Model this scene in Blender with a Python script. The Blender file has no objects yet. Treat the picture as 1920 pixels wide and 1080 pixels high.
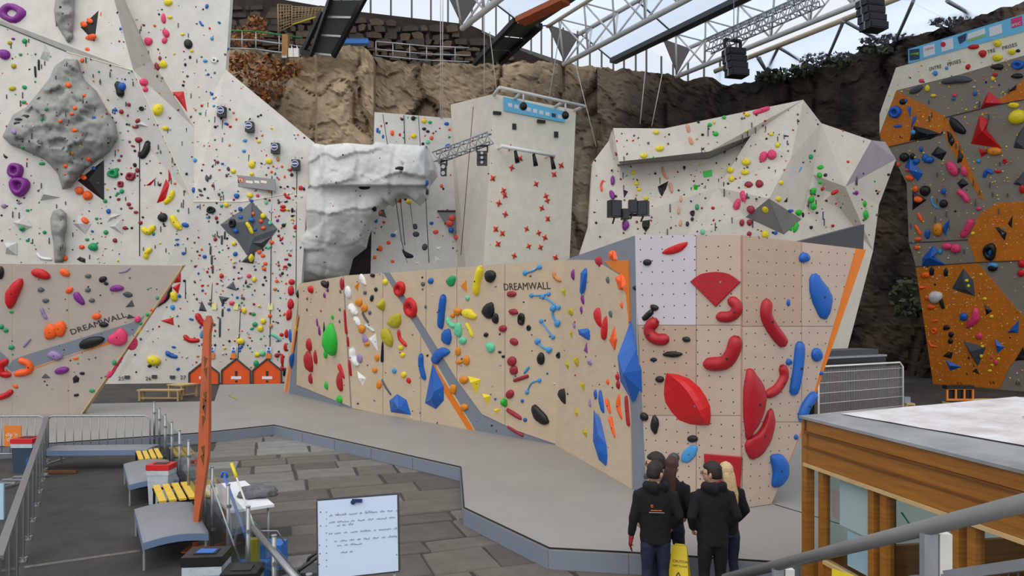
import bpy, bmesh, math, random
from mathutils import Vector, Matrix, noise
from mathutils.bvhtree import BVHTree

random.seed(7)
SC = bpy.context.scene
COL = SC.collection
F, H, HZ = 1350.0, 3.6, 585.0          # focal length in px, eye height, horizon row (1920x1080 frame)

# ---------------------------------------------------------------- camera, sky, light, exposure
cd = bpy.data.cameras.new('camera'); cam = bpy.data.objects.new('camera', cd); COL.objects.link(cam)
cam.location = (0, 0, H); cam.rotation_euler = (math.pi/2, 0, 0)
cd.sensor_width = 36; cd.lens = F/1920*36; cd.shift_y = (HZ-540)/1920; cd.clip_end = 400; cd.clip_start = 0.05
SC.camera = cam
wd = bpy.data.worlds.new('overcast_sky'); SC.world = wd; wd.use_nodes = True
bg = wd.node_tree.nodes['Background']; bg.inputs[0].default_value = (0.90, 0.945, 1.0, 1); bg.inputs[1].default_value = 0.95
sl = bpy.data.lights.new('sun', 'SUN'); so = bpy.data.objects.new('sun', sl); COL.objects.link(so)
sl.energy = 1.6; sl.angle = math.radians(70); sl.color = (1.0, 0.93, 0.84)
so.rotation_euler = (math.radians(38), math.radians(-14), 0)
vs = SC.view_settings; vs.view_transform = 'Standard'; vs.look = 'None'; vs.gamma = 1; vs.use_curve_mapping = False
vs.exposure = 0.0

# ---------------------------------------------------------------- helpers
EYE = Vector((0, 0, H))
def W(u, v, Y): return Vector(((u-960)/F*Y, Y, H-(v-HZ)/F*Y))
def G(u, v, z=0.0): return W(u, v, (H-z)*F/(v-HZ))
def ray(u, v): return Vector(((u-960)/F, 1, -(v-HZ)/F))
def on_plane(u, v, P, n):
    d = ray(u, v); k = (P-EYE).dot(n)/d.dot(n); return EYE+d*k
def PX(p): return (960+F*p.x/p.y, HZ-F*(p.z-H)/p.y)
def lin(c):
    return tuple((x/255/12.92 if x/255 <= .04045 else ((x/255+.055)/1.055)**2.4) for x in c)+(1,)

MATS = {}
def mat(name, rgb, rough=.6, var=.0, scale=4, bump=0., metal=0., rgb2=None, coord='Object', spec=.5, detail=6, stretch=None):
    if name in MATS: return MATS[name]
    m = bpy.data.materials.new(name); m.use_nodes = True; nt = m.node_tree; N = nt.nodes; L = nt.links
    b = N['Principled BSDF']; b.inputs['Roughness'].default_value = rough; b.inputs['Metallic'].default_value = metal
    b.inputs['Specular IOR Level'].default_value = spec
    c = lin(rgb); b.inputs['Base Color'].default_value = c; m.diffuse_color = c
    if var or bump or rgb2:
        tc = N.new('ShaderNodeTexCoord'); nz = N.new('ShaderNodeTexNoise')
        nz.inputs['Scale'].default_value = scale; nz.inputs['Detail'].default_value = detail; nz.inputs['Roughness'].default_value = .65
        src = tc.outputs[coord]
        if stretch:
            mp = N.new('ShaderNodeMapping'); mp.inputs['Scale'].default_value = stretch; L.new(src, mp.inputs[0]); src = mp.outputs[0]
        L.new(src, nz.inputs['Vector'])
        cr = N.new('ShaderNodeValToRGB'); c2 = lin(rgb2) if rgb2 else tuple(min(1, x*(1+var)) for x in c[:3])+(1,)
        c1 = c if rgb2 else tuple(x*(1-var) for x in c[:3])+(1,)
        cr.color_ramp.elements[0].color = c1; cr.color_ramp.elements[1].color = c2
        cr.color_ramp.elements[0].position = .35; cr.color_ramp.elements[1].position = .65
        L.new(nz.outputs['Fac'], cr.inputs[0]); L.new(cr.outputs[0], b.inputs['Base Color'])
        if bump:
            bp = N.new('ShaderNodeBump'); bp.inputs['Strength'].default_value = bump; bp.inputs['Distance'].default_value = .05
            L.new(nz.outputs['Fac'], bp.inputs['Height']); L.new(bp.outputs[0], b.inputs['Normal'])
    MATS[name] = m; return m

def add_dots(m, pitch, rad, col=(40, 36, 34), offset_rows=False):
    """T-nut holes: flat print of small dark dots on a uv grid measured in metres"""
    nt = m.node_tree; N = nt.nodes; L = nt.links; b = N['Principled BSDF']
    uv = N.new('ShaderNodeUVMap'); mp = N.new('ShaderNodeMapping'); mp.inputs['Scale'].default_value = (1/pitch, 1/pitch, 1)
    L.new(uv.outputs[0], mp.inputs[0])
    vo = N.new('ShaderNodeTexVoronoi'); vo.voronoi_dimensions = '2D'; vo.inputs['Scale'].default_value = 1; vo.inputs['Randomness'].default_value = 0.12
    L.new(mp.outputs[0], vo.inputs['Vector'])
    lt = N.new('ShaderNodeMath'); lt.operation = 'LESS_THAN'; lt.inputs[1].default_value = rad/pitch; L.new(vo.outputs['Distance'], lt.inputs[0])
    mx = N.new('ShaderNodeMix'); mx.data_type = 'RGBA'; mx.inputs[7].default_value = lin(col); L.new(lt.outputs[0], mx.inputs[0])
    ol = b.inputs['Base Color'].links
    if ol:
        s = ol[0].from_socket; L.new(s, mx.inputs[6])
    else: mx.inputs[6].default_value = b.inputs['Base Color'].default_value
    L.new(mx.outputs[2], b.inputs['Base Color'])
    return m

def tag(o, label=None, cat=None, group=None, kind=None):
    if label: o['label'] = label
    if cat: o['category'] = cat
    if group: o['group'] = group
    if kind: o['kind'] = kind
    return o
def empty(name, loc, label=None, cat=None, group=None, kind=None):
    o = bpy.data.objects.new(name, None); COL.objects.link(o); o.location = loc; o.empty_display_size = .1
    return tag(o, label, cat, group, kind)

WLOC = {}
def wloc(o): return WLOC.get(o.name, Vector(o.location))

class MB:
    def __init__(s): s.v = []; s.f = []; s.m = []; s.sm = []
    def add(s, vs, fs, mi=0, smooth=False):
        o = len(s.v); s.v += [Vector(x) for x in vs]
        for f in fs: s.f.append([o+i for i in f]); s.m.append(mi); s.sm.append(smooth)
        return s
    def hexa(s, p, mi=0):   # 8 points: bottom loop 0-3, top loop 4-7
        return s.add(p, [(3,2,1,0),(4,5,6,7),(0,1,5,4),(1,2,6,5),(2,3,7,6),(3,0,4,7)], mi)
    def box(s, c, sx, sy, sz, ax=None, mi=0):
        """c: centre of the bottom face; ax: direction of local x in plan"""
        ax = Vector((1,0,0)) if ax is None else Vector((ax[0],ax[1],0)).normalized(); ay = Vector((-ax.y, ax.x, 0)); c = Vector(c)
        q = [c+ax*a*sx/2+ay*b*sy/2 for a, b in ((-1,-1),(1,-1),(1,1),(-1,1))]
        up = Vector((0,0,sz)); return s.hexa(q+[x+up for x in q], mi)
    def bar(s, a, b, w, h=None, mi=0, up=(0,0,1)):
        a = Vector(a); b = Vector(b); d = (b-a).normalized(); h = h or w; up = Vector(up)
        if abs(d.dot(up)) > .98: up = Vector((0,1,0)) if abs(d.y) < .9 else Vector((1,0,0))
        x = d.cross(up).normalized(); y = x.cross(d)
        q = [x*i*w/2+y*j*h/2 for i, j in ((-1,-1),(1,-1),(1,1),(-1,1))]
        return s.hexa([a+k for k in q]+[b+k for k in q], mi)
    def cyl(s, a, b, r, r2=None, n=10, mi=0, caps=True, smooth=True):
        a = Vector(a); b = Vector(b); d = (b-a).normalized(); r2 = r if r2 is None else r2
        up = Vector((0,0,1)) if abs(d.z) < .95 else Vector((1,0,0)); x = d.cross(up).normalized(); y = x.cross(d)
        o = len(s.v)
        for p, rr in ((a, r), (b, r2)):
            for i in range(n):
                t = 2*math.pi*i/n; s.v.append(p+x*math.cos(t)*rr+y*math.sin(t)*rr)
        for i in range(n):
            j = (i+1) % n; s.f.append([o+i, o+j, o+n+j, o+n+i]); s.m.append(mi); s.sm.append(smooth)
        if caps:
            s.f.append([o+i for i in reversed(range(n))]); s.m.append(mi); s.sm.append(False)
            s.f.append([o+n+i for i in range(n)]); s.m.append(mi); s.sm.append(False)
        return s
    def path(s, pts, r, n=8, mi=0):
        pts = [Vector(p) for p in pts]
        rs = r if isinstance(r, (list, tuple)) else [r]*len(pts); o = len(s.v)
        px = None
        for i, p in enumerate(pts):
            d = (pts[min(i+1, len(pts)-1)]-pts[max(i-1, 0)]).normalized()
            if px is None:
                up = Vector((0,0,1)) if abs(d.z) < .9 else Vector((1,0,0)); px = d.cross(up).normalized()
            x = (px-d*px.dot(d)).normalized(); px = x; y = x.cross(d)
            for k in range(n):
                t = 2*math.pi*k/n; s.v.append(p+(x*math.cos(t)+y*math.sin(t))*rs[i])
        for i in range(len(pts)-1):
            for k in range(n):
                j = (k+1) % n; s.f.append([o+i*n+k, o+i*n+j, o+(i+1)*n+j, o+(i+1)*n+k]); s.m.append(mi); s.sm.append(True)
        s.f.append([o+k for k in reversed(range(n))]); s.m.append(mi); s.sm.append(False)
        e = o+(len(pts)-1)*n; s.f.append([e+k for k in range(n)]); s.m.append(mi); s.sm.append(False)
        return s
    def prism(s, pts, off, mi=0):
        """polygon pts (front) extruded by vector off"""
        n = len(pts); o = len(s.v); off = Vector(off)
        s.v += [Vector(p) for p in pts]+[Vector(p)+off for p in pts]
        s.f.append([o+i for i in range(n)]); s.f.append([o+n+i for i in reversed(range(n))]); s.m += [mi, mi]; s.sm += [False, False]
        for i in range(n):
            j = (i+1) % n; s.f.append([o+j, o+i, o+n+i, o+n+j]); s.m.append(mi); s.sm.append(False)
        return s
    def ell(s, c, rx, ry, rz, nu=12, nv=8, mi=0, fn=None):
        o = len(s.v); c = Vector(c)
        for i in range(nv+1):
            th = math.pi*i/nv
            for j in range(nu):
                ph = 2*math.pi*j/nu; p = Vector((math.sin(th)*math.cos(ph), math.sin(th)*math.sin(ph), math.cos(th)))
                k = fn(p) if fn else 1
                s.v.append(c+Vector((p.x*rx*k, p.y*ry*k, p.z*rz*k)))
        for i in range(nv):
            for j in range(nu):
                k = (j+1) % nu; s.f.append([o+i*nu+j, o+(i+1)*nu+j, o+(i+1)*nu+k, o+i*nu+k]); s.m.append(mi); s.sm.append(True)
        return s
    def build(s, name, mats, parent=None, uv=False, fixn=True, merge=False):
        if not isinstance(mats, (list, tuple)): mats = [mats]
        me = bpy.data.meshes.new(name)
        lo = Vector([min(p[i] for p in s.v) for i in range(3)]); hi = Vector([max(p[i] for p in s.v) for i in range(3)])
        org = Vector(((lo.x+hi.x)/2, (lo.y+hi.y)/2, lo.z))
        me.from_pydata([tuple(p-org) for p in s.v], [], s.f)
        for m in mats: me.materials.append(m)
        me.polygons.foreach_set('material_index', s.m); me.polygons.foreach_set('use_smooth', s.sm)
        if fixn or merge:
            bm = bmesh.new(); bm.from_mesh(me)
            if merge: bmesh.ops.remove_doubles(bm, verts=bm.verts, dist=1e-4)
            if fixn: bmesh.ops.recalc_face_normals(bm, faces=bm.faces)
            bm.to_mesh(me); bm.free()
        if uv:
            l = me.uv_layers.new(name='UVMap')
            for p in me.polygons:
                n = p.normal; t = Vector((0,0,1)).cross(n)
                t = t.normalized() if t.length > .05 else Vector((1,0,0)); b = n.cross(t)
                for li in p.loop_indices:
                    co = me.vertices[me.loops[li].vertex_index].co+org; l.data[li].uv = (co.dot(t), co.dot(b))
        o = bpy.data.objects.new(name, me); COL.objects.link(o)
        if parent is not None:
            o.parent = parent; o.location = org-wloc(parent)
        else: o.location = org
        WLOC[o.name] = org
        return o

def text_mesh(name, body, height, org, xa, ya, m, parent, thick=.004, align='LEFT', sx=1.0):
    """lettering on a surface: org = left end of the base line, xa / ya unit axes in world space"""
    cu = bpy.data.curves.new(name, 'FONT'); cu.body = body; cu.size = height/.70; cu.extrude = thick/2; cu.align_x = align; cu.resolution_u = 2
    t = bpy.data.objects.new(name, cu); COL.objects.link(t)
    me = bpy.data.meshes.new_from_object(t.evaluated_get(bpy.context.evaluated_depsgraph_get()))
    bpy.data.objects.remove(t); bpy.data.curves.remove(cu)
    xa = Vector(xa); ya = Vector(ya); na = xa.cross(ya).normalized(); org = Vector(org)
    pts = [org+xa*v.co.x*sx+ya*v.co.y+na*(v.co.z+thick/2) for v in me.vertices]
    c = sum(pts, Vector())/max(1, len(pts))
    for v, p in zip(me.vertices, pts): v.co = p-c
    me.materials.clear(); me.materials.append(m)
    o = bpy.data.objects.new(name, me); COL.objects.link(o)
    if parent is not None: o.parent = parent; o.location = c-wloc(parent)
    else: o.location = c
    WLOC[o.name] = c
    return o
def px_text(name, body, u0, v0, u1, v1, hpx, P, n, m, parent, lift=.006):
    """text on plane (P,n) with its base line running from pixel 0 to pixel 1"""
    a = on_plane(u0, v0, P, n); b = on_plane(u1, v1, P, n); xa = (b-a).normalized(); ya = n.cross(xa).normalized()
    t = on_plane((u0+u1)/2, (v0+v1)/2-hpx, P, n); hh = abs((t-(a+b)/2).dot(ya))
    wid = text_width(body)*hh/.70
    return text_mesh(name, body, hh, a+n*lift, xa, ya, m, parent, sx=(b-a).length/max(wid, 1e-3))
def text_width(body):
    cu = bpy.data.curves.new('w', 'FONT'); cu.body = body; cu.size = 1
    t = bpy.data.objects.new('w', cu); COL.objects.link(t)
    me = bpy.data.meshes.new_from_object(t.evaluated_get(bpy.context.evaluated_depsgraph_get()))
    w = max((v.co.x for v in me.vertices), default=1); bpy.data.objects.remove(t); bpy.data.curves.remove(cu); bpy.data.meshes.remove(me)
    return w
def newell(ps):
    n = Vector()
    for i, a in enumerate(ps):
        b = ps[(i+1) % len(ps)]; n += Vector(((a.y-b.y)*(a.z+b.z), (a.z-b.z)*(a.x+b.x), (a.x-b.x)*(a.y+b.y)))
    n.normalize()
    if n.dot(EYE-sum(ps, Vector())/len(ps)) < 0: n = -n
    return n

CLIMB = []     # (wall label, bvh) that holds are bolted to
def climb(o, wl):
    dg = bpy.context.evaluated_depsgraph_get
    me = o.data; org = WLOC[o.name]
    CLIMB.append((wl, BVHTree.FromPolygons([v.co+org for v in me.vertices], [tuple(p.vertices) for p in me.polygons]), o))
def hit(u, v):
    d = ray(u, v).normalized(); best = None
    for wl, t, o in CLIMB:
        p, n, i, dist = t.ray_cast(EYE, d)
        if p is not None and (best is None or dist < best[3]): best = (p, n, wl, dist, o)
    if best and best[1].dot(EYE-best[0]) < 0: best = (best[0], -best[1])+best[2:]
    return best
# ---------------------------------------------------------------- materials
M_white = add_dots(mat('white_textured_panel', (208, 205, 198), .8, .06, 1.5, .25), .55, .012, (120, 114, 110))
M_white2 = mat('pale_cream_panel', (234, 227, 208), .75, .05, 2, .15)
M_greyp = mat('grey_textured_panel', (132, 130, 126), .8, .07, 2, .25)
M_strip = mat('pale_grey_facet_panel', (172, 168, 160), .8, .06, 2, .2)
M_lead = add_dots(mat('cream_lead_panel', (203, 196, 184), .8, .06, 1.5, .2), .5, .012, (110, 104, 100))
M_rockgrey = mat('moulded_grey_concrete', (150, 150, 146), .85, .16, 1.2, .5)
M_rocklight = mat('moulded_pale_concrete', (204, 205, 202), .85, .10, 1.0, .5)
M_ply = mat('birch_plywood', (200, 180, 154), .55, .05, 2.2, .05, stretch=(1, 1, 3))
M_plyL = mat('weathered_plywood', (178, 166, 156), .55, .05, 1.6, .05)
M_plyP = add_dots(mat('birch_panel', (188, 168, 153), .5, .04, 2, .03, stretch=(1, 1, 3)), .2, .0125)
M_plyW = add_dots(mat('whitewashed_panel', (196, 190, 196), .5, .03, 2, .03), .2, .0125)
M_plyB = add_dots(mat('tan_panel', (180, 156, 136), .5, .04, 2, .03, stretch=(1, 1, 3)), .2, .0125)
M_edge = mat('plywood_edge', (196, 170, 128), .6, .08, 8)
M_bandgrey = mat('blue_grey_paint', (122, 130, 142), .5, .03, 3)
M_orange = mat('orange_paint', (222, 120, 20), .5, .03, 3)
M_orangew = add_dots(mat('orange_wall_panel', (198, 112, 18), .6, .10, 1.3, .2), .3, .02, (224, 180, 96))
M_greyw = mat('warm_grey_wall_panel', (136, 128, 116), .75, .07, 1.3, .2)
M_dark = mat('dark_grey_panel', (62, 64, 68), .6, .05, 3)
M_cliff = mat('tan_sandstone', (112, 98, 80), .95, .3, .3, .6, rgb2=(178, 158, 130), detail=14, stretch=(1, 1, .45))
M_cliffd = mat('dark_rock', (34, 28, 22), .9, .3, .25, .9, rgb2=(84, 68, 52), detail=12)
M_mason = mat('dark_mortar', (44, 38, 33), .95, .2, 2, .4)
M_stone = [mat('field_stone_'+n, c, .95, .22, 2.5, .5) for n, c in (('umber', (62, 53, 45)), ('slate', (54, 50, 46)), ('ochre', (76, 64, 52)))]
M_leaf = [mat('dead_leaf_'+n, c, .8) for n, c in (('rust', (136, 78, 36)), ('brown', (96, 62, 36)), ('ochre', (158, 110, 60)))]
M_ivy = [mat('ivy_'+n, c, .7) for n, c in (('deep', (38, 46, 28)), ('mid', (66, 72, 44)))]
M_floor = mat('dark_rubber_floor', (46, 44, 43), .75, .18, 1.4, .1, rgb2=(66, 62, 58))
M_mattop = mat('grey_mat_vinyl', (146, 144, 140), .55, .05, .6, .06)
M_matside = mat('blue_grey_mat_vinyl', (124, 132, 146), .5, .05, 1)
M_black = mat('black_plastic', (22, 22, 24), .4)
M_blackm = mat('black_metal', (30, 31, 33), .45, metal=.4)
M_seam = mat('black_seam', (24, 24, 26), .8)
M_steel = mat('brushed_steel', (150, 152, 154), .35, .05, 20, metal=.8)
M_galv = mat('galvanised_steel', (158, 162, 166), .45, .08, 6, metal=.5)
M_whitem = mat('white_painted_steel', (214, 212, 206), .5, .06, 3)
M_cream = mat('cream_painted_steel', (196, 178, 150), .55, .1, 2)
M_rust = mat('rust_orange_steel', (186, 92, 52), .6, .14, 3, .1)
M_wood = mat('varnished_pine', (148, 96, 34), .45, .22, 1.6, .08, stretch=(1, 1, 14))
M_woodd = mat('dark_pine', (112, 66, 26), .5, .18, 2, .08, stretch=(1, 1, 8))
M_bench = mat('pale_bench_wood', (196, 166, 116), .6, .1, 4)
M_yellow = mat('yellow_slat_paint', (222, 184, 64), .5, .08, 5)
M_pad = mat('grey_vinyl_pad', (128, 130, 136), .5, .04, 2)
M_padb = mat('blue_grey_vinyl_side', (108, 126, 160), .5, .04, 2)
M_roof = mat('roof_felt_grey', (120, 122, 122), .5, .12, .9, rgb2=(160, 163, 166))
M_paper = mat('white_paper', (226, 228, 232), .7, .02, 3)
M_board = mat('white_flipchart_board', (206, 222, 246), .35, .01, 2)
M_ink = mat('blue_black_ink', (72, 84, 112), .7)
M_red = mat('red_plastic', (204, 32, 36), .4)
M_bluep = mat('blue_plastic', (40, 108, 190), .4)
M_net = mat('tan_rope', (146, 124, 88), .9)
M_green = mat('green_rail_paint', (24, 116, 54), .5)
M_greyd = mat('grey_green_sheet_steel', (72, 78, 76), .5, .08, 2, metal=.2)
M_skyb = mat('light_blue_banner', (112, 194, 232), .55)
M_logo = mat('dark_lettering', (44, 40, 40), .6)
M_orsign = mat('orange_sign_print', (222, 128, 44), .5)
M_bagclear = mat('clear_bin_liner', (186, 196, 206), .25, .08, 8, .3)
M_jeans = mat('navy_denim', (26, 34, 56), .85, .12, 20)
M_hood = mat('black_navy_fleece', (8, 8, 11), .9, .1, 30)
M_hood2 = mat('dark_navy_fleece', (9, 10, 18), .9, .1, 30)
M_skin = mat('skin', (196, 150, 128), .55, .05, 20)
M_hairb = mat('dark_brown_hair', (28, 20, 16), .6, .3, 60, .3)
M_hairr = mat('auburn_hair', (62, 30, 20), .55, .3, 60, .3)
M_hairy = mat('blonde_hair', (198, 170, 128), .55, .2, 60, .3)
M_glove = mat('red_black_glove', (150, 30, 38), .7, .1, 20)
def glassmat(name, rgb, alpha, rough=.05):
    m = bpy.data.materials.new(name); m.use_nodes = True; nt = m.node_tree; N = nt.nodes; L = nt.links
    N.remove(N['Principled BSDF']); out = N['Material Output']
    t = N.new('ShaderNodeBsdfTransparent'); t.inputs[0].default_value = (*lin(rgb)[:3], 1)
    g = N.new('ShaderNodeBsdfGlossy'); g.inputs[1].default_value = rough
    mx = N.new('ShaderNodeMixShader'); lw = N.new('ShaderNodeLayerWeight'); lw.inputs[0].default_value = .5
    fr = N.new('ShaderNodeMath'); fr.operation = 'POWER'; fr.inputs[1].default_value = 4; L.new(lw.outputs['Facing'], fr.inputs[0])
    ad = N.new('ShaderNodeMath'); ad.operation = 'MULTIPLY_ADD'; ad.inputs[1].default_value = .6; ad.inputs[2].default_value = alpha; ad.use_clamp = True
    L.new(fr.outputs[0], ad.inputs[0]); L.new(ad.outputs[0], mx.inputs[0]); L.new(t.outputs[0], mx.inputs[1]); L.new(g.outputs[0], mx.inputs[2])
    L.new(mx.outputs[0], out.inputs[0]); return m
M_glass = glassmat('clear_glass', (240, 246, 245), .025)
M_glassw = glassmat('roof_glass', (250, 252, 255), .02)
def sheetmat(name, rgb, fac):
    m = bpy.data.materials.new(name); m.use_nodes = True; nt = m.node_tree; N = nt.nodes; L = nt.links
    N.remove(N['Principled BSDF']); out = N['Material Output']
    t = N.new('ShaderNodeBsdfTransparent'); t.inputs[0].default_value = lin(rgb)
    tr = N.new('ShaderNodeBsdfTranslucent'); tr.inputs[0].default_value = lin(rgb)
    nz = N.new('ShaderNodeTexNoise'); tc = N.new('ShaderNodeTexCoord'); nz.inputs['Scale'].default_value = .35; nz.inputs['Detail'].default_value = 8
    L.new(tc.outputs['Object'], nz.inputs['Vector'])
    mr = N.new('ShaderNodeMapRange'); mr.inputs[1].default_value = .35; mr.inputs[2].default_value = .75; mr.inputs[3].default_value = fac; mr.inputs[4].default_value = min(1, fac+.25)
    L.new(nz.outputs['Fac'], mr.inputs[0])
    mx = N.new('ShaderNodeMixShader'); L.new(mr.outputs[0], mx.inputs[0]); L.new(t.outputs[0], mx.inputs[1]); L.new(tr.outputs[0], mx.inputs[2])
    L.new(mx.outputs[0], out.inputs[0]); return m
M_sheet = sheetmat('translucent_roof_sheet', (236, 242, 250), .45)

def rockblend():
    """one rock, tan on the left, dark from the speed tower to the right"""
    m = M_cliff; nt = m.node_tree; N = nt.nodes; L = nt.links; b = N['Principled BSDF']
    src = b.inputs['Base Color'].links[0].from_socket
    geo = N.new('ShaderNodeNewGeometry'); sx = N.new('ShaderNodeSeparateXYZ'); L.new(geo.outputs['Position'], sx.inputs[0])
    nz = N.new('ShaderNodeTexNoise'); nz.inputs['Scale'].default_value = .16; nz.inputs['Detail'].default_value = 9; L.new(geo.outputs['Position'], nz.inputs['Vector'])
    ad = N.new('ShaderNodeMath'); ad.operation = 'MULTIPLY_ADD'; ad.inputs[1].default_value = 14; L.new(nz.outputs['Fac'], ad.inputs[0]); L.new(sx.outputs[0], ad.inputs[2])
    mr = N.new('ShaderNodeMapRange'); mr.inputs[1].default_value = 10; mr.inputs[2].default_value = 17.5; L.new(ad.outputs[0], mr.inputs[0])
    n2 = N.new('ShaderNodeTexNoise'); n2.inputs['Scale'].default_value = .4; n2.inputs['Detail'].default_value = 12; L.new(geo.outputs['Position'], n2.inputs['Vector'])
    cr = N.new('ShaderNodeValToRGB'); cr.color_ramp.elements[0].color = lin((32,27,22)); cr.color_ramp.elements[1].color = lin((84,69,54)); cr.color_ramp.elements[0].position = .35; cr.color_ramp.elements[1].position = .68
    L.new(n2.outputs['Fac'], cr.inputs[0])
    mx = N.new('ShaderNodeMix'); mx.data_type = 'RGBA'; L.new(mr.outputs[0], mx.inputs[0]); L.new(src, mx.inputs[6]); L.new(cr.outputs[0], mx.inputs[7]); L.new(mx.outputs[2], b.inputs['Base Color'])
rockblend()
# ---------------------------------------------------------------- floor, paving, mats
fl = MB(); fl.hexa([(-60,-6,-.3),(60,-6,-.3),(60,75,-.3),(-60,75,-.3),(-60,-6,0),(60,-6,0),(60,75,0),(-60,75,0)])
floor = tag(fl.build('floor', M_floor), 'dark rubber and concrete floor of the climbing arena', kind='structure')

MAT_PX = [(-60,842),(372,812),(514,797),(864,876),(870,952),(1030,1028),(1180,1036),(1500,1057),(1780,1078),(2300,1010),(1760,800),(1560,775),
          (1120,728),(540,719),(412,721),(402,752),(165,757),(-60,757)]
MATZ = .31
mp = [G(u, v, MATZ) for u, v in MAT_PX]
mb = MB(); mb.prism(mp, (0,0,-MATZ))
mats_o = tag(mb.build('floor_mat', M_mattop, None), 'grey bouldering mat spread in front of the plywood walls', 'mat')
sp = MB().box((0,0,0), 1, .02, .26).build('side_panel', M_matside, mats_o); side_me = sp.data; bpy.data.objects.remove(sp)
def side_panels(a, b, L=1.7):
    d = b-a; n = max(1, round(d.length/L)); ang = math.atan2(d.y, d.x)
    for i in range(n):
        o = bpy.data.objects.new('side_panel', side_me); COL.objects.link(o); o.parent = mats_o
        c = a+d*((i+.5)/n); nrm = Vector((-d.y, d.x, 0)).normalized()
        if nrm.dot(Vector((0,0,0))-c) < 0: nrm = -nrm
        o.location = Vector((c.x, c.y, .02))+nrm*.008-wloc(mats_o); o.rotation_euler.z = ang; o.scale = (d.length/n-.025, 1, 1)
for i in range(0, 8): side_panels(mp[i], mp[i+1])
for i in range(0, 8):   # black piping along the top edge
    m = MB(); m.cyl(mp[i]+Vector((0,0,.004)), mp[i+1]+Vector((0,0,.004)), .012, n=6); m.build('edge_piping', M_seam, mats_o)
for a, b in (((1450,945),(1620,990)), ((700,783),(620,772)), ((1000,905),(1150,985))):
    pass
m = MB(); m.bar(G(1452,946,MATZ)+Vector((0,0,.003)), G(1640,1002,MATZ)+Vector((0,0,.003)), .02, .006); m.build('top_seam', M_seam, mats_o)

def inpoly(x, y, P):
    c = False; n = len(P)
    for i in range(n):
        x1, y1 = P[i][0], P[i][1]; x2, y2 = P[(i+1) % n][0], P[(i+1) % n][1]
        if (y1 > y) != (y2 > y) and x < (x2-x1)*(y-y1)/(y2-y1)+x1: c = not c
    return c
FD = Vector((-.594, 1, 0)).normalized(); FP = Vector((FD.y, -FD.x, 0))        # fence direction and its normal
F10 = Vector((-2.50, 7.56, 0))
A = Vector((.945, .327, 0)); B = Vector((-.327, .945, 0))
M_slab = [mat('paving_'+n, c, .7, .16, 2.2, .25) for n, c in (('grey', (112, 109, 104)), ('brown', (98, 92, 85)), ('dark', (84, 79, 74)), ('pale', (128, 127, 124)))]
rs = random.Random(3)
t = 5.5
cnt = 0
while t < 24:
    w = rs.choice((.55, .7, .8, .95)); s = -13+rs.random()
    while s < 6:
        L = rs.uniform(.8, 2.3)
        c = A*(s+L/2)+B*(t+w/2)
        cs = [A*(s+a*L)+B*(t+b*w) for a in (0.04, .96) for b in (.04, .96)]
        if (c-F10).dot(FP) > .35 and any(not inpoly(q.x, q.y, mp) for q in cs) and 8.2 < c.y < 22 and c.x < 3.5:
            j = lambda: Vector((rs.uniform(-.03,.03), rs.uniform(-.03,.03), 0))
            q = [A*(s+.03)+B*(t+.03)+j(), A*(s+L-.03)+B*(t+.03)+j(), A*(s+L-.03)+B*(t+w-.03)+j(), A*(s+.03)+B*(t+w-.03)+j()]
            cen = sum(q, Vector())/4; hz = rs.uniform(.012, .028)
            mi = rs.choices(range(4), (6, 4, 2, 1) if c.y > 12.5 else (1, 4, 6, 0))[0]
            MB().hexa(q+[cen+(p-cen)*.975+Vector((0,0,hz)) for p in q]).build('paving_slab', M_slab[mi], floor); cnt += 1
        s += L
    t += w

# ---------------------------------------------------------------- rock cliff behind
def interp(tbl, x):
    if x <= tbl[0][0]: return tbl[0][1]
    for (a, b), (c, d) in zip(tbl, tbl[1:]):
        if x <= c: return b+(d-b)*(x-a)/(c-a)
    return tbl[-1][1]
def cliff(name, m, u0, u1, top, vbot, depth, step, seed, amp, label):
    nu = int((u1-u0)/step)+1; vs_ = []; fs = []; nv = int((vbot-min(t[1] for t in top))/step)
    for i in range(nu):
        u = u0+(u1-u0)*i/(nu-1); tv = interp(top, u)+7*noise.noise(Vector((u/22, seed, 0)))+3*noise.noise(Vector((u/7, seed, 3)))
        for j in range(nv+1):
            v = tv+(vbot-tv)*j/nv
            q = Vector((u/120+.25*noise.noise(Vector((u/60, v/60, seed))), v/300+.3*noise.noise(Vector((u/50, v/80, seed+5))), seed))
            d, pts = noise.voronoi(q)
            blk = noise.noise(pts[0]*7.3)*1.7; crack = max(0, .12-(d[1]-d[0]))*5
            q2 = Vector((u/30+.3*noise.noise(Vector((u/25, v/25, seed+9))), v/34, seed+2)); d2, p2 = noise.voronoi(q2)
            blk += noise.noise(p2[0]*5.1)*.32; crack += max(0, .10-(d2[1]-d2[0]))*1.2
            y = depth(u, v)+amp*(blk+crack+.32*noise.fractal(Vector((u/60, v/75, seed)), .8, 2.1, 5)+.08*noise.noise(Vector((u/11, v/9, seed))))
            vs_.append(W(u, v, y))
    for i in range(nu-1):
        for j in range(nv):
            a = i*(nv+1)+j; fs.append((a, a+1, a+nv+2, a+nv+1))
    # ledge going back from the crest
    o = len(vs_)
    for i in range(nu): vs_.append(vs_[i*(nv+1)]+Vector((0, 7, .4)))
    for i in range(nu-1): fs.append((i*(nv+1), (i+1)*(nv+1), o+i+1, o+i))
    mb = MB(); mb.add(vs_, fs, 0, False)
    return tag(mb.build(name, m, fixn=False), label, kind='structure')
top1 = [(380,96),(470,92),(560,106),(596,98),(640,84),(680,86),(702,104),(720,116),(800,119),(890,121),(960,116),(1010,116),(1060,122),(1120,126),(1180,132)]
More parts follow.
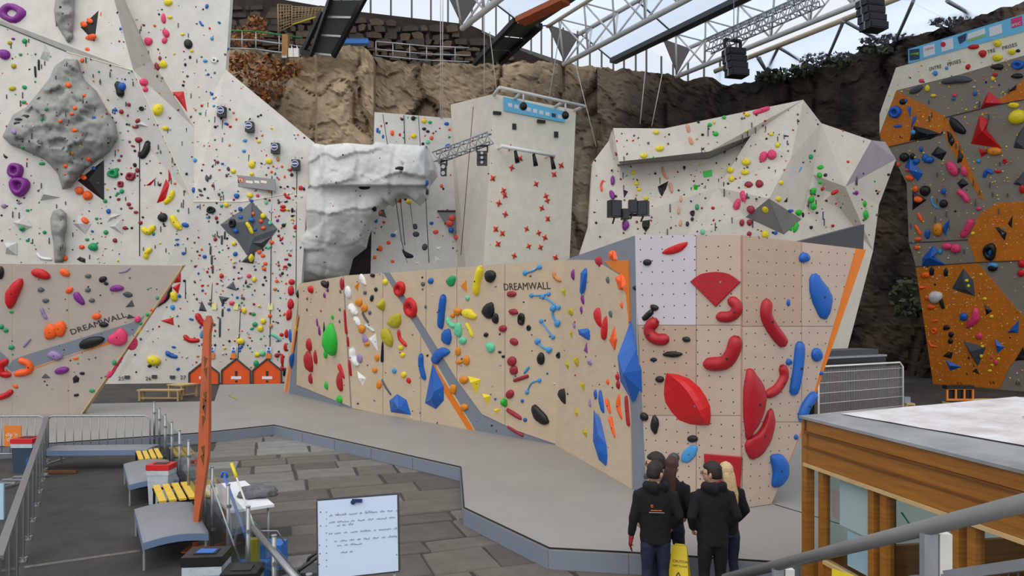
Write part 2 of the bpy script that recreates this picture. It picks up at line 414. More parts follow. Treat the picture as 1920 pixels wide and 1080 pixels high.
cliff('wall_cliff', M_cliff, 400, 1150, top1, 712, lambda u, v: 47+(-1.6 if 590 < u < 705 else 0)+2.5*max(0, (u-900)/250), 5, 1.7, .9, 'tan sandstone quarry face behind the climbing towers')
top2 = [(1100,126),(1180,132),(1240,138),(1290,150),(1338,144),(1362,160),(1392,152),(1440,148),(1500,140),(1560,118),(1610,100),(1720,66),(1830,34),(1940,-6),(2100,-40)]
cliff('wall_quarry', M_cliff, 1120, 2080, top2, 716, lambda u, v: 49-11*max(0, min(1, (u-1380)/420)), 6, 5.3, .9, 'dark quarry rock face on the right side')

# masonry above the cliff: each stone a piece
mw = MB(); P_ = [W(415,-30,52), W(500,-6,52), W(640,18,53), W(880,46,54), W(965,85,54.5), W(1075,122,55), W(1075,165,55), W(415,140,52)]
mw.prism(P_, (0,.8,0))
mwall = tag(mw.build('wall_masonry', M_mason), 'dark rubble stone retaining wall on top of the cliff', kind='structure')
rs = random.Random(5); v = -8; nst = 0
while v < 118 and nst < 296:
    hgt = rs.uniform(7, 14); u = 425+rs.random()*12
    while u < 985 and nst < 296:
        wd_ = rs.uniform(12, 40)
        lo_top = 22+(u-640)*.105 if u > 640 else 8
        if v > lo_top+2 and not (u+wd_ > 880 and v < 52+(u+wd_-880)*.5):
            Y = 52+(u-415)/485*2-.12-rs.random()*.25
            dj = rs.uniform(-3, 3); q = [(u+rs.uniform(0,4), v+dj+rs.uniform(0,4)), (u+wd_*.5, v+dj-rs.uniform(0,2)), (u+wd_-rs.uniform(1,6), v+dj+rs.uniform(0,4)), (u+wd_-rs.uniform(1,5), v+dj+hgt-rs.uniform(0,4)), (u+rs.uniform(0,5), v+dj+hgt-rs.uniform(0,4))]
            MB().prism([W(a, b, Y) for a, b in q], (0,.6,0)).build('stone', rs.choice(M_stone), mwall); nst += 1
        u += wd_
    v += hgt

# ---------------------------------------------------------------- climbing walls
def wall(name, verts, faces, m, label, wl, off=(0,.35,0), uv=True, mi=None, kind='structure'):
    """verts: name -> (u, v, Y); faces: lists of names; a faceted shell with thickness"""
    P = {k: W(*p) for k, p in verts.items()}; idx = {k: i for i, k in enumerate(P)}
    mb = MB(); mb.v = list(P.values()); N = len(mb.v); off = Vector(off)
    edges = {}
    for k, f in enumerate(faces):
        ids = [idx[a] for a in f]; mb.f.append(ids); mb.m.append(mi[k] if mi else 0); mb.sm.append(False)
        for a, b in zip(ids, ids[1:]+ids[:1]): edges[(min(a,b), max(a,b))] = edges.get((min(a,b), max(a,b)), 0)+1
    nf = len(mb.f)
    mb.v += [p+off for p in mb.v[:N]]
    for k in range(nf): mb.f.append([N+i for i in reversed(mb.f[k])]); mb.m.append(mb.m[k]); mb.sm.append(False)
    for (a, b), c in edges.items():
        if c == 1: mb.f.append([a, b, N+b, N+a]); mb.m.append(0); mb.sm.append(False)
    o = mb.build(name, m, uv=uv); tag(o, label, kind=kind); climb(o, wl)
    return o
def yb(u): return 35.5+1.5*u/553
V = {'T0':(-260,-60,35.0),'T1':(198,-60,yb(198)-1.0),'T2':(208,-60,yb(208)),'T3':(434,-60,yb(434)),
     'A0':(-260,-60,35),'A':(-260,-75,35.2),'B':(125,97,yb(125)-.7),'C':(250,132,yb(250)-1.3),'D':(285,115,yb(285)),'Fv':(365,240,yb(365)),
     'E':(363,378,yb(363)-.5),'Gv':(455,378,yb(455)-.3),'Hv':(550,362,yb(550)-.05),'R1':(431,15,yb(431)),'R2':(423,130,yb(423)),'R3':(590,268,yb(590)),
     'R4':(576,365,yb(576)),'R5':(553,716,yb(553)+.3),'B0':(-260,726,35),'B1':(215,722,yb(215)),'B2':(400,719,yb(400)),'A1':(-260,-76,35.2)}
wl_ = wall('wall_lead', {k: V[k] for k in ('T0','T1','T2','T3','B','C','D','Fv','E','Gv','Hv','R1','R2','R3','R4','R5','B0','B1','B2')},
     [('T0','T1','C','B'),('T1','T2','D','C'),('T2','T3','R1','R2','Fv','D'),('C','D','Fv'),('C','Fv','E'),('Fv','R2','R3','R4','Hv','Gv','E'),
      ('T0','B','C','E','B1','B0'),('E','Gv','Hv','R4','R5','B2','B1')], [M_white, M_strip], 'tall white textured lead climbing wall on the left', 'tall white wall',
     mi=[0,1,0,1,0,0,0,0])
for a, b in (('B','C'),('C','E'),('E','Gv'),('Gv','Hv'),('T0','B')):  # pale bars paint in the light caught along the wall's creases
    MB().bar(W(*V[a])-Vector((0,.01,0)), W(*V[b])-Vector((0,.01,0)), .05, .03).build('crease_strip', M_white2 if a != 'T0' else M_blackm, wl_)
for (u0, v0, u1, v1) in ((418,225,396,575),(467,290,446,680),(557,300,554,700),(350,240,348,560),(510,330,506,690),(262,260,262,480)):
    h0 = hit(u0, v0); h1 = hit(u1, v1)
    if h0 and h1: MB().bar(h0[0]-Vector((0,.02,0)), h1[0]-Vector((0,.02,0)), .03, .03).build('belay_rope', M_seam, wl_)

# moulded rock features
def rock_patch(name, outline, Y, bulge, m, label, cat, wl, step=5, seed=0, rough=.25, depth_fn=None, scale=40, back=.4):
    us = [p[0] for p in outline]; vs_ = [p[1] for p in outline]
    u0, u1, v0, v1 = min(us)-step, max(us)+step, min(vs_)-step, max(vs_)+step
    nu = int((u1-u0)/step)+2; nv = int((v1-v0)/step)+2
    def near(u, v):
        best = None
        for i in range(len(outline)):
            ax, ay = outline[i]; bx, by = outline[(i+1) % len(outline)]
            L = (bx-ax)**2+(by-ay)**2; t = 0 if L == 0 else max(0, min(1, ((u-ax)*(bx-ax)+(v-ay)*(by-ay))/L))
            x, y = ax+t*(bx-ax), ay+t*(by-ay); d = math.hypot(u-x, v-y)
            if best is None or d < best[0]: best = (d, x, y)
        return best
    grid = {}; mb = MB(); ins = {}
    info = {}
    for i in range(nu):
        for j in range(nv):
            u, v = u0+i*step, v0+j*step; info[i, j] = (u, v, inpoly(u, v, outline))
    mx = max(1, .22*min(u1-u0, v1-v0))
    def vert(i, j):
        if (i, j) in grid: return grid[i, j]
        u, v, inside = info[i, j]; d, x, y = near(u, v)
        if not inside or d < step*.3: u, v, d = x, y, 0
        k = min(1, d/mx); prof = math.sqrt(1-(1-k)**2)
        base = Y(u, v) if callable(Y) else Y
        n1 = noise.fractal(Vector((u/scale, v/scale, seed)), .8, 2.1, 4)
        dd, pp = noise.voronoi(Vector((u/scale*.8+.3*n1, v/scale*1.1, seed+3))); blk = noise.noise(pp[0]*6.1)
        if depth_fn: base += depth_fn(u, v)
        y = base-prof*bulge*(.75+.4*blk)-rough*(n1+.3*noise.noise(Vector((u/7, v/7, seed))))*(.3+.7*k)
        if d == 0: y = base
        mb.v.append(W(u, v, y)); grid[i, j] = len(mb.v)-1; return grid[i, j]
    for i in range(nu-1):
        for j in range(nv-1):
            c = [(i,j),(i,j+1),(i+1,j+1),(i+1,j)]; k = sum(info[q][2] for q in c)
            if k >= 1:
                f = [vert(*q) for q in c]; mb.f.append(f); mb.m.append(0); mb.sm.append(True)
    o = mb.build(name, m, merge=True, fixn=False)
    bm = bmesh.new(); bm.from_mesh(o.data); bmesh.ops.dissolve_degenerate(bm, dist=1e-4, edges=bm.edges)
    r = bmesh.ops.extrude_edge_only(bm, edges=[e for e in bm.edges if e.is_boundary])
    bmesh.ops.translate(bm, vec=(0, back, 0), verts=[x for x in r['geom'] if isinstance(x, bmesh.types.BMVert)])
    bm.to_mesh(o.data); bm.free()
    if cat: tag(o, label, cat)
    else: tag(o, label, kind='structure')
    climb(o, wl); return o
def yw(u, v):
    h = [b for b in [t.ray_cast(EYE, ray(u, v).normalized()) for w_, t, o_ in CLIMB if w_ == 'tall white wall'] if b[0] is not None]
    return h[0][0].y-.02 if h else yb(u)
rock_patch('rock_feature', [(4,256),(24,215),(50,200),(92,148),(103,123),(122,110),(145,112),(158,150),(180,170),(200,205),(216,230),(222,258),(205,285),(160,318),(132,352),(117,355),(108,325),(85,300),(52,285),(20,272)],
           yw, 1.1, M_rockgrey, 'large grey diamond shaped moulded rock boss on the tall white wall', 'rock feature', 'grey rock boss', 4, 2, .22, None, 26)
rock_patch('rock_feature', [(103,0),(107,-40),(140,-40),(141,25),(138,55),(140,70),(127,84),(118,70),(103,45),(100,20)], yw, .6, M_rockgrey,
           'narrow grey moulded rock rib at the top edge above the diamond rock boss', 'rock feature', 'tall white wall', 4, 4, .15, None, 20)
rock_patch('rock_feature', [(94,410),(100,395),(114,391),(124,400),(125,425),(120,450),(124,465),(118,492),(102,492),(100,455),(96,435)], yw, .5, M_rockgrey,
           'small upright grey moulded rock rib below the diamond rock boss', 'rock feature', 'tall white wall', 4, 8, .12, None, 20)
def arch_d(u, v):
    w = (v+14*noise.noise(Vector((u/45, v/90, 3)))+26*noise.noise(Vector((u/120, v/70, 9)))+.12*(u-690))/56; fr = w-math.floor(w)          # ledges: each course juts out towards its lower lip
    w2 = (u+16*noise.noise(Vector((u/60, v/40, 7))))/64; f2 = abs(w2-math.floor(w2)-.5)
    return 1.6*max(0, (v-400)/120)-(.6 if 600 < u < 800 and v < 350 else 0)-.26*fr*fr*(.5+noise.noise(Vector((u/50, v/50, 4))))+.2*max(0, .12-f2)*6
rock_patch('wall_rock_arch', [(587,268),(610,272),(650,268),(698,272),(705,266),(740,270),(800,273),(812,300),(815,320),(800,340),(795,365),(780,378),(760,362),(740,366),(728,380),(718,374),(700,402),
           (690,412),(680,440),(676,460),(650,480),(640,520),(600,524),(560,527),(562,450),(575,430),(572,380),(580,340),(577,300)],
           lambda u, v: 36.8+(u-587)*.004, .7, M_rocklight, 'pale grey moulded concrete rock arch between the white wall and the back wall', None, 'pale rock arch', 3, 12, .16, arch_d, 60, 1.6)
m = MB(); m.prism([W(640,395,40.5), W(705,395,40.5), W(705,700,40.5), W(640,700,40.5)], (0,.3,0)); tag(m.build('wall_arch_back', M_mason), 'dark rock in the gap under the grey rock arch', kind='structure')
for (u, v, w, h) in ((750,316,20,9),(683,351,22,9)):      # dark pockets in the arch
    hh = hit(u, v)
    if hh: MB().ell(hh[0]+Vector((0,.05,0)), w/F*hh[0].y/2, .12, h/F*hh[0].y/2, 10, 6).build('pocket', M_seam, [o for wl, t, o in CLIMB if wl == 'pale rock arch'][0])

# back wall, speed tower
bwall = wall('wall_back', {'a':(702,210,40.2),'b':(849,222,41.2),'c':(866,715,41.2),'d':(690,715,40.2)}, [('a','b','c','d')], M_white, 'narrow grey white lead wall left of the speed tower', 'narrow back wall')
for pth in (((520,190),(545,350)),((635,195),(640,350)),((715,200),(725,360)),((805,200),(810,400)),((590,650),(622,880),(655,1005)),((615,650),(640,905)),((665,650),(706,962)),((755,650),(772,1000))):
    MB().path([hit(540+a/2.919, 150+b/2.919)[0]-Vector((0,.06,0)) for a, b in pth if hit(540+a/2.919, 150+b/2.919)], .022, 5).build('belay_rope', M_dark, bwall)
inl = MB().prism([W(821,396,40.85), W(872,396,41.1), W(867,470,41.1), W(850,440,41.0)], (0,.1,0)).build('dark_inlay', M_greyp, bwall); climb(inl, 'narrow back wall')
MB().bar(W(820,396,40.85), W(872,396,41.1), .06, .1).build('trim_strip', M_blackm, bwall)
tower = wall('wall_speed_tower', {'a':(845,196,41.0),'b':(926,176,38.0),'c':(1080,206,40.0),'a2':(868,715,41.0),'b2':(893,715,38.6),'c2':(1058,715,40.6)},
     [('a','b','b2','a2'),('b','c','c2','b2')], [M_white2, M_lead], 'tall cream speed climbing tower with red holds', 'cream speed tower', off=(0,.3,0), mi=[1,0])

# faceted lead wall in the middle right
L = {'a':(1150,240,26.6),'b':(1245,241,26.4),'c':(1506,187,25.6),'p':(1160,303,26.0),'q':(1330,284,25.9),'r':(1408,254,26.2),'s':(1484,294,25.0),'t':(1442,372,24.6),
     'p2':(1163,308,27.6),'q2':(1330,298,27.4),'r2':(1398,266,27.0),'w':(1398,407,26.0),'x':(1503,411,26.2),'y':(1524,327,26.8),'e':(1540,231,26.6),'z':(1585,350,25.6),
     'f':(1634,263,25.6),'g':(1660,266,26.6),'h':(1680,299,26.8),'i':(1648,384,27.2),'j':(1637,470,27.6),'k':(1143,262,28.2),'l':(1112,303,28.6),'n':(1104,425,28.4),
     'o':(1088,475,28.8),'o2':(1080,690,28.8),'n2':(1160,410,27.6),'m':(1345,352,27.0),'m2':(1285,445,27.2),'bl':(1160,690,27.6),'bm':(1285,690,27.2),'bw':(1398,690,26.4),
     'bx':(1503,690,26.6),'j2':(1580,690,27.6),'xx':(1470,440,26.2)}
L = {k: (u, v, y if y > 28 else 26.4+(y-26.4)*(.8 if k in ('p2','q2','r2') else .5)) for k, (u, v, y) in L.items()}
lead2 = wall('wall_faceted_lead', L, [('a','b','q','p'),('b','c','s','r','q'),('p','q','q2','p2'),('q','r','r2','q2'),('p2','q2','m','m2','n2'),('q2','r2','m'),
     ('r','s','t','w','m'),('r','m','r2'),('m','w','bw','bm','m2'),('n2','m2','bm','bl'),('s','c','e','y'),('s','y','x','t'),('t','x','xx','w'),('w','xx','x','bx','bw'),
     ('e','f','z','y'),('y','z','j','x'),('x','j','j2','bx'),('f','g','h','z'),('z','h','i','j'),('a','p','p2','k'),('k','p2','n2','l'),('l','n2','n'),('n','n2','bl','o2','o')],
     [M_lead, M_greyp, mat('lilac_grey_panel', (158, 150, 156), .75, .06, 2, .2)], 'cream faceted overhanging lead wall behind the plywood prow', 'cream faceted wall', off=(0,.5,0),
     mi=[0,0,1,1,0,0,0,0,0,0,0,0,1,0,0,0,0,2,0,0,0,0,0])

# tall orange and grey wall on the right
def rp(u, v):    # plane of the right hand wall
    return on_plane(u, v, RP, RN)
ra, rb_, rc = W(1752,722,36.0), W(1920,738,32.6), W(1700,120,32.6)
RN = (rb_-ra).cross(rc-ra).normalized(); RN = RN if RN.dot(EYE-ra) > 0 else -RN; RP = ra
RW = [(1704,120),(1660,185),(1650,262),(1666,275),(1700,345),(1704,455),(1717,498),(1752,722),(2080,752),(2080,10),(1920,62)]
rwm = MB(); rwm.prism([rp(u, v) for u, v in RW], -RN*.5)
rwall = tag(rwm.build('wall_right_lead', M_greyw, uv=True), 'tall grey and orange overhanging lead wall on the right', kind='structure'); climb(rwall, 'orange and grey wall')
def inlay(name, pts, P, n, m, parent, th=.02, uv=True, lift=.0):
    q = [on_plane(u, v, P, n)+n*lift for u, v in pts]; mb = MB(); mb.prism([p+n*th for p in q], -n*(th+.004)); return mb.build(name, m, parent, uv=uv)
def zz(x0, y0, s, pts): return [(x0+a/s, y0+b/s) for a, b in pts]
J = lambda *p: zz(1640, 60, 3.176, p)
K = lambda *p: zz(1640, 400, 3.0, p)
inlay('orange_panel', J((130,350),(300,435),(425,508),(410,575),(385,612),(200,660),(80,685),(30,615)), RP, RN, M_orangew, rwall)
inlay('orange_panel', J((412,512),(440,522),(530,720),(655,1000),(625,985),(520,800),(450,690),(412,590)), RP, RN, M_orangew, rwall)
inlay('orange_panel', J((745,400),(900,270),(1100,200),(1100,340),(889,400),(700,440)), RP, RN, M_orangew, rwall)
inlay('orange_panel', K((590,5),(700,-60),(1100,-80),(1100,260),(575,277),(525,150)), RP, RN, M_orangew, rwall)
inlay('orange_panel', K((232,305),(575,278),(600,300),(840,585),(900,700),(760,860),(705,985),(330,960)), RP, RN, M_orangew, rwall)
inlay('cream_panel', J((128,212),(200,192),(1200,-110),(1200,20),(889,140),(500,255),(130,348),(30,605),(30,490)), RP, RN, M_white2, rwall, .015)
for pts in (J((425,508),(700,440),(889,402)), K((195,165),(525,148)), K((232,300),(575,275),(840,265)), J((80,685),(400,610))):
    for a, b in zip(pts, pts[1:]):
        MB().bar(rp(*a)+RN*.02, rp(*b)+RN*.02, .04, .03).build('panel_joint', M_logo, rwall)
for s_, u0, v0, u1, v1, hp in (('ENTRE', 1743,133,1766,127,7), ('PRISES', 1777,124,1803,117,7), ('TRE', 1852,101,1867,97,7), ('PRISES', 1880,94,1908,86,7)):
    px_text('lettering', s_, u0, v0, u1, v1, hp, RP, RN, M_logo, rwall, .03)
# sponsor banner on top
bn = [rp(u, v)+RN*.05 for u, v in ((1704,92),(1704,119),(1960,48),(1960,14))]
banner = MB().prism(bn, -RN*.06).build('sponsor_banner', M_skyb); tag(banner, 'light blue sponsor banner along the top of the orange and grey wall', 'banner')
PK = mat('pink_print', (214, 60, 120), .5); NV = mat('navy_print', (40, 62, 96), .5); LG = mat('lime_print', (150, 200, 60), .5)
for pts, m_ in ((J((210,105),(270,97),(272,160),(212,170)), NV), (J((215,128),(266,120),(267,138),(216,146)), LG), (J((293,85),(360,68),(365,130),(296,150)), M_paper),
               (J((402,52),(470,32),(474,98),(404,118)), M_paper), (J((497,30),(552,5),(545,50),(510,72)), NV), (J((560,10),(660,-25),(665,8),(556,45)), M_paper), (J((556,48),(665,12),(665,22),(556,58)), LG),
               (J((685,-25),(760,-50),(765,5),(690,28)), M_paper), (J((815,-78),(880,-98),(884,-42),(820,-22)), PK)):
    inlay('logo_print', pts, RP, RN, m_, banner, .004, lift=.06)
px_text('lettering', 'TOKYO', 1735, 95, 1752, 91, 4, RP, RN, PK, banner, .075)
px_text('lettering', 'IFSC', 1899, 50, 1916, 45, 5, RP, RN, M_paper, banner, .075)
inlay('logo_print', [(1770+5*math.cos(a), 83+5*math.sin(a)) for a in [i*math.pi/5 for i in range(10)]], RP, RN, M_red, banner, .004, lift=.068)
for s_, u, v in (('53', 1795,722), ('54', 1856,720)):
    px_text('route_number', s_, u, v, u+10, v, 6, RP, RN, M_logo, rwall, .03)
px_text('route_number', '55', 1904, 721, 1914, 722, 6, RP, RN, M_logo, rwall, .03)
# ---------------------------------------------------------------- plywood bouldering walls
# left wall
la, lb, lc = G(0,778,MATZ), G(152,776,MATZ), W(0,495,22.4)
LN = (lb-la).cross(lc-la).normalized(); LN = LN if LN.dot(EYE-la) > 0 else -LN; LP = la
lm = MB(); lm.prism([on_plane(u, v, LP, LN) for u, v in ((-220,492),(339,498),(336,506),(150,777),(-220,779))], -LN*.32, 0)
lbw = lm.build('wall_boulder_left', M_plyL, uv=True); tag(lbw, 'low weathered plywood bouldering wall at the left edge', kind='structure'); climb(lbw, 'left plywood wall')
q = [on_plane(u, v, LP, LN) for u, v in ((339,498),(336,506),(150,777))]
MB().prism([q[0]+LN*.004, q[1]+LN*.004, q[2]+LN*.004, q[2]-LN*.32, q[0]-LN*.32], Vector((.05,0,0))).build('plywood_edge', M_edge, lbw)
Z5 = lambda *p: zz(0, 480, 4, p)
inlay('grey_band', Z5((95,780),(200,740),(985,500),(1085,447),(1000,590),(945,605),(560,725),(245,835),(150,845),(85,870),(60,840)), LP, LN, M_bandgrey, lbw, .006)
inlay('grey_band', Z5((0,715),(70,775),(60,840),(0,800)), LP, LN, M_bandgrey, lbw, .006)
inlay('orange_band', Z5((245,840),(480,765),(800,650),(960,590),(940,625),(560,738),(250,848)), LP, LN, M_orange, lbw, .008)
px_text('lettering', 'DREAMWALL', 133.5, 628, 238, 594, 11, LP, LN, M_logo, lbw, .01)
for u in (-60, 22, 128, 250):
    a, b = on_plane(u, 496, LP, LN), on_plane(u, 776, LP, LN)
    if u < 140: MB().bar(a+LN*.002, b+LN*.002, .012, .006).build('panel_joint', M_edge, lbw)
# long right wall: faces 1a, 1b, 2, then the prow (3, 4)
b0, b1, b2, b3 = G(541,737,MATZ), G(660,766,MATZ), G(1043,834,MATZ), G(1187,917,MATZ)
T3 = W(1192,441,12.9)
def pl(a, b, c):
    n = (b-a).cross(c-a).normalized(); return (a, n if n.dot(EYE-a) > 0 else -n)
PL2 = pl(b2, b3, T3); t2 = on_plane(1060, 487, *PL2)
PL1 = pl(b1, b2, t2); t1 = on_plane(645, 517, *PL1)
PL0 = pl(b0, b1, t1); t0 = on_plane(561, 532, *PL0)
c1, c2 = G(1201,923,MATZ), G(1390,953,MATZ); PL3 = pl(c1, c2, T3); t4 = on_plane(1390, 441, *PL3)
c3 = G(1446,945,MATZ); PL4 = pl(c2, c3, t4); t5 = on_plane(1624, 468, *PL4); t45 = on_plane(1500, 454, *PL4)
def plate(name, ps, m, parent, n, th=.12, uv=True):
    return MB().prism(ps, -n*th).build(name, m, parent, uv=uv)
back = Vector((.9, 2.2, 0))
core = MB()
ring_b = [b0, b1, b2, b3, c1, c2, c3]; ring_t = [t0, t1, t2, T3, T3+Vector((.01,.01,0)), t4, t5]
inn = lambda p, k: p+Vector((.13,.30,0))*k
N_ = len(ring_b); vv = [inn(p, 1) for p in ring_b]+[inn(p, 1)-Vector((0,0,.02)) for p in ring_t]
core.v = vv
for i in range(N_-1): core.f.append([i, i+1, N_+i+1, N_+i]); core.m.append(0); core.sm.append(False)
far = [Vector((p.x+.8, p.y+1.4, p.z)) for p in (b0, b1, b2)]+[Vector((3.2,15.2,MATZ)), Vector((3.5,14.8,MATZ)), Vector((4.0,14.4,MATZ)), Vector((4.35,13.6,MATZ))]
o_ = len(core.v); core.v += far+[Vector((p.x+(0,0,0,0,0,.6,1.55)[i], p.y, t.z-.02)) for i, (p, t) in enumerate(zip(far, ring_t))]
for i in range(N_-1): core.f.append([o_+i, o_+i+1, o_+N_+i+1, o_+N_+i]); core.m.append(0); core.sm.append(False)
for i in range(N_-1): core.f.append([N_+i, N_+i+1, o_+N_+i+1, o_+N_+i]); core.m.append(0); core.sm.append(False)
core.f += [[0, N_, o_+N_, o_], [N_-1, 2*N_-1, o_+2*N_-1, o_+N_-1]]; core.m += [0,0]; core.sm += [False]*2
bw = core.build('wall_boulder', M_dark); tag(bw, 'long low plywood bouldering wall with an overhanging prow across the middle', kind='structure')
n0, n1, n2, n3, n4 = PL0[1], PL1[1], PL2[1], PL3[1], PL4[1]
def face(name, pxs, pln, m, wl, th=.12):
    o = plate(name, [on_plane(u, v, *pln) for u, v in pxs], m, bw, pln[1], th); climb(o, wl); return o
WB = 'long plywood wall'
# grey ground coat, then plywood sheets cut by their joints
face('backing_panel', [(561,532),(645,517),(660,766),(541,737)], PL0, M_bandgrey, WB, .10)
face('backing_panel', [(645,517),(1060,487),(1043,834),(660,766)], PL1, M_bandgrey, WB, .10)
face('backing_panel', [(1060,487),(1192,441),(1203,922),(1187,917),(1043,834)], PL2, M_bandgrey, WB, .10)
def sheet(pxs, pln, m, wl=WB, nm='plywood_sheet', th=.025):
    q = [on_plane(u, v, *pln)+pln[1]*th for u, v in pxs]; o = MB().prism(q, -pln[1]*(th+.01)).build(nm, m, bw, uv=True); climb(o, wl); return o
def clip(poly, ua, ub):
    def cut(P, u, keep):
        R = []
        for (a, b) in zip(P, P[1:]+P[:1]):
            ia, ib = (a[0]-u)*keep >= 0, (b[0]-u)*keep >= 0
            if ia: R.append(a)
            if ia != ib: t = (u-a[0])/(b[0]-a[0]); R.append((u, a[1]+t*(b[1]-a[1])))
        return R
    return cut(cut(poly, ua, 1), ub, -1)
sheet([(561,532),(644,517.5),(651,640),(658,762),(646,757),(557,721),(560,600)], PL0, M_ply)
band = [(720,512),(738,512),(858,712),(905,780),(1043,829)]     # right side of the diagonal band, used to cut the sheets
left1 = [(646,517),(719,512),(760,578),(818,680),(893,811),(690,771),(661,765)]
right1 = [(732,511),(1060,487),(1043,832),(968,806),(905,776),(858,712),(800,618)]
for us, poly in (((646,719,790,893),left1), ((732,800,858,948,1052),right1)):
    for ua, ub in zip(us, us[1:]):
        q = clip(poly, ua+.5 if ua != us[0] else ua-4, ub-.5 if ub != us[-1] else ub+20)
        if len(q) > 2: sheet(q, PL1, M_ply)
sheet([(815,668),(820,690),(893,811),(882,811),(812,700)], PL1, M_orange, nm='orange_band', th=.03)
sheet([(1060,487),(1112,488),(1140,502),(1172,521),(1180,600),(1186,916),(1043,834)], PL2, M_ply)
sheet([(1134,489),(1180,488),(1182,604),(1178,604),(1174,519),(1150,505)], PL2, M_orange, nm='orange_band', th=.02)
# far left return with the orange stripe
pr = MB(); r0, r1 = W(566,529,t0.y+1.3), G(533,733,MATZ)
PLR = pl(b0, r1, t0)
face('return_panel', [(562,531),(556,540),(531,736),(541,737.5)], PLR, M_ply, WB, .05)
sheet([(560,590),(556,600),(534,736),(539,737)], PLR, M_orange, nm='orange_band', th=.01)
# prow panels, sheet by sheet
WP = 'plywood prow'
def prow(pxs, pln, m): o = sheet(pxs, pln, m, WP, 'prow_panel', .03)
face('backing_panel', [(1192,441),(1390,441),(1390,953),(1201,923)], PL3, M_ply, WP, .10)
face('backing_panel', [(1390,441),(1500,454),(1624,468),(1512,790),(1446,945),(1390,953)], PL4, M_orange, WP, .10)
cols = [(1192,1306),(1307,1389.5)]; rows = [(441,609),(610,778),(779,960)]
for ci, (ua, ub) in enumerate(cols):
    for ri, (va, vb) in enumerate(rows):
        xl = lambda v: (1192+(v-441)*.0187) if ci == 0 else ua
        bb = lambda u: 923+(u-1201)*.159
        pts = [(xl(va), va), (ub, va), (ub, min(vb, bb(ub))), (xl(vb), min(vb, bb(xl(vb))))]
        prow(pts, PL3, M_plyW if (ci, ri) == (0,0) else (M_plyB if (ci, ri) == (0,1) else M_plyP))
def er(v): return 1602-(v-466)*.29 if v < 790 else 1508-(v-790)*.40
def et(u): return 441+(u-1390)*.118
for ci, (ua, ub) in enumerate(((1390.5,1500),(1501,1700))):
    for ri, (va, vb) in enumerate(((441,611),(612,790),(791,960))):
        if ci == 0:
            r0_, r1_ = min(ub, er(va)), min(ub, er(vb)); top = [(ua, max(va, et(ua))), (r0_, max(va, et(r0_)))]
            bot = [(r1_, min(vb, 945)), (ua, min(vb, 952))]
            pts = top+bot if ri < 2 else [(ua, va), (er(va) if er(va) < ub else ub, va)]+([(ub, va+16)] if er(va) > ub else [])+[(1444,944), (ua, 952)]
        else:
            if ri == 2: continue
            pts = [(ua, max(va, et(ua))), (er(max(va, 466)), max(va, 466)), (er(vb), vb), (ua, vb)]
        prow(pts, PL4, (M_plyB if ri == 0 and ci == 0 else M_plyP))
px_text('lettering', 'DREAMWALL', 946, 544, 1034, 541.5, 13.5, PL1[0], PL1[1], M_logo, bw, .03)
MB().prism([on_plane(u, v, *PL4)-n4*.06 for u, v in ((1498,454),(1626,420),(1624,470))], -n4*.12).build('dark_end_panel', M_dark, bw)
# ---------------------------------------------------------------- roof: trusses, sheets, gable glazing
ZR = 19.4
RD = Vector((.58, -1, 0)).normalized(); RX = Vector((-RD.y, RD.x, 0))      # towards the eye along the trusses / across them to the right
def truss(P0, L, label, hw=1.25, hh=2.2, top=M_cream):
    e = empty('roof_truss', P0, label, 'roof truss', 'parallel steel trusses under the translucent roof'); WLOC[e.name] = Vector(P0)
    P0 = Vector(P0); U = Vector((0,0,1)); n = int(L/2.6); st = L/n
    MB().cyl(P0, P0+RD*L, .16, n=8).build('bottom_chord', M_whitem, e)
    for s in (-1, 1):
        MB().cyl(P0+RX*hw*s+U*hh, P0+RX*hw*s+U*hh+RD*L, .14, n=8).build('top_chord', top if s < 0 else M_whitem, e)
    for i in range(n):
        a = P0+RD*st*i; b = P0+RD*st*(i+1); mid = (a+b)/2
        for s in (-1, 1):
            MB().cyl(a, mid+RX*hw*s+U*hh, .06, n=6).build('web_strut', M_whitem, e)
            MB().cyl(mid+RX*hw*s+U*hh, b, .06, n=6).build('web_strut', M_whitem, e)
        MB().cyl(mid-RX*hw+U*hh, mid+RX*hw+U*hh, .05, n=6).build('cross_strut', M_whitem, e)
    return e
def atz(u, v, z): return W(u, v, (z-H)*F/(HZ-v))
TA, TB, TC = atz(880,44,ZR), atz(1057,121,ZR), atz(1268,144,ZR)
TA = TB-RX*8.2+RD*2.0
truss(TA, 30, 'leftmost roof truss rising from the stone wall beside the metal stairs')
truss(TB, 34, 'middle roof truss ending above the cream speed tower')
truss(TC, 34, 'rightmost roof truss ending above the cream faceted wall')
for P in (TA, TB, TC):      # dark triangular end bracket of each truss
    q = [P+Vector((0,-.3,.1)), P-RX*1.25+Vector((0,-.3,2.2)), P+RX*1.2+Vector((0,-.3,2.0))]
    tag(MB().prism(q, (0,.1,0)).build('end_bracket', mat('brown_grey_plate', (104, 94, 88), .6, .1, 2)), 'triangular brown grey end plate of the '+('leftmost' if P is TA else 'middle' if P is TB else 'rightmost')+' roof truss', 'end plate')
U = Vector((0,0,1))
def strip(name, a, b, L, m, kind='structure', lab=None):
    o = MB().prism([a, b, b+RD*L, a+RD*L], (0,0,.03)).build(name, m); tag(o, lab, kind=kind); return o
tops = lambda P, s: P+RX*1.25*s+U*2.25
def valley(P, Q): p = (tops(P, 1)+tops(Q, -1))/2; return p+U*-1.3
TL = TA-RX*8.2+RD*1.0; TR = TC+RX*8.5
seq = [TL, TA, TB, TC, TR]; k = 0
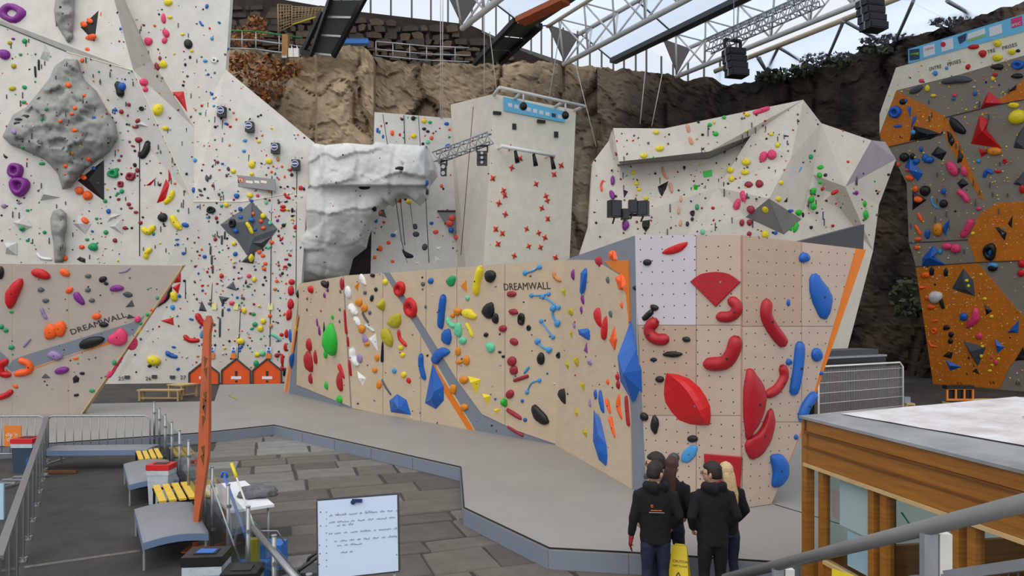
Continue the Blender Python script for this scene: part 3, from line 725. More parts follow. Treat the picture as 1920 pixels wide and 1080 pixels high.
for P, Q in zip(seq, seq[1:-1]+[None]):
    if Q is None: break
    v_ = valley(P, Q); v_ = v_-RD*(v_-P).dot(RD)+RD*0
    for a, b in ((tops(P, 1), v_), (v_, tops(Q, -1))):
        k += 1; n = 6
        ro = empty('ceiling_roof_bay', a, 'translucent white roof slope '+['falling from the left wall','rising to the leftmost truss','falling right from the leftmost truss','rising to the middle truss','falling right from the middle truss','rising to the rightmost truss'][k-1], kind='structure'); WLOC[ro.name] = Vector(a)
        for i in range(n):
            s0, s1 = 34/n*i, 34/n*(i+1)-.06
            MB().prism([a+RD*s0, b+RD*s0, b+RD*s1, a+RD*s1], (0,0,.02)).build('roof_sheet', M_sheet, ro)
            MB().bar(a+RD*s0, b+RD*s0, .07, .1).build('purlin', M_greyd, ro)
    tag(MB().bar(v_-U*.05, v_-U*.05+RD*34, .55, .3).build('roof_gutter', M_greyd), 'dark steel valley gutter between '+('the two left trusses' if Q is TB else 'the two right trusses' if Q is TC else 'the left truss and the wall'), 'gutter')
    r = empty('ceiling_ridge', tops(Q, -1), 'translucent ridge sheets over the '+('leftmost' if Q is TA else 'middle' if Q is TB else 'rightmost')+' truss', kind='structure'); WLOC[r.name] = Vector(tops(Q, -1))
    for i in range(6):
        s0, s1 = 34/6*i, 34/6*(i+1)-.06
        a, b = tops(Q, -1)+U*.1, tops(Q, 1)+U*.1
        MB().prism([a+RD*s0, b+RD*s0, b+RD*s1, a+RD*s1], (0,0,.02)).build('roof_sheet', M_sheet, r)
# big sloping bay on the right, from the last top chord down to the quarry edge
def rb(u, v): return atz(u, v, 21.2)
e = empty('ceiling_side_bay', W(1600,60,44), 'bright sloping translucent panels above the dark quarry edge', kind='structure'); WLOC[e.name] = W(1600,60,44)
CH = [(1340,134,48),(1406,107,46),(1582,37,40),(1690,-6,37),(1800,-50,34)]; ED = [(1350,156,50),(1480,140,49),(1670,86,45.5),(1810,44,42.5),(1960,-8,39.5)]
ch = [W(*p) for p in CH]; ed = [W(p[0], p[1]+10, p[2]) for p in ED]
for i in range(4):
    MB().prism([ch[i], ch[i+1], ed[i+1], ed[i]], (0,.03,.03)).build('side_sheet', M_sheet, e)
    MB().cyl(ch[i], ch[i+1], .16, n=8).build('chord', M_cream, e)
dn = Vector((-.05,-.12,-.1))
for (a, b) in (((1420,106,45.6),(1442,140,48)),((1424,106,45.6),(1434,126,46)),((1460,87,44.2),(1525,125,47.5)),((1460,87,44.2),(1440,125,48)),((1582,37,40),(1545,122,46.5)),((1582,37,40),(1668,84,45)),((1712,0,37),(1680,72,43)),((1775,0,36),(1818,24,41))):
    MB().cyl(W(*a)+dn, W(*b)+dn, .10, n=6).build('zigzag_strut', M_galv, e)
# gable glazing above the masonry and the cliff crest
gz = empty('window_1', W(760,40,54.5), 'glazed gable strip of tall panes above the stone wall', kind='structure'); WLOC[gz.name] = W(760,40,54.5)
def gl(us, vb, vt, Y0, Y1, par):
    n = len(us)
    for i, u in enumerate(us):
        Y = Y0+(Y1-Y0)*i/max(1, n-1)
        MB().bar(W(u, vb(u), Y), W(u, vt(u), Y), .13, .13).build('mullion', M_greyd, par)
        if i < n-1:
            u2 = us[i+1]; Y2 = Y0+(Y1-Y0)*(i+1)/max(1, n-1)
            MB().prism([W(u, vb(u), Y), W(u2, vb(u2), Y2), W(u2, vt(u2), Y2), W(u, vt(u), Y)], (0,.02,0)).build('pane', M_glassw, par)
gl([640,664,695,733,772,808,840,862,885], lambda u: 20+(u-640)*.11, lambda u: -40, 54.2, 55.5, gz)
gz2 = empty('window_2', W(1100,120,52), 'glazed strip of upright panes along the cliff crest', kind='structure'); WLOC[gz2.name] = W(1100,120,52)
gl([905,930,955,975,996,1015,1035,1056,1083,1106,1128,1150,1170,1192,1212,1240,1262,1290,1320,1350], lambda u: interp([(900,60),(960,88),(1056,126),(1150,136),(1290,156),(1360,165)], u),
   lambda u: interp([(900,-10),(960,20),(1056,46),(1130,70),(1150,104),(1210,86),(1262,120),(1350,110)], u), 54, 54, gz2)
# suspended lattice lighting truss
def lattice(name, a, b, w, label, cat, n=14, r=.035):
    a = Vector(a); b = Vector(b); e = empty(name, (a+b)/2, label, cat); WLOC[e.name] = (a+b)/2
    d = (b-a); x = d.normalized().cross(Vector((0,0,1))).normalized(); y = x.cross(d.normalized())
    cs = [x*i*w/2+y*j*w/2 for i, j in ((-1,-1),(1,-1),(1,1),(-1,1))]
    for c in cs: MB().cyl(a+c, b+c, r, n=6).build('tube', M_galv, e)
    m = MB()
    for i in range(n):
        for k in range(4):
            p, q = (cs[k], cs[(k+1) % 4]) if i % 2 else (cs[(k+1) % 4], cs[k])
            m.cyl(a+d*(i/n)+p, a+d*((i+1)/n)+q, r*.6, n=5)
    m.build('lacing', M_galv, e); return e
lattice('lighting_truss', W(1326,88,34), W(1540,-6,30), .55, 'long silver lattice lighting truss hanging below the roof', 'truss', 26)
lattice('lighting_truss', W(816,296,34), W(920,258,33), .45, 'short silver lattice truss beside the cream speed tower', 'truss', 12)
# hanging speaker arrays
def array(u, v0, v1, Y, n, label, wpx):
    top = W(u, v0, Y); e = empty('speaker_array', W(u, v1, Y), label, 'speaker', 'black line array speakers hanging from the roof'); WLOC[e.name] = W(u, v1, Y)
    k = Y/F; w = wpx*k; hgt = (v1-v0)*k; fr = .22*hgt
    ax = Vector((1,.25,0)).normalized(); a = top
    f = MB(); f.bar(a-ax*w/2, a-ax*w/2-Vector((0,0,fr)), .12); f.bar(a-ax*w/2, a+ax*w*.35, .12); f.bar(a+ax*w*.35, a+ax*w*.35-Vector((0,0,fr)), .12)
    f.build('hanging_frame', M_blackm, e)
    for i in range(n):
        h = (hgt-fr)/n; z = top.z-fr-h*(i+1); off = -.06*i*i*.3
        c = Vector((a.x+i*.03, a.y+off, z))
        b = MB().box(c, w*.95, w*.7, h*.86, ax).build('speaker_box', M_black, e)
        MB().box(c-Vector((ax.y*-1, ax.x, 0))*(w*.36)+Vector((0,0,h*.12)), w*.86, .04, h*.6, ax).build('grille', M_blackm, b)
        MB().bar(c-ax*w*.49, c-ax*w*.49+Vector((0,0,h)), .05).build('bracket', M_steel, b)
    MB().cyl(top, top+Vector((0,0,6)), .02, n=5).build('cable', M_galv, e)
array(1376, 76, 146, 33, 4, 'black line array of speakers hanging above the faceted wall', 38)
array(1631, -18, 60, 31, 4, 'black line array of speakers at the top edge near the banner', 42)
# thin hanging ropes
for i, (u0, v0, u1, v1, Y) in enumerate(((908,-10,908,175,40),(918,60,932,178,39.5),(1053,40,1030,180,40),(1078,116,1118,275,38),(1210,132,1200,232,36),(1242,136,1222,236,36),(826,-90,826,222,41.0),(831,-90,829,222,41.0))):
    tag(MB().cyl(W(u0,v0,Y), W(u1,v1,Y), .025, n=5).build('hanging_rope', mat('pale_rope', (190,184,172), .9)), ('leftmost of the two upright ropes above the narrow back wall' if i == 6 else 'rightmost of the two upright ropes above the narrow back wall' if i == 7 else ['upright rope reaching the left corner of the cream tower','slightly slanting rope reaching the tower roof frame corner','slanting rope reaching the middle of the tower roof frame','long rope slanting right beside the cream tower','leftmost of two ropes above the faceted wall','rightmost of two ropes above the faceted wall'][i]), 'rope', 'thin ropes hanging in front of the cliff')
# ---------------------------------------------------------------- climbing holds and volumes
PAL = {'pu':('purple',(126,40,136)),'gr':('green',(34,150,92)),'bl':('black',(24,24,26)),'ye':('yellow',(226,206,40)),'ol':('olive yellow',(176,164,32)),'or':('orange',(240,96,34)),
 'pi':('pink',(222,64,110)),'ma':('maroon',(148,36,54)),'bu':('blue',(26,92,178)),'lb':('light blue',(70,146,206)),'re':('red',(196,24,30)),'dr':('dark red',(168,26,38)),'gy':('grey',(88,94,98)),
 'wh':('white',(226,226,226)),'li':('lilac',(150,128,172)),'mi':('mint green',(104,200,160)),'sa':('salmon',(214,150,124)),'co':('coral',(234,86,72)),'gg':('bright green',(40,178,52)),
 'ta':('tan',(196,130,76)),'lg':('pale grey',(196,196,192)),'dg':('dark grey',(70,74,80)),'sr':('speed red',(222,66,48)),'am':('amber',(214,132,30)),'go':('greyish olive',(120,118,100))}
HM = {k: mat('hold_'+n.replace(' ', '_'), c, .42, .06, 9, spec=.4) for k, (n, c) in PAL.items()}
M_bolt = mat('bolt_hole', (30, 30, 32), .6)
HOLDS = '''
@ 0 0 4
r 105 108 210 150 8 pu
b 35 410 95 75 20 pu
b 258 25 35 25 0 gr
b 232 92 28 20 0 gr
b 337 140 32 30 0 gr
b 187 213 30 22 0 gr
b 187 310 40 38 0 gr
b 155 410 28 22 0 gr
b 185 655 40 30 20 gr
b 180 767 40 28 0 gr
b 345 818 28 26 0 gr
b 315 897 24 24 0 gr
k bl 16 290 450 292 525
k bl 16 262 500 268 578
b 200 872 64 18 8 bl
b 137 895 58 20 -5 bl
b 128 924 56 20 -5 bl
b 105 497 40 40 0 ol
b 75 322 36 30 0 ol
b 95 665 56 36 -10 ol
b 100 292 32 18 0 pu
b 108 988 38 44 0 li
p bl .12 565 200 765 40 775 445
b 632 185 50 42 0 or
b 676 158 46 38 0 or
b 685 280 85 48 -15 or
b 762 112 22 60 0 or
b 668 380 85 58 15 or
b 628 397 36 30 0 or
b 618 454 36 32 0 or
b 515 640 44 42 0 or
b 633 716 28 26 0 or
b 562 812 34 28 0 or
b 540 855 28 28 0 or
b 455 910 28 28 0 or
b 560 978 44 30 0 or
k bl 60 885 625 900 670 905 715
b 918 650 60 64 30 bu
b 1115 312 62 62 20 pi
b 1227 140 36 78 -5 pi
b 1245 250 48 70 -30 pi
b 1235 305 40 50 20 pi
b 1078 618 72 52 10 pi
b 1090 672 44 38 0 pi
b 1177 500 34 62 -15 ma
b 1200 437 24 36 0 ma
b 968 785 30 30 0 ma
b 912 838 34 40 -40 ma
b 1035 905 44 30 -30 ma
b 1020 954 60 20 0 ma
b 1040 1050 55 40 -5 ma
b 1225 485 60 58 0 ye
b 1262 20 64 50 0 ye
b 1182 825 80 90 20 ye
b 1240 962 48 36 0 ye
r 1062 815 42 34 0 bl
r 1110 1070 44 30 0 bl
p lg .2 1000 935 1075 910 1145 960
p lg .25 330 330 375 395 370 468 300 440
b 705 885 26 28 0 bu
b 865 825 32 26 0 bu
b 905 217 20 24 0 bu
@ 300 0 4
b 213 332 62 76 0 bl
b 352 48 26 38 15 bu
k bu 16 298 160 312 185 325 192
b 445 170 28 18 30 bu
b 390 290 26 30 0 lb
b 340 458 34 26 0 lb
b 390 705 26 24 0 bu
b 405 738 26 18 0 lb
b 405 795 24 18 0 lb
r 408 455 45 45 0 wh
b 190 485 20 26 0 bl
b 226 430 20 26 0 bl
p re .12 92 690 178 685 205 845
b 495 928 30 20 0 bu
b 638 1055 34 26 0 lb
b 527 950 26 20 0 re
b 415 952 24 22 0 bl
b 742 1062 30 26 0 ye
b 75 130 40 26 0 ye
b 170 258 30 24 0 ye
b 240 382 26 26 0 ye
@ 0 250 4
r 120 282 118 122 0 pu
r 152 398 148 150 0 pu
p bl .1 22 150 62 180 45 192 28 178
p lg .25 300 508 335 365 447 480
p lg .25 95 665 190 620 240 700 165 740
p lg .25 30 820 130 820 130 915 40 905
p lg .2 815 700 915 640 925 760
p lg .2 800 670 830 600 910 608
p lg .2 545 680 585 600 680 680 640 755
p bl .15 572 355 780 200 780 505
b 628 332 50 36 -10 or
b 598 430 64 62 0 or
b 660 467 72 72 0 or
r 850 302 86 70 0 gr
b 878 272 34 28 0 gr
b 915 435 34 36 0 gr
b 885 450 26 22 0 gr
b 700 852 72 60 10 gr
b 655 797 32 24 0 gr
b 795 742 36 36 0 gr
b 790 508 32 30 0 gr
b 335 742 28 28 0 gr
b 208 578 30 20 0 gr
b 208 803 28 22 0 gr
b 725 640 24 22 0 gr
b 165 715 46 36 0 gr
b 315 228 50 24 0 gr
b 175 108 40 24 0 gr
r 980 325 75 64 -15 ma
r 905 382 48 50 0 ma
b 1040 50 56 42 0 ma
b 1030 278 30 38 0 ma
b 998 96 34 16 15 ma
b 893 203 28 22 0 ma
b 890 495 30 22 -20 ma
b 967 532 32 32 0 ma
b 982 560 36 20 0 ma
b 1020 592 36 24 0 ma
b 938 710 34 30 0 ma
b 863 803 34 36 -20 ma
b 1055 670 34 28 0 ma
k bl 52 1110 80 1095 130 1062 178
b 1222 632 72 70 0 bl
b 1012 238 28 34 -20 bl
p bl .3 572 945 600 925 640 940 640 972 610 965
p re .15 1172 528 1245 340 1270 385 1240 500
p re .12 1262 225 1285 330 1264 380
p re .2 1090 395 1175 328 1130 390
k ye 45 1072 712 1110 742 1155 700
k ye 40 1098 935 1098 900 1130 868
b 638 655 70 40 35 or
b 615 852 42 36 0 or
b 490 937 40 42 0 or
b 665 193 36 32 0 or
b 495 245 36 32 0 or
b 535 150 50 30 0 ta
b 815 585 34 40 0 bu
b 693 735 22 20 0 bu
b 705 263 30 26 0 bu
b 30 545 40 36 15 li
b 145 522 40 18 0 li
k wh 22 280 900 310 935 385 945
b 290 68 54 26 5 gy
b 150 35 52 24 5 gy
@ 300 250 4
b 690 235 50 58 0 ye
b 688 305 34 30 0 ye
b 818 210 52 44 0 ye
b 675 465 50 36 0 ye
b 497 537 36 40 0 ye
b 550 285 40 36 0 ye
b 555 828 34 36 0 ye
k ye 40 97 435 82 480 38 522
k ye 52 92 625 113 670 150 712
p gy .1 452 685 690 510 880 715 770 865 650 920
p dg .2 690 820 840 770 770 865
p dg .25 605 968 720 855 700 978
k ye 30 650 672 672 705 692 748
b 773 620 42 44 0 ye
b 683 935 38 60 10 ye
b 630 133 32 26 0 lb
b 265 203 30 34 0 lb
b 250 425 26 44 0 bu
b 190 687 58 36 15 bu
b 575 470 44 40 20 bu
b 686 505 32 24 0 bu
b 602 567 34 34 0 bu
b 605 628 36 30 0 bu
b 685 650 50 34 0 bu
b 568 732 38 36 0 bu
b 712 722 28 24 0 bu
b 565 905 38 34 0 bu
b 175 900 30 26 20 bu
b 335 925 34 30 15 bu
b 128 797 34 14 -10 bu
b 132 833 26 22 0 bu
b 360 632 36 18 10 lb
b 433 217 24 26 0 ma
b 957 478 52 24 25 re
b 922 550 46 28 0 re
b 922 575 48 26 0 re
b 1055 410 34 36 0 re
b 1012 705 26 32 0 re
b 415 795 30 30 0 ma
b 423 635 26 30 0 ma
b 397 392 24 26 0 ma
b 976 275 30 24 0 re
k re 12 900 780 912 800 922 778
b 975 915 32 18 20 re
b 947 945 36 18 0 ma
b 938 1000 34 22 -10 re
b 885 195 28 34 0 ta
k ta 26 785 385 805 410 825 440
b 757 658 30 30 0 or
b 775 710 36 28 0 or
b 698 602 24 28 0 or
b 745 890 36 34 0 or
b 772 918 34 30 0 or
b 790 977 34 30 0 or
b 780 1015 34 30 0 or
b 838 818 36 32 0 or
b 797 518 26 34 0 mi
b 825 673 30 34 0 mi
b 812 855 34 30 0 mi
b 353 338 28 54 -10 dg
b 378 328 18 40 15 dg
b 513 267 24 36 -20 dg
b 500 317 20 28 0 dg
b 300 428 34 20 35 dg
b 310 463 36 18 15 dg
r 382 575 70 54 0 bl
r 543 675 54 70 0 bl
b 992 577 22 38 0 bl
b 992 620 24 18 0 bl
b 927 690 32 30 0 bl
b 1080 420 20 22 0 bl
b 988 312 26 26 0 bl
b 970 985 32 22 30 bl
b 918 1050 22 26 0 bl
b 733 468 28 26 0 pi
k dg 16 487 738 485 792
k dg 16 465 768 463 832
k dg 16 380 848 378 908
k dg 16 388 918 388 982
k dg 16 395 990 395 1048
@ 300 480 4
p re .15 85 205 160 65 155 195
p re .15 90 235 155 200 135 285
b 105 303 54 80 -20 ye
p dg .2 290 410 312 335 358 420
p dg .2 440 300 522 312 470 378
p gy .25 495 238 550 190 575 262
p re .2 5 485 100 460 112 525
k re 46 280 440 300 480 337 516
k re 36 185 600 222 632 292 632
k bu 32 50 720 80 745 127 757
b 235 475 40 18 15 bu
b 95 385 36 40 -30 lb
b 146 300 26 30 -30 bu
b 313 590 28 60 0 lb
b 103 683 36 18 10 bu
b 135 847 30 24 -15 bu
b 515 402 28 24 0 bu
b 600 690 36 20 0 bu
b 595 712 28 18 0 bu
k dg 16 470 398 468 452
k dg 16 450 468 448 606
b 707 177 36 44 10 ye
b 632 410 38 46 -10 ye
b 775 490 42 46 0 ye
b 755 545 44 48 0 ye
b 605 640 60 50 30 ye
b 730 740 44 36 0 ye
b 700 435 38 28 15 gr
b 712 513 40 40 0 gr
b 690 545 34 20 -20 gr
b 770 730 44 44 0 mi
b 722 808 44 52 -20 gr
k mi 22 835 585 870 605 905 632
b 875 187 26 28 0 or
b 863 248 32 26 0 ta
b 825 448 32 32 0 or
b 832 525 30 36 0 ta
b 668 150 36 32 0 pi
b 538 353 44 32 -10 pi
b 462 150 34 36 0 re
b 318 222 28 18 -20 re
b 878 745 40 36 0 ma
b 988 195 48 44 0 re
b 982 260 48 76 0 re
b 980 360 50 80 0 re
b 968 440 44 90 10 re
b 948 583 30 70 0 re
b 912 590 32 30 0 re
b 940 683 28 66 0 re
b 917 775 26 90 0 re
b 915 842 30 40 0 re
b 895 912 42 44 0 re
b 893 978 38 40 0 re
b 983 595 34 100 0 bu
b 992 787 50 116 0 bu
b 1038 285 30 64 0 bl
b 935 870 26 70 8 bl
b 1028 543 24 44 0 ye
@ 0 480 4
o re .28 130 170 182 175 160 260 125 330 100 390 50 388 42 290 60 250
b 308 135 150 72 18 re
b 6 125 52 95 0 bl
b 487 125 86 50 20 or
b 662 150 48 34 0 gy
b 307 253 50 38 0 gy
b 343 335 52 34 0 gy
b 660 255 46 34 0 gy
b 690 333 46 34 0 gy
b 772 175 62 46 -25 bl
b 797 207 36 24 0 bl
b 522 256 62 44 -35 or
o pu .3 538 298 580 265 600 285 640 345 630 365 600 362
b 875 242 108 50 -5 pu
o dg .25 925 268 990 272 992 312 930 305
p dg .3 940 383 990 328 1010 378
k li 28 312 390 325 430 346 468
k li 16 895 122 940 115 975 90
b 725 452 70 50 0 or
o or .3 345 510 410 515 430 560 420 610 370 625 332 610
o or .3 400 520 440 490 490 490 497 580 440 615 420 570
b 778 515 70 40 0 bl
p bl .3 950 470 965 435 1015 462
b 686 647 200 80 -17 bl
o pi .3 795 615 860 580 890 535 945 555 960 620 930 670 850 670
b 1033 475 46 50 0 pi
b 415 745 116 66 15 li
b 465 858 106 56 -8 pu
k re 52 50 785 8 820 14 880 72 888
k or 52 150 782 214 805 218 860 120 885
b 45 557 38 34 0 gr
b 12 530 34 40 0 gr
b 87 685 44 36 0 gr
b 87 420 34 20 0 gr
b 690 1010 44 26 0 gr
k li 20 178 680 205 650 228 622
p dg .3 310 915 340 880 382 915
p bl .3 545 915 570 893 596 915 590 945 550 955
b 617 880 40 24 0 bl
b 573 1043 42 22 -10 bl
b 570 768 44 22 -10 or
b 117 977 44 26 25 or
k re 42 -20 1065 50 1042 88 1012
b 985 650 80 110 10 pi
k pi 46 908 750 870 810 812 905
o bl .15 1150 390 1200 325 1270 205 1290 210 1285 300 1220 365
b 1225 312 52 115 35 pi
b 1107 440 28 28 0 gr
b 1180 315 24 24 0 gr
b 1055 505 28 26 0 gr
b 858 800 34 40 0 gr
b 1040 555 30 60 20 ye
b 772 975 30 30 0 ye
b 1140 405 26 36 30 or
b 1155 785 100 80 10 ye
b 1122 825 30 24 0 bl
b 1265 735 50 40 25 bu
@ 540 480 3.857
b 172 240 54 56 0 re
k bl 46 250 190 282 212 312 185
b 290 245 24 34 15 pu
b 267 285 24 42 -10 pu
b 393 200 34 90 0 dr
b 381 257 18 30 0 gy
b 141 308 18 24 0 gy
b 139 388 18 26 0 gy
b 377 387 18 28 0 gy
b 375 472 18 28 0 gy
k pu 22 212 455 216 505
k pu 30 232 510 232 568
k bl 26 271 460 265 558
o gg .42 325 470 360 510 385 575 380 650 345 715 310 720 270 670 260 600 285 520
b 277 705 36 70 10 gg
b 325 440 28 34 0 gg
b 281 935 34 64 0 gg
b 380 1035 54 56 0 gg
b 160 640 56 90 0 dr
o dr .35 125 690 180 685 198 740 195 830 150 838 122 780
b 203 728 34 110 0 dr
b 168 885 38 78 0 dr
k re 40 370 790 390 830 416 880
b 382 905 56 150 0 dr
k dr 30 415 385 420 470 426 560
k dr 24 433 590 438 650
k dr 28 445 760 456 862
o wh .3 520 130 545 135 570 200 560 215 520 180
b 437 262 42 92 -8 wh
k wh 64 455 360 475 388 497 412
k wh 52 490 445 518 492
k wh 62 470 672 476 730 505 780
p wh .2 583 595 635 560 650 690
p wh .2 500 830 567 885 540 942 515 905
p am .3 478 215 515 190 505 255
b 515 335 48 60 0 am
b 555 375 46 60 0 am
b 537 528 46 62 0 am
b 645 735 32 56 0 am
b 630 825 36 44 0 am
b 660 930 36 62 0 am
b 572 635 40 34 0 am
b 613 140 34 30 20 bl
b 637 242 24 34 0 bl
b 608 305 26 52 10 bl
b 558 265 24 30 0 gy
b 592 410 22 32 0 gy
k dg 22 540 410 560 450 582 478
k lg 26 562 498 590 520 622 542
b 560 605 34 80 -15 li
b 520 740 36 70 -15 li
o ol .35 640 350 670 320 715 280 730 310 720 390 690 402 645 375
o ol .35 725 465 795 400 820 440 815 500 780 522 730 500
o ol .35 690 530 710 515 755 560 762 640 740 658 700 620 678 570
b 705 187 36 44 0 ye
k bl 30 690 620 685 690 680 762
b 770 830 30 44 0 lb
k dg 18 680 895 710 950 745 1002
@ 720 480 3.857
r 117 237 80 108 0 re
r 198 373 92 154 -5 re
k re 34 108 540 120 600 162 645
b 283 202 28 34 0 gy
b 305 367 28 30 0 gy
b 340 180 40 44 0 bu
o gr .3 455 165 510 130 522 180 490 228 455 195
p am .35 552 215 595 170 600 262
k ye 66 702 85 678 180 666 268
b 772 145 76 92 0 bl
k bu 64 434 290 422 390 412 510
o bu .3 405 585 460 512 490 560 485 630 455 645
o bu .3 355 720 395 660 470 665 488 705 430 730 400 770 370 785 345 750
b 535 400 52 60 0 am
b 498 430 34 34 0 am
o ye .3 563 395 610 378 650 400 680 455 620 455 570 430
k mi 40 460 450 480 490 508 506
o mi .3 505 540 540 460 565 520 560 580 530 585
b 572 610 50 60 0 mi
k ye 34 600 490 620 530 640 578
o bl .3 705 385 770 325 798 360 795 430 760 460 725 430
b 808 453 46 76 0 bl
b 862 525 54 46 0 ma
b 913 275 44 44 0 ma
b 772 660 58 78 -20 mi
b 740 570 28 34 0 bl
b 838 695 24 20 0 bl
b 863 727 24 22 0 bl
b 605 305 30 38 0 mi
b 537 690 38 66 0 am
b 545 765 50 36 0 am
b 597 755 48 72 0 am
b 580 895 60 56 0 am
k bu 50 272 715 272 790 295 885
b 125 662 40 36 0 ye
b 136 715 34 38 0 ye
b 145 858 40 44 0 ye
b 180 900 30 44 -20 re
@ 700 640 3.692
p bu .22 110 410 165 365 230 405 262 510 120 490
p bu .22 410 150 490 310 488 410 433 470 357 428
b 555 330 44 70 0 am
b 632 455 50 50 0 am
p ye .25 655 240 745 262 712 365
p ye .25 752 360 818 375 790 440
p ye .25 830 470 880 465 855 505
k ma 28 975 272 1072 240
k ma 36 930 475 1022 532
k ma 30 935 590 1035 650
k lb 20 1045 220 1078 178
d lb 14 1065 352 1095 290 1150 270
o bl .3 1105 425 1160 470 1220 540 1205 580 1150 565 1100 500
o bl .3 1278 350 1310 325 1355 335 1352 410 1335 445 1290 395
b 1162 120 50 88 0 bl
r 1282 97 30 44 0 bl
p ol .35 1375 120 1435 95 1435 170 1410 178
p ol .35 1325 160 1348 110 1372 170 1350 195
p ol .35 1420 290 1485 285 1470 350
p ol .35 1388 490 1408 450 1432 500 1418 530
p ol .35 1445 630 1470 590 1498 630 1480 672
o bu .3 1560 350 1582 340 1615 480 1600 505 1570 460
b 1543 365 32 66 0 bu
b 1505 145 40 40 20 li
b 1503 425 24 70 0 li
b 1627 280 30 40 0 or
k or 28 1612 400 1642 495
k or 36 1640 530 1660 600 1682 662
p bu .15 1525 475 1560 520 1748 875 1650 900 1560 820 1520 690
k or 46 1715 370 1702 450 1735 535
k dr 40 1755 385 1762 480 1770 580
b 1695 245 36 50 0 re
b 1700 300 36 60 0 dr
b 910 423 66 60 0 gg
b 962 137 58 70 0 ma
b 975 200 54 64 0 ma
b 948 365 52 64 0 ma
b 1032 412 22 26 0 bu
b 1052 543 26 30 0 bu
@ 900 460 4.153
d lb 18 352 215 410 200 465 168
d lb 16 402 390 460 390 535 378
d lb 18 492 400 550 435 612 485
d lb 24 572 490 570 550 605 608
d lb 16 478 590 520 650 570 715
d lb 22 450 748 485 790 540 815
k ta 34 575 208 588 250 627 275
b 250 380 68 48 -5 ma
b 262 518 72 50 10 ma
b 180 648 60 54 -10 ma
b 267 750 66 54 30 ma
r 323 575 54 100 0 bl
r 380 643 34 46 0 bl
b 48 697 34 38 30 bl
b 730 228 38 88 0 pu
b 805 425 34 76 -15 pu
b 793 502 28 56 0 pu
b 738 620 28 56 0 li
b 862 910 50 46 20 li
p pu .2 808 820 832 745 858 860
p ol .3 625 345 685 335 670 412
b 715 515 50 64 -35 ol
p ol .3 690 680 735 660 722 735
p bu .2 783 215 868 118 882 220 825 340 790 392 775 360
p bu .2 762 655 925 637 908 780 770 695
b 930 560 70 160 -12 re
b 980 640 64 190 8 re
o dr .35 893 110 930 80 980 115 965 175 920 160
p or .3 1000 55 1035 35 1105 80 1110 130 1080 145 1000 100
p or .25 1050 250 1100 220 1175 290 1170 415 1140 350 1080 345
b 1000 270 36 56 -10 gy
b 1022 535 36 60 -15 gy
b 1107 465 30 56 0 or
p or .25 1005 740 1050 620 1085 710 1080 760 1045 818
@ 0 0 1
p bu .45 1166 668 1176 642 1184 598 1203 638 1211 692 1209 740 1186 754 1163 715
@ 1160 430 4
b 215 248 64 50 0 bl
b 268 587 64 48 20 bl
k bl 48 190 672 250 615
b 508 825 62 42 10 bl
b 405 937 148 46 0 bl
b 262 977 54 32 0 bl
o re .2 328 165 400 125 500 93 520 100 500 140 430 185 335 188
q dr .06 540 392 575 362 620 335 670 324 730 318 790 324 830 335 875 362 915 395 730 580
k dr 84 840 528 885 570 880 620 830 655 750 655
k dr 90 280 690 235 730 240 790 290 825 360 822
k dr 100 1110 545 1100 640 1150 745 1235 855
k dr 108 880 820 855 920 790 1000 660 1010
b 1388 212 76 76 20 bu
o bu .18 1412 400 1470 320 1500 360 1590 470 1595 560 1570 660 1530 675 1480 620
b 1482 940 78 104 0 bu
b 1275 995 44 48 0 bu
b 1272 550 26 56 0 bu
b 125 440 36 36 0 bl
@ 0 0 1
k bu 23 1499 645 1495 690 1487 736
@ 1160 680 3.856
b 298 120 58 52 0 bl
b 262 447 58 136 0 bl
b 535 550 78 52 0 bl
b 185 390 54 70 -30 bl
b 398 690 84 80 0 dg
b 205 820 44 44 0 dg
e re .30 345 75 480 90 600 190 660 300 668 400 655 452 540 455 420 410 340 300 322 200
o dr .25 900 37 990 80 1045 180 1055 280 1010 430 950 520 905 545
k dr 76 1180 30 1192 100 1140 190 1075 228
o dr .22 1085 318 1125 370 1115 500 1060 630 985 700 930 680 905 560 980 530 1050 430
k bu 84 1412 232 1352 312 1318 405
b 1462 75 34 32 0 bu
b 1282 538 30 40 0 bu
b 1300 628 28 36 0 bu
o bu .25 1085 690 1130 653 1200 675 1232 770 1200 870 1130 908 1098 870 1120 780
o lb .15 445 690 490 610 565 590 570 640 530 710 470 728
q dr .08 622 658 892 680 878 925 630 895
@ 1080 180 3.856
b 580 262 44 34 0 ye
b 605 380 60 44 -15 ye
b 490 432 56 36 -10 ye
b 415 555 36 30 0 ye
b 437 632 40 34 0 ye
b 455 675 34 28 0 ye
b 505 740 40 30 0 ye
k sa 28 805 208 815 258
k sa 28 820 300 838 348
k sa 22 625 515 640 575 665 595
k sa 22 682 630 692 695
b 742 825 20 66 0 sa
b 755 918 22 50 0 sa
b 758 745 18 46 0 sa
b 1070 155 32 28 0 gg
b 968 208 32 30 0 gg
b 1010 275 44 32 0 gg
q gg .15 920 545 980 535 985 585 925 590
p gg .3 850 640 885 645 880 690 852 680
b 875 803 30 44 0 gr
b 915 982 34 44 0 mi
p bl .2 340 675 377 690 348 740
p bl .2 590 655 668 615 620 775
p bl .3 468 900 540 890 530 950 505 980 480 950
o pu .3 260 565 280 600 270 645 250 635
b 262 715 34 70 -15 pu
b 357 932 54 80 0 pu
k co 22 195 610 182 650 190 685
b 1115 535 48 46 0 ye
b 1125 597 38 50 0 ye
b 1220 480 44 44 0 ye
k pi 50 1205 695 1216 752
k pi 56 1185 745 1155 810
b 1200 915 36 50 0 ma
r 842 847 36 42 0 bl
b 840 890 24 30 0 bl
b 805 925 26 38 0 bl
b 915 280 24 20 0 bl
b 885 188 22 20 0 bl
p bl .2 900 392 932 365 925 390
b 990 810 28 24 0 re
b 783 518 22 26 0 bl
@ 1380 180 3.856
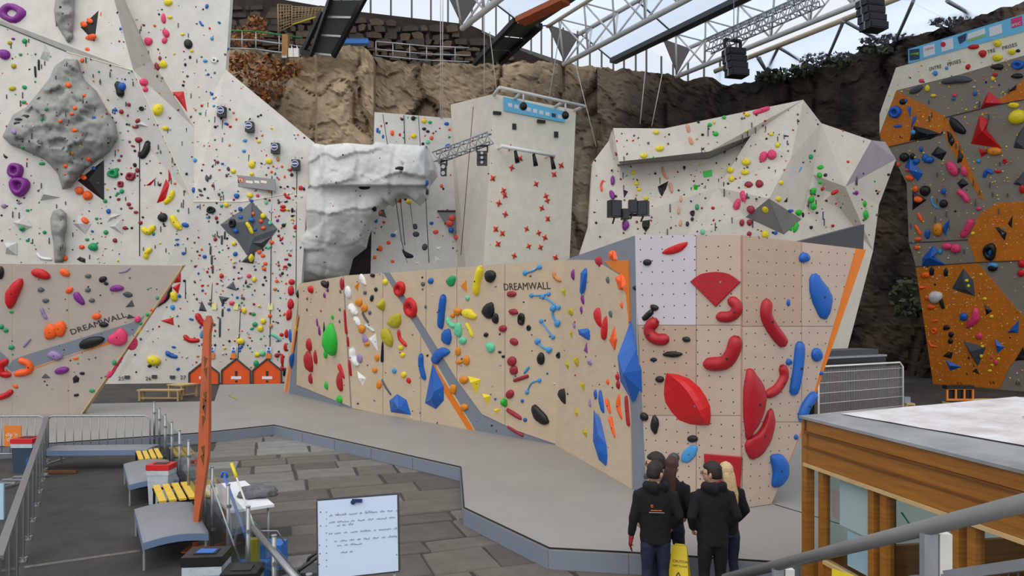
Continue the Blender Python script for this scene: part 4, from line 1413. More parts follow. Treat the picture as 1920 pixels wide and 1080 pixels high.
k pi 38 130 125 235 88
b 80 135 46 30 0 ye
b 255 277 34 28 0 ye
b 300 355 36 40 0 ye
b 75 478 60 50 -20 ye
b 65 552 60 36 -10 ye
b 323 628 36 38 0 ye
b 305 745 40 40 0 ye
b 210 815 56 56 0 ye
b 222 845 64 38 0 ye
b 210 1000 50 56 0 ye
k pi 56 205 415 190 465
b 260 425 66 72 20 pi
b 92 642 62 48 0 ma
b 170 637 58 60 0 ma
b 108 822 60 60 0 ma
b 42 918 36 50 0 ma
b 97 915 40 48 0 ma
b 95 997 36 36 0 ma
p bl .2 330 775 355 735 385 690 375 790
b 533 440 40 42 0 gr
o gg .3 662 465 680 415 698 465 680 478
b 617 518 64 40 -10 gg
b 605 573 42 42 0 gg
b 608 625 34 30 0 gg
b 560 688 40 56 20 gg
b 545 750 44 54 20 gg
b 560 800 46 50 0 gg
b 450 843 44 46 0 gg
o gg .3 410 985 415 930 445 910 455 945 430 985
p gg .25 368 965 410 940 405 980
b 547 285 26 26 0 gr
b 930 780 26 50 0 gg
b 937 860 36 70 0 gg
b 803 482 56 40 0 re
k re 30 692 708 735 685
b 625 672 26 34 30 dr
b 700 500 34 24 0 dr
b 700 938 26 24 0 dr
b 557 225 26 20 0 bu
k lb 18 445 555 472 515
b 432 745 28 50 0 lb
b 325 915 30 50 0 bu
b 285 990 32 26 0 bu
b 395 830 40 24 0 bu
b 648 573 34 28 -20 bl
b 595 722 22 16 0 bl
b 585 845 24 20 0 bl
b 483 860 22 40 0 bl
b 543 950 24 26 0 bl
b 965 408 40 22 -30 pu
b 870 700 26 34 0 pu
b 917 560 20 22 0 pu
@ 1640 60 3.176
b 590 88 70 32 -5 re
b 645 128 46 46 0 re
b 733 68 50 44 0 ye
b 733 152 62 46 0 ye
b 818 118 46 36 0 ye
b 855 112 28 22 0 bl
r 855 195 80 56 0 bu
b 733 208 76 34 0 bl
b 730 206 50 18 0 ye
b 850 262 74 32 0 bl
b 850 260 44 16 0 ye
b 717 255 34 22 0 re
b 705 278 26 30 0 ye
b 557 207 30 36 25 re
b 363 245 30 34 0 lb
b 430 215 22 22 0 lb
b 280 290 34 26 0 pi
o dg .25 385 310 430 270 510 260 560 270 590 295 480 308
o dg .25 195 360 250 320 290 318 280 345 240 372
b 315 335 30 42 0 ye
b 350 378 38 20 0 ye
b 477 375 28 26 0 pi
b 470 400 24 18 0 bu
b 598 368 24 28 0 bu
p re .25 632 455 655 395 680 355 775 425
p bl .2 780 365 855 305 850 345
p re .25 572 665 625 495 680 520 665 580 760 695
p re .25 620 692 685 712 635 748
b 715 710 90 50 0 am
b 852 505 105 90 10 ye
b 828 435 70 34 0 ye
p dg .2 825 690 845 620 889 560 900 700
p dg .2 823 905 889 830 900 925
b 880 935 36 50 0 re
o bl .25 447 515 465 505 520 550 555 605 500 605 455 570
o bu .2 470 520 515 555 545 600 500 580
p bl .2 425 580 465 605 485 650 460 690 435 650
p bl .2 490 780 500 690 535 735 520 780
p bl .15 200 655 230 555 320 575 400 605 330 640
r 125 475 76 76 0 bu
b 170 415 44 36 0 bl
b 185 408 24 26 0 bu
p bu .2 190 435 222 440 216 530
p bu .2 212 600 225 500 262 487
b 140 560 60 20 -5 bu
b 230 597 28 30 0 lb
b 178 745 54 54 0 bl
b 225 740 30 40 0 bl
k bu 40 300 735 310 760 345 760
b 250 770 40 36 0 bu
b 278 697 24 34 0 bu
p bl .2 335 730 375 680 430 715 400 765
p bu .22 180 800 210 740 290 845 258 890
b 208 868 56 34 15 or
b 143 788 24 22 0 or
b 200 820 40 18 -10 co
o pi .3 425 780 450 760 500 810 500 850 470 860 435 820
b 535 828 40 64 -10 pi
p bl .2 490 900 525 870 562 905 515 935
k pi 36 500 945 532 972 555 1005
b 245 935 34 40 0 or
p bl .15 225 945 310 1000 225 1062
b 260 997 60 36 0 or
b 302 945 62 64 0 bl
b 412 948 32 40 0 bu
k lb 14 335 985 350 1030 382 1050
b 412 1022 48 50 20 bl
k bu 24 652 862 670 825 700 840
b 735 830 46 20 10 re
r 775 768 28 30 0 re
b 620 768 26 26 0 lb
b 620 1052 36 22 0 pi
@ 1640 400 3
k or 18 245 0 266 42
k or 18 230 68 260 122
b 245 145 42 24 0 or
b 238 193 28 28 0 or
b 288 347 52 34 -10 or
p or .3 248 405 305 415 250 435
b 300 475 40 28 20 or
b 318 525 52 30 0 or
b 340 605 40 18 -15 or
r 335 660 34 34 0 or
k or 14 302 715 320 745 348 748
r 295 812 34 50 0 or
p bu .25 265 295 270 250 330 180 360 215 330 240 400 290
b 370 215 24 30 0 lb
b 408 185 60 40 0 pi
b 458 197 56 54 0 pi
k pi 40 548 38 520 90 498 128
b 358 90 58 72 0 am
p bu .25 375 80 425 30 400 130
b 298 115 30 54 0 bu
p bl .2 672 75 700 72 750 105 735 160 705 120
p bl .2 745 60 782 0 775 90
r 650 215 74 100 0 bl
b 660 220 40 44 0 bu
b 665 305 54 44 0 bl
b 665 293 58 36 0 lb
b 828 283 40 44 0 re
b 825 335 40 40 0 re
p dg .12 428 425 500 300 560 375 572 472 480 445
b 323 325 28 50 0 bl
b 402 332 26 50 0 bl
b 345 470 76 70 0 lg
k bl 24 370 475 386 532
p bl .2 613 500 670 550 628 580
b 503 580 46 46 0 bu
o pi .3 555 540 575 525 595 570 590 605 545 640 510 645 530 590 560 580
p bu .2 740 675 818 590 815 675
p bu .2 672 695 738 755 690 795
p dg .15 495 712 635 750 585 870 540 800
p bl .2 545 890 575 865 598 910
b 405 642 40 30 -10 bl
b 432 682 32 34 0 bl
b 428 718 30 30 0 bl
p bl .2 378 805 415 775 447 778 435 822
p bu .2 395 818 500 865 425 890
p bl .2 785 830 840 740 850 825
b 518 378 24 18 0 ye
b 528 408 20 20 0 ye
b 620 480 24 18 0 ye
b 598 343 20 14 0 ye
b 658 580 24 20 0 ye
b 607 748 22 16 0 ye
b 600 803 20 20 0 ye
b 697 818 22 16 0 ye
b 662 853 26 14 0 ye
b 648 885 28 16 0 ye
b 552 112 24 20 0 ye
b 683 837 26 34 0 pi
b 658 808 16 20 0 pi
b 590 690 34 40 20 pi
@ 540 150 2.919
b 685 210 26 26 0 bl
b 745 268 24 18 0 bl
b 765 282 22 16 0 bl
b 738 350 18 18 0 bl
b 745 225 30 26 0 ye
b 687 307 34 28 0 ye
b 660 668 36 28 0 ye
b 777 232 22 18 0 gr
b 765 340 24 26 0 mi
b 868 240 28 20 0 bu
b 877 362 34 26 0 bu
b 490 275 16 30 0 bu
b 520 310 14 24 0 bu
b 570 290 22 34 0 or
b 607 660 30 24 0 or
b 505 922 28 34 0 or
b 550 890 24 26 0 or
b 572 993 24 20 0 or
b 475 970 20 24 0 or
b 612 300 14 20 0 re
b 785 318 24 24 0 co
b 808 832 34 28 0 co
b 840 580 20 24 0 co
b 642 650 18 20 0 ma
b 898 755 36 32 0 co
b 885 785 40 32 0 co
b 925 860 30 26 0 co
b 893 822 30 30 0 bu
b 480 770 20 26 0 bu
b 785 785 26 22 0 bu
b 575 850 30 24 0 bu
b 695 803 30 38 -15 dg
b 700 845 42 34 -20 dg
b 748 915 34 40 20 dg
b 757 608 20 48 -15 dg
b 472 703 28 30 0 bl
o bl .25 618 915 640 940 708 965 660 985 630 960
p dg .25 470 735 515 680 540 755
b 500 722 22 24 0 or
p wh .2 795 915 850 905 840 960
p wh .2 800 955 855 995 800 1015
p wh .2 565 845 605 805 610 865
p wh .2 680 1010 725 970 732 1025
k ye 10 735 762 757 735
k ye 10 730 817 760 790
b 757 565 22 36 15 bu
'''
STARS = [(600,455),(783,447),(838,495),(552,508),(797,547),(443,568),(693,602),(505,640),(512,668),(750,672),(758,697),(478,713),(725,742),(515,777),(760,803),(460,862),(637,862),(498,887),(708,885),(743,912),(473,948),(650,962),(718,968),(566,1017),(805,1028),(541,392)]

def facing(n, d, lim=.42):
    """for surfaces seen at a grazing angle the hold sits on a wedge turned to the front"""
    d = -d.normalized(); k = n.dot(d)
    if k < lim: n = (n+d*.8).normalized()
    return n
def shape_pts(u, v, w, h, rot, n, rnd):
    a = math.radians(rot); out = []
    ph = rnd.uniform(0, 6.28); w1 = rnd.uniform(.02, .10); k = rnd.choice((2, 3, 3, 4))
    for i in range(n):
        t = 2*math.pi*i/n; r = 1+w1*math.sin(k*t+ph); x = math.cos(t)*w/2*r; y = math.sin(t)*h/2*r
        out.append((u+x*math.cos(a)-y*math.sin(a), v+x*math.sin(a)+y*math.cos(a)))
    return out
def smooth_outline(p):
    q = []
    for i in range(len(p)):
        a, b, c = p[i-1], p[i], p[(i+1) % len(p)]
        q.append(((a[0]+6*b[0]+c[0])/8, (a[1]+6*b[1]+c[1])/8)); q.append(((b[0]+c[0])/2+((b[0]-a[0])-(p[(i+2) % len(p)][0]-c[0]))/16, (b[1]+c[1])/2+((b[1]-a[1])-(p[(i+2) % len(p)][1]-c[1]))/16))
    return q
def pillow(mb, ps, n, h, prof=((1,-.02),(1,.25),(.9,.62),(.66,.88),(.34,1.0)), mi=0):
    c = sum(ps, Vector())/len(ps); k = len(ps); o = len(mb.v)
    for s, z in prof:
        for p in ps: mb.v.append(c+(p-c)*s+n*h*z)
    mb.v.append(c+n*h*1.02); top = len(mb.v)-1
    for r in range(len(prof)-1):
        for i in range(k):
            j = (i+1) % k; mb.f.append([o+r*k+i, o+r*k+j, o+(r+1)*k+j, o+(r+1)*k+i]); mb.m.append(mi); mb.sm.append(True)
    r = len(prof)-1
    for i in range(k):
        j = (i+1) % k; mb.f.append([o+r*k+i, o+r*k+j, top]); mb.m.append(mi); mb.sm.append(True)
    return c+n*h
def ringhold(mb, ps, n, h, mi=0):
    c = sum(ps, Vector())/len(ps); prof = ((1,-.02),(1,.3),(.9,.75),(.72,1.0),(.5,.95),(.36,.6),(.3,.15)); k = len(ps); o = len(mb.v)
    for s, z in prof:
        for p in ps: mb.v.append(c+(p-c)*s+n*h*z)
    for r in range(len(prof)-1):
        for i in range(k):
            j = (i+1) % k; mb.f.append([o+r*k+i, o+r*k+j, o+(r+1)*k+j, o+(r+1)*k+i]); mb.m.append(mi); mb.sm.append(True)
    mb.f.append([o+(len(prof)-1)*k+i for i in range(k)]); mb.m.append(mi); mb.sm.append(False)
    return c+n*h*.18
def tubehold(mb, path, n, w, h, mi=0, taper=True):
    # densify
    P = []
    for i in range(len(path)-1):
        p0 = path[max(i-1, 0)]; p1 = path[i]; p2 = path[i+1]; p3 = path[min(i+2, len(path)-1)]
        for t in (0, .25, .5, .75): P.append(.5*((2*p1)+(p2-p0)*t+(2*p0-5*p1+4*p2-p3)*t*t+(-p0+3*p1-3*p2+p3)*t**3))
    P.append(path[-1]); d0 = (P[0]-P[1]).normalized(); d1 = (P[-1]-P[-2]).normalized()
    P = [P[0]+d0*w*.22]+P+[P[-1]+d1*w*.22]; o = len(mb.v); k = 7
    for i, p in enumerate(P):
        d = (P[min(i+1, len(P)-1)]-P[max(i-1, 0)]).normalized(); s = n.cross(d).normalized()
        e = min(i, len(P)-1-i); f = (.35, .82, .95, 1)[min(e, 3)] if taper else (.5 if e == 0 else 1)
        for j in range(k):
            a = math.pi*j/(k-1); mb.v.append(p+s*math.cos(a)*w/2*f+n*(math.sin(a)*h*f-.01*h))
    for i in range(len(P)-1):
        for j in range(k-1):
            mb.f.append([o+i*k+j, o+i*k+j+1, o+(i+1)*k+j+1, o+(i+1)*k+j]); mb.m.append(mi); mb.sm.append(True)
    mb.f.append([o+j for j in range(k)]); mb.m.append(mi); mb.sm.append(False); e = o+(len(P)-1)*k; mb.f.append([e+j for j in reversed(range(k))]); mb.m.append(mi); mb.sm.append(False)
    return P[len(P)//2]+n*h

SPEC = []; ox = oy = 0; sc = 1
for line in HOLDS.strip().splitlines():
    a = line.split()
    if a[0] == '@': ox, oy, sc = float(a[1]), float(a[2]), float(a[3]); continue
    if a[0] in 'br':
        u, v, w, h = [float(x)/sc for x in a[1:5]]; SPEC.append(dict(t=a[0], u=ox+u, v=oy+v, w=w, h=h, rot=float(a[5]), c=a[6], size=math.sqrt(w*h)))
    else:
        c = a[1]; k = float(a[2]); p = [float(x)/sc for x in a[3:]]; p = [(ox+x, oy+y) for x, y in zip(p[::2], p[1::2])]
        us = [x for x, y in p]; vs_ = [y for x, y in p]
        if a[0] in 'kd':
            w = k/sc; L_ = sum(math.hypot(p[i+1][0]-p[i][0], p[i+1][1]-p[i][1]) for i in range(len(p)-1)); m_ = p[len(p)//2]
            SPEC.append(dict(t=a[0], u=m_[0], v=m_[1], w=w, pts=p, c=c, size=math.sqrt(w*(L_+w))))
        else:
            A_ = abs(sum(p[i][0]*p[(i+1) % len(p)][1]-p[(i+1) % len(p)][0]*p[i][1] for i in range(len(p))))/2
            SPEC.append(dict(t=a[0], u=sum(us)/len(p), v=sum(vs_)/len(p), pts=p, k=k, c=c, size=math.sqrt(A_)))
rnd = random.Random(11)
def make_hold(mb, s, mi=0, lod=12):
    """adds the hold's mesh; returns (wall label, point for the bolt, normal, radius)"""
    hh = hit(s['u'], s['v'])
    if hh is None: return None
    P, n, wl, dist, o = hh; n = facing(n, P-EYE); P = P+n*.002; px = P.y/F; sz = s['size']*px
    on = lambda u, v: on_plane(u, v, P, n)
    if s['t'] in 'br':
        ps = [on(*q) for q in shape_pts(s['u'], s['v'], s['w'], s['h'], s['rot'], lod if s['t'] == 'b' else 16, rnd)]
        b = pillow(mb, ps, n, min(s['w'], s['h'])*px*.42, mi=mi) if s['t'] == 'b' else ringhold(mb, ps, n, min(s['w'], s['h'])*px*.32, mi)
    elif s['t'] == 'o':
        ps = [on(*q) for q in smooth_outline(smooth_outline(s['pts']))]; b = pillow(mb, ps, n, sz*s['k'], mi=mi)
    elif s['t'] == 'k':
        b = tubehold(mb, [on(*q) for q in s['pts']], n, s['w']*px, s['w']*px*.5, mi)
    elif s['t'] == 'd':
        q = [on(*p) for p in s['pts']]; w = s['w']*px; b = tubehold(mb, q, n, w*.8, w*.6, mi)
        for e in (s['pts'][0], s['pts'][-1]): pillow(mb, [on(*x) for x in shape_pts(e[0], e[1], s['w']*1.9, s['w']*2.3, 20, 10, rnd)], n, w*.9, mi=mi)
    elif s['t'] == 'q':
        ps = [on(*q) for q in s['pts']]; h = sz*s['k']; c = sum(ps, Vector())/len(ps); k = len(ps); o2 = len(mb.v)
        for z, f in ((-.002, 1), (h*.8, 1), (h, .97)): mb.v += [c+(p-c)*f+n*z for p in ps]
        for r in range(2):
            for i in range(k): j = (i+1) % k; mb.f.append([o2+r*k+i, o2+r*k+j, o2+(r+1)*k+j, o2+(r+1)*k+i]); mb.m.append(mi); mb.sm.append(False)
        mb.f.append([o2+2*k+i for i in range(k)]); mb.m.append(mi); mb.sm.append(False); b = c+n*h
    elif s['t'] == 'e':   # shell: flat sloping front and a curved steep side meeting in a bowed ridge
        ps = [on(*q) for q in s['pts']]; k = len(ps); o2 = len(mb.v); up = ps[0:k//2+1]; lo = [ps[0]]+ps[:k//2-1:-1]
        N2 = 9
        def sample(C, t):
            x = t*(len(C)-1); i = min(int(x), len(C)-2); return C[i].lerp(C[i+1], x-i)
        cols_ = []
        for i in range(N2):
            t = i/(N2-1); a, b_ = sample(lo, t), sample(up, t); hgt = math.sin(math.pi*t)**.6*sz*s['k'] if 0 < t < 1 else 0
            ridge = a.lerp(b_, .80)+n*hgt; cols_.append((a, a.lerp(ridge, .5), ridge, ridge.lerp(b_, .5)+n*hgt*.18, b_))
        for cc in cols_: mb.v += list(cc)
        for i in range(N2-1):
            for j in range(4): mb.f.append([o2+i*5+j, o2+i*5+j+1, o2+(i+1)*5+j+1, o2+(i+1)*5+j]); mb.m.append(mi); mb.sm.append(False)
        b = cols_[4][1]
    else:   # faceted pyramid volume
        ps = [on(*q) for q in s['pts']]; c = sum(ps, Vector())/len(ps); k = len(ps); o2 = len(mb.v)
        ap = c+(ps[0]-c)*.18+n*sz*s['k']*1.6
        mb.v += ps+[ap]
        if k >= 5:   # two ridge points make a longer crest
            a1 = c+(ps[1]-c)*.35+n*sz*s['k']*1.3; mb.v[-1] = a1; a2 = c+(ps[k//2+1]-c)*.3+n*sz*s['k']*1.3; mb.v.append(a2)
            for i in range(k):
                j = (i+1) % k; ia, ja = [min((0, 1), key=lambda q: (ps[x]-(a1, a2)[q]).length) for x in (i, j)]
                mb.f.append([o2+i, o2+j, o2+k+ja] if ia == ja else [o2+i, o2+j, o2+k+ja, o2+k+ia]); mb.m.append(mi); mb.sm.append(False)
            b = (a1+a2)/2
        else:
            for i in range(k): mb.f.append([o2+i, o2+(i+1) % k, o2+k]); mb.m.append(mi); mb.sm.append(False)
            b = ap
    return wl, b, n, sz
def sizeword(s): return 'huge' if s > 46 else 'large' if s > 26 else 'medium' if s > 15 else 'small' if s > 9 else 'tiny'
def shapeword(s):
    if s['t'] == 'r': return 'ring shaped hold'
    if s['t'] == 'd': return 'dumbbell shaped hold'
    if s['t'] == 'k': return 'curved bar hold' if len(s['pts']) > 2 else 'straight bar hold'
    if s['t'] == 'p': return ('triangular' if len(s['pts']) == 3 else 'four sided' if len(s['pts']) == 4 else 'many sided')+' volume'
    if s['t'] == 'q': return 'flat plate volume'
    if s['t'] == 'e': return 'shell shaped volume'
    if s['t'] == 'o': return 'lobed hold'
    r = s['w']/s['h']; a = abs(s['rot'])
    return 'round hold' if .75 < r < 1.33 else ('wide' if r > 1 else 'upright')+' oval hold'
LAND = [('the diamond rock boss',115,235),('the numbered route plates',285,708),('the grey sponsor sign',470,342),('the grey diamond volume',466,430),('the first autobelay box',419,210),('the orange belay gates',440,700),
        ('the left DREAMWALL lettering',190,608),('the right DREAMWALL lettering',990,536),('the bright green egg hold',623,635),('the diagonal grey band',830,680),('the tall blue corner volume',1187,680),
        ('the red fan plate',1342,540),('the red square plate',1357,882),('the red shell volume',1288,745),('the orange stripe of the prow',1560,620),('the black floodlight cluster',1180,395),
        ('the dark overhang edge',1250,295),('the grey facet',1450,405),('the light blue sponsor banner',1800,80),('the big red volume',1850,248),('the white disc',1755,556),('the large dark volume',1830,655),
        ('the pale rock arch',690,340),('the back wall ropes',735,440),('the upper orange panel',1700,230),('the top edge of the tall wall',330,20),('the slanted plywood edge',265,610)]
def where(u, v):
    n_, lu, lv = min(LAND, key=lambda q: (q[1]-u)**2+(q[2]-v)**2); du, dv = u-lu, v-lv
    rel = ('right of' if du > 0 else 'left of') if abs(du) > abs(dv) else ('below' if dv > 0 else 'above')
    return rel+' '+n_
small = MB(); small_m = list(HM); things = []
vols = [s for s in SPEC if s['t'] in 'pqe']; hs = sorted([s for s in SPEC if s['t'] not in 'pqe'], key=lambda s: -s['size'])
big = hs[:300]; rest = hs[300:]
for s in vols+big:
    mb = MB(); r = make_hold(mb, s)
    if r is None: continue
    wl, b, n, sz = r; vol = s['t'] in 'pqe'
    if (b-EYE).dot(n) > 0: n = -n
    o = mb.build('climbing_volume' if vol else 'climbing_hold', HM[s['c']], fixn=False)
    CLIMB_V = None
    if vol: climb(o, wl)
    if s['size'] > 7 and s['t'] in 'brok':
        rr = max(.012, min(.03, sz*.05)); MB().cyl(b-n*.02, b+n*.004, rr, n=6).build('bolt', M_bolt, o)
    elif vol and s['size'] > 14:
        hb = hit(s['u']+s['size']*.15, s['v']+s['size']*.1)
        if hb: MB().cyl(hb[0]-hb[1]*.02, hb[0]+hb[1]*.004, .02, n=6).build('bolt', M_steel, o)
    s['wl'] = wl; things.append((o, s, vol))
# labels: look first, then the nearest landmark, then the order from the left
from collections import defaultdict
ORD = ['', 'second', 'third', 'fourth', 'fifth', 'sixth', 'seventh', 'eighth', 'ninth', 'tenth', 'eleventh', 'twelfth']
g1 = defaultdict(list)
for o, s, vol in things:
    s['base'] = ' '.join((sizeword(s['size']), PAL[s['c']][0], shapeword(s))); g1[s['base'], s['wl']].append((o, s))
for (base, wl), L_ in g1.items():
    if len(L_) == 1: L_[0][0]['label'] = f'{base} on the {wl}'; continue
    g2 = defaultdict(list)
    for o, s in L_: g2[where(s['u'], s['v'])].append((o, s))
    for wh, M_ in g2.items():
        M_.sort(key=lambda q: q[1]['u'])
        for i, (o, s) in enumerate(M_):
            o['label'] = f'{base} {wh}' if len(M_) == 1 else f'{base} {wh}, '+('leftmost of them' if i == 0 else 'rightmost of them' if i == len(M_)-1 else ORD[i]+' from the left')
for o, s, vol in things:
    o['category'] = 'wall volume' if vol else 'climbing hold'; o['group'] = ('volumes' if vol else 'climbing holds')+' bolted to the '+s['wl']
# red speed route holds: four armed stars
for i, (a, b) in enumerate(STARS):
    u, v = 780+a/3.085, 150+b/3.085; hh = hit(u, v)
    if not hh: continue
    P, n = hh[0], hh[1]; mb = MB(); rot = rnd.uniform(0, 90)
    ps = []
    for k in range(16):
        t = 2*math.pi*k/16+math.radians(rot); r = (7.6, 4.2, 3.2, 4.2)[k % 4]; ps.append(on_plane(u+r*math.cos(t)*.85, v+r*math.sin(t), P, n))
    c = pillow(mb, ps, n, .11, ((1,-.02),(.95,.6),(.5,1.0)))
    o = mb.build('speed_hold', HM['sr'], fixn=False); MB().cyl(c-n*.02, c+n*.005, .03, n=6).build('bolt', M_bolt, o)
    lane = 'left' if u < 970 else 'right'; j = sum(1 for x, y in STARS if (780+x/3.085 < 970) == (u < 970) and y < b)
    tag(o, f'red four armed speed hold, {(["topmost"]+[x+" from the top" for x in ORD[1:]]+[str(q)+"th from the top" for q in range(13, 30)])[j]} in the {lane} lane', 'speed hold', 'red speed holds on the cream tower')
# all remaining little holds: one object
def add_small(s, lod=7):
    return make_hold(small, s, small_m.index(s['c']), lod)
for s in rest: add_small(s, 8)
def scatter(n, u0, u1, v0, v1, cols, smin, smax, wl_ok, seed):
    r = random.Random(seed); k = 0; t = 0
    while k < n and t < n*6:
        t += 1; u, v = r.uniform(u0, u1), r.uniform(v0, v1); hh = hit(u, v)
        if not hh or hh[2] not in wl_ok or hh[4].name.startswith('climbing_volume'): continue
        w = r.uniform(smin, smax); c = r.choices(list(cols), list(cols.values()))[0]
        P, n_, = hh[0], facing(hh[1], hh[0]-EYE)
        ps = [on_plane(*q, P, n_) for q in shape_pts(u, v, w, w*r.uniform(.5, 1.1), r.uniform(0, 180), 6, r)]
        pillow(small, ps, n_, w*P.y/F*.4, ((1,-.02),(.9,.6),(.4,1.0)), small_m.index(c)); k += 1
TW = ('tall white wall','grey rock boss')
mix = {'bl':5,'gr':2,'bu':2,'ma':2,'lg':3,'ye':1,'or':1,'gy':3,'re':1,'pu':1,'ta':1}
scatter(260, -150, 220, -30, 495, {**mix, 'gr':5}, 2, 5, TW, 1)
scatter(430, 180, 575, 10, 700, mix, 2, 6, TW, 2)
scatter(230, 370, 556, 300, 690, {**mix, 'or':3, 'bu':4, 're':3}, 2.5, 6.5, TW, 3)
scatter(90, -150, 300, 500, 760, {'bl':3,'gr':2,'gy':2}, 2, 4, ('left plywood wall',), 4)
scatter(90, 560, 1180, 500, 860, {'bl':2,'gy':3,'li':1,'bu':1,'ma':1,'lg':2}, 2, 5, ('long plywood wall',), 5)
scatter(70, 700, 860, 215, 490, {'re':2,'or':3,'bu':3,'bl':2,'gr':2,'ye':1}, 2, 6, ('narrow back wall',), 6)
scatter(40, 845, 925, 200, 490, {'bl':3,'gr':1,'re':1,'gy':2}, 2, 4, ('cream speed tower',), 7)
scatter(270, 1110, 1670, 195, 445, {'bl':6,'dr':2,'re':1,'gy':3,'ye':1,'pu':1,'gg':1,'sa':1}, 2, 5.5, ('cream faceted wall',), 8)
scatter(420, 1660, 1920, 110, 715, {'ye':6,'lg':3,'sa':4,'co':2,'lb':1,'bl':1,'am':3}, 2, 5, ('orange and grey wall',), 9)
scatter(260, 1720, 1860, 500, 700, {'ye':5,'sa':4,'am':4,'lg':2}, 1.8, 4, ('orange and grey wall',), 10)
scatter(25, 590, 800, 280, 510, {'bl':2,'gy':2,'pi':1}, 2, 4, ('pale rock arch',), 12)
# quickdraws hanging on the lead walls
r = random.Random(21)
for (u0, u1, v0, v1, n_, ok) in ((10,420,40,480,95,TW),(1150,1640,220,430,45,('cream faceted wall',)),(1700,1915,140,480,30,('orange and grey wall',))):
    for i in range(n_):
        u, v = r.uniform(u0, u1), r.uniform(v0, v1); hh = hit(u, v)
        if hh and hh[2] in ok and not hh[4].name.startswith('climbing_volume'):
            tubehold(small, [hh[0], hh[0]+Vector((0,0,-r.uniform(.15,.3)))], hh[1], .04, .05, small_m.index('dg'), False)
so_ = small.build('small_climbing_hold', [HM[k] for k in small_m], fixn=False)
tag(so_, 'countless tiny screw-on holds and quickdraws in many colours over all the climbing walls', 'small holds', kind='stuff')
# ---------------------------------------------------------------- fittings on the climbing walls
def along(o, k=1.0): return FD*k
# autobelay boxes
ABL = ['uppermost black autobelay box with a round blue badge on the white wall','second black autobelay box down the slanted edge','third black autobelay box down the slanted edge','lowest black autobelay box, next to the pale rock arch']
for i, (u, v) in enumerate(((419,210),(471,238),(519,278),(557,309))):
    hh = hit(u, v); P = hh[0]; k = P.y/F; e = empty('autobelay', P+Vector((0,-.2,-.32)), ABL[i], 'autobelay', 'autobelays on the tall white wall'); WLOC[e.name] = Vector(e.location)
    c = P+Vector((0,-.2,-.32)); MB().box(c, 14*k, .3, 19*k).build('case', M_black, e)
    q = c+Vector((0,-.17,.30)); MB().cyl(q, q-Vector((0,.03,0)), 6.5*k, n=20).build('badge', M_paper, e)
    MB().cyl(q-Vector((0,.03,0)), q-Vector((0,.04,0)), 5.5*k, n=20).build('badge_print', mat('badge_blue', (44, 58, 120), .5), e)
    MB().bar(q+Vector((-.13,-.045,0)), q+Vector((.13,-.045,0)), .01, .05).build('badge_stripe', M_paper, e)
    MB().bar(c+Vector((-.1,0,.49)), c+Vector((-.1,.15,.72)), .03).build('bracket', M_steel, e); MB().bar(c+Vector((.1,0,.49)), c+Vector((.1,.15,.72)), .03).build('bracket', M_steel, e)
# grey sponsor sign
pts = [(426,326),(516,336),(515.5,357.5),(426,347)]
P = hit(470, 342)[0]-Vector((0,.12,0)); sn = Vector((0,-1,0))
sg = MB().prism([on_plane(u, v, P, sn) for u, v in pts], (0,.06,0)).build('sponsor_sign', mat('grey_sign', (142,142,144), .6)); tag(sg, 'grey slanted sponsor sign with small logo squares on the white wall', 'sign')
for q, c in (([(438,332),(445,333),(445,342),(438,341)], (70,84,150)), ([(446,332),(457,333.5),(457,342.5),(446,341)], (196,92,70)), ([(448,334),(455,335),(455,341),(448,340)], (190,190,196))):
    MB().prism([on_plane(u, v, P+sn*.003*(1+(c[0] == 190)), sn) for u, v in q], (0,.002,0)).build('logo_print', mat('logo_%d_%d' % c[:2], c, .6), sg)
for a, b in ((461,474),(477,486),(489,500)):
    MB().prism([on_plane(u, v, P+sn*.003, sn) for u, v in ((a,338),(b,339.5),(b,344),(a,342.5))], (0,.002,0)).build('logo_print', M_white2, sg)
# route numbers and plates
for s_, u, v in (('25', 222, 713),('26', 273, 713),('27', 338, 711)):
    P = hit(u+4, v-3)[0]; px_text('route_number', s_, u, v, u+11, v, 7, P, Vector((0,-1,0)), M_logo, wl_, .03)
for i, (u, v) in enumerate(((239,707),(290,706),(324,707))):
    P = hit(u, v)[0]; k = P.y/F; MB().box(P+Vector((0,-.04,-3*k)), 9*k, .05, 6*k).build('route_plate', M_dark, wl_)
# notices above the belay gates
for u in (402, 442.5, 507.5):
    P = hit(u, 575)[0]; k = P.y/F
    MB().box(P+Vector((0,-.03,-6*k)), 9*k, .02, 12*k).build('yellow_notice', mat('pale_yellow_notice', (226,222,150), .6), wl_)
for u in (398.5, 438.5, 504.5):
    P = hit(u, 656)[0]; k = P.y/F
    MB().box(P+Vector((0,-.03,-5.5*k)), 8.5*k, .02, 11*k).build('blue_notice', M_paper, wl_)
    MB().cyl(P+Vector((0,-.045,2.5*k)), P+Vector((0,-.05,2.5*k)), 2.4*k, n=10).build('notice_print', M_bluep, wl_)
    MB().box(P+Vector((0,-.05,-5*k)), 6.5*k, .01, 4*k).build('notice_print', M_bluep, wl_)
    MB().box(P+Vector((0,-.05,-16*k)), 9*k, .06, 9*k).build('orange_plate', M_orsign, wl_)
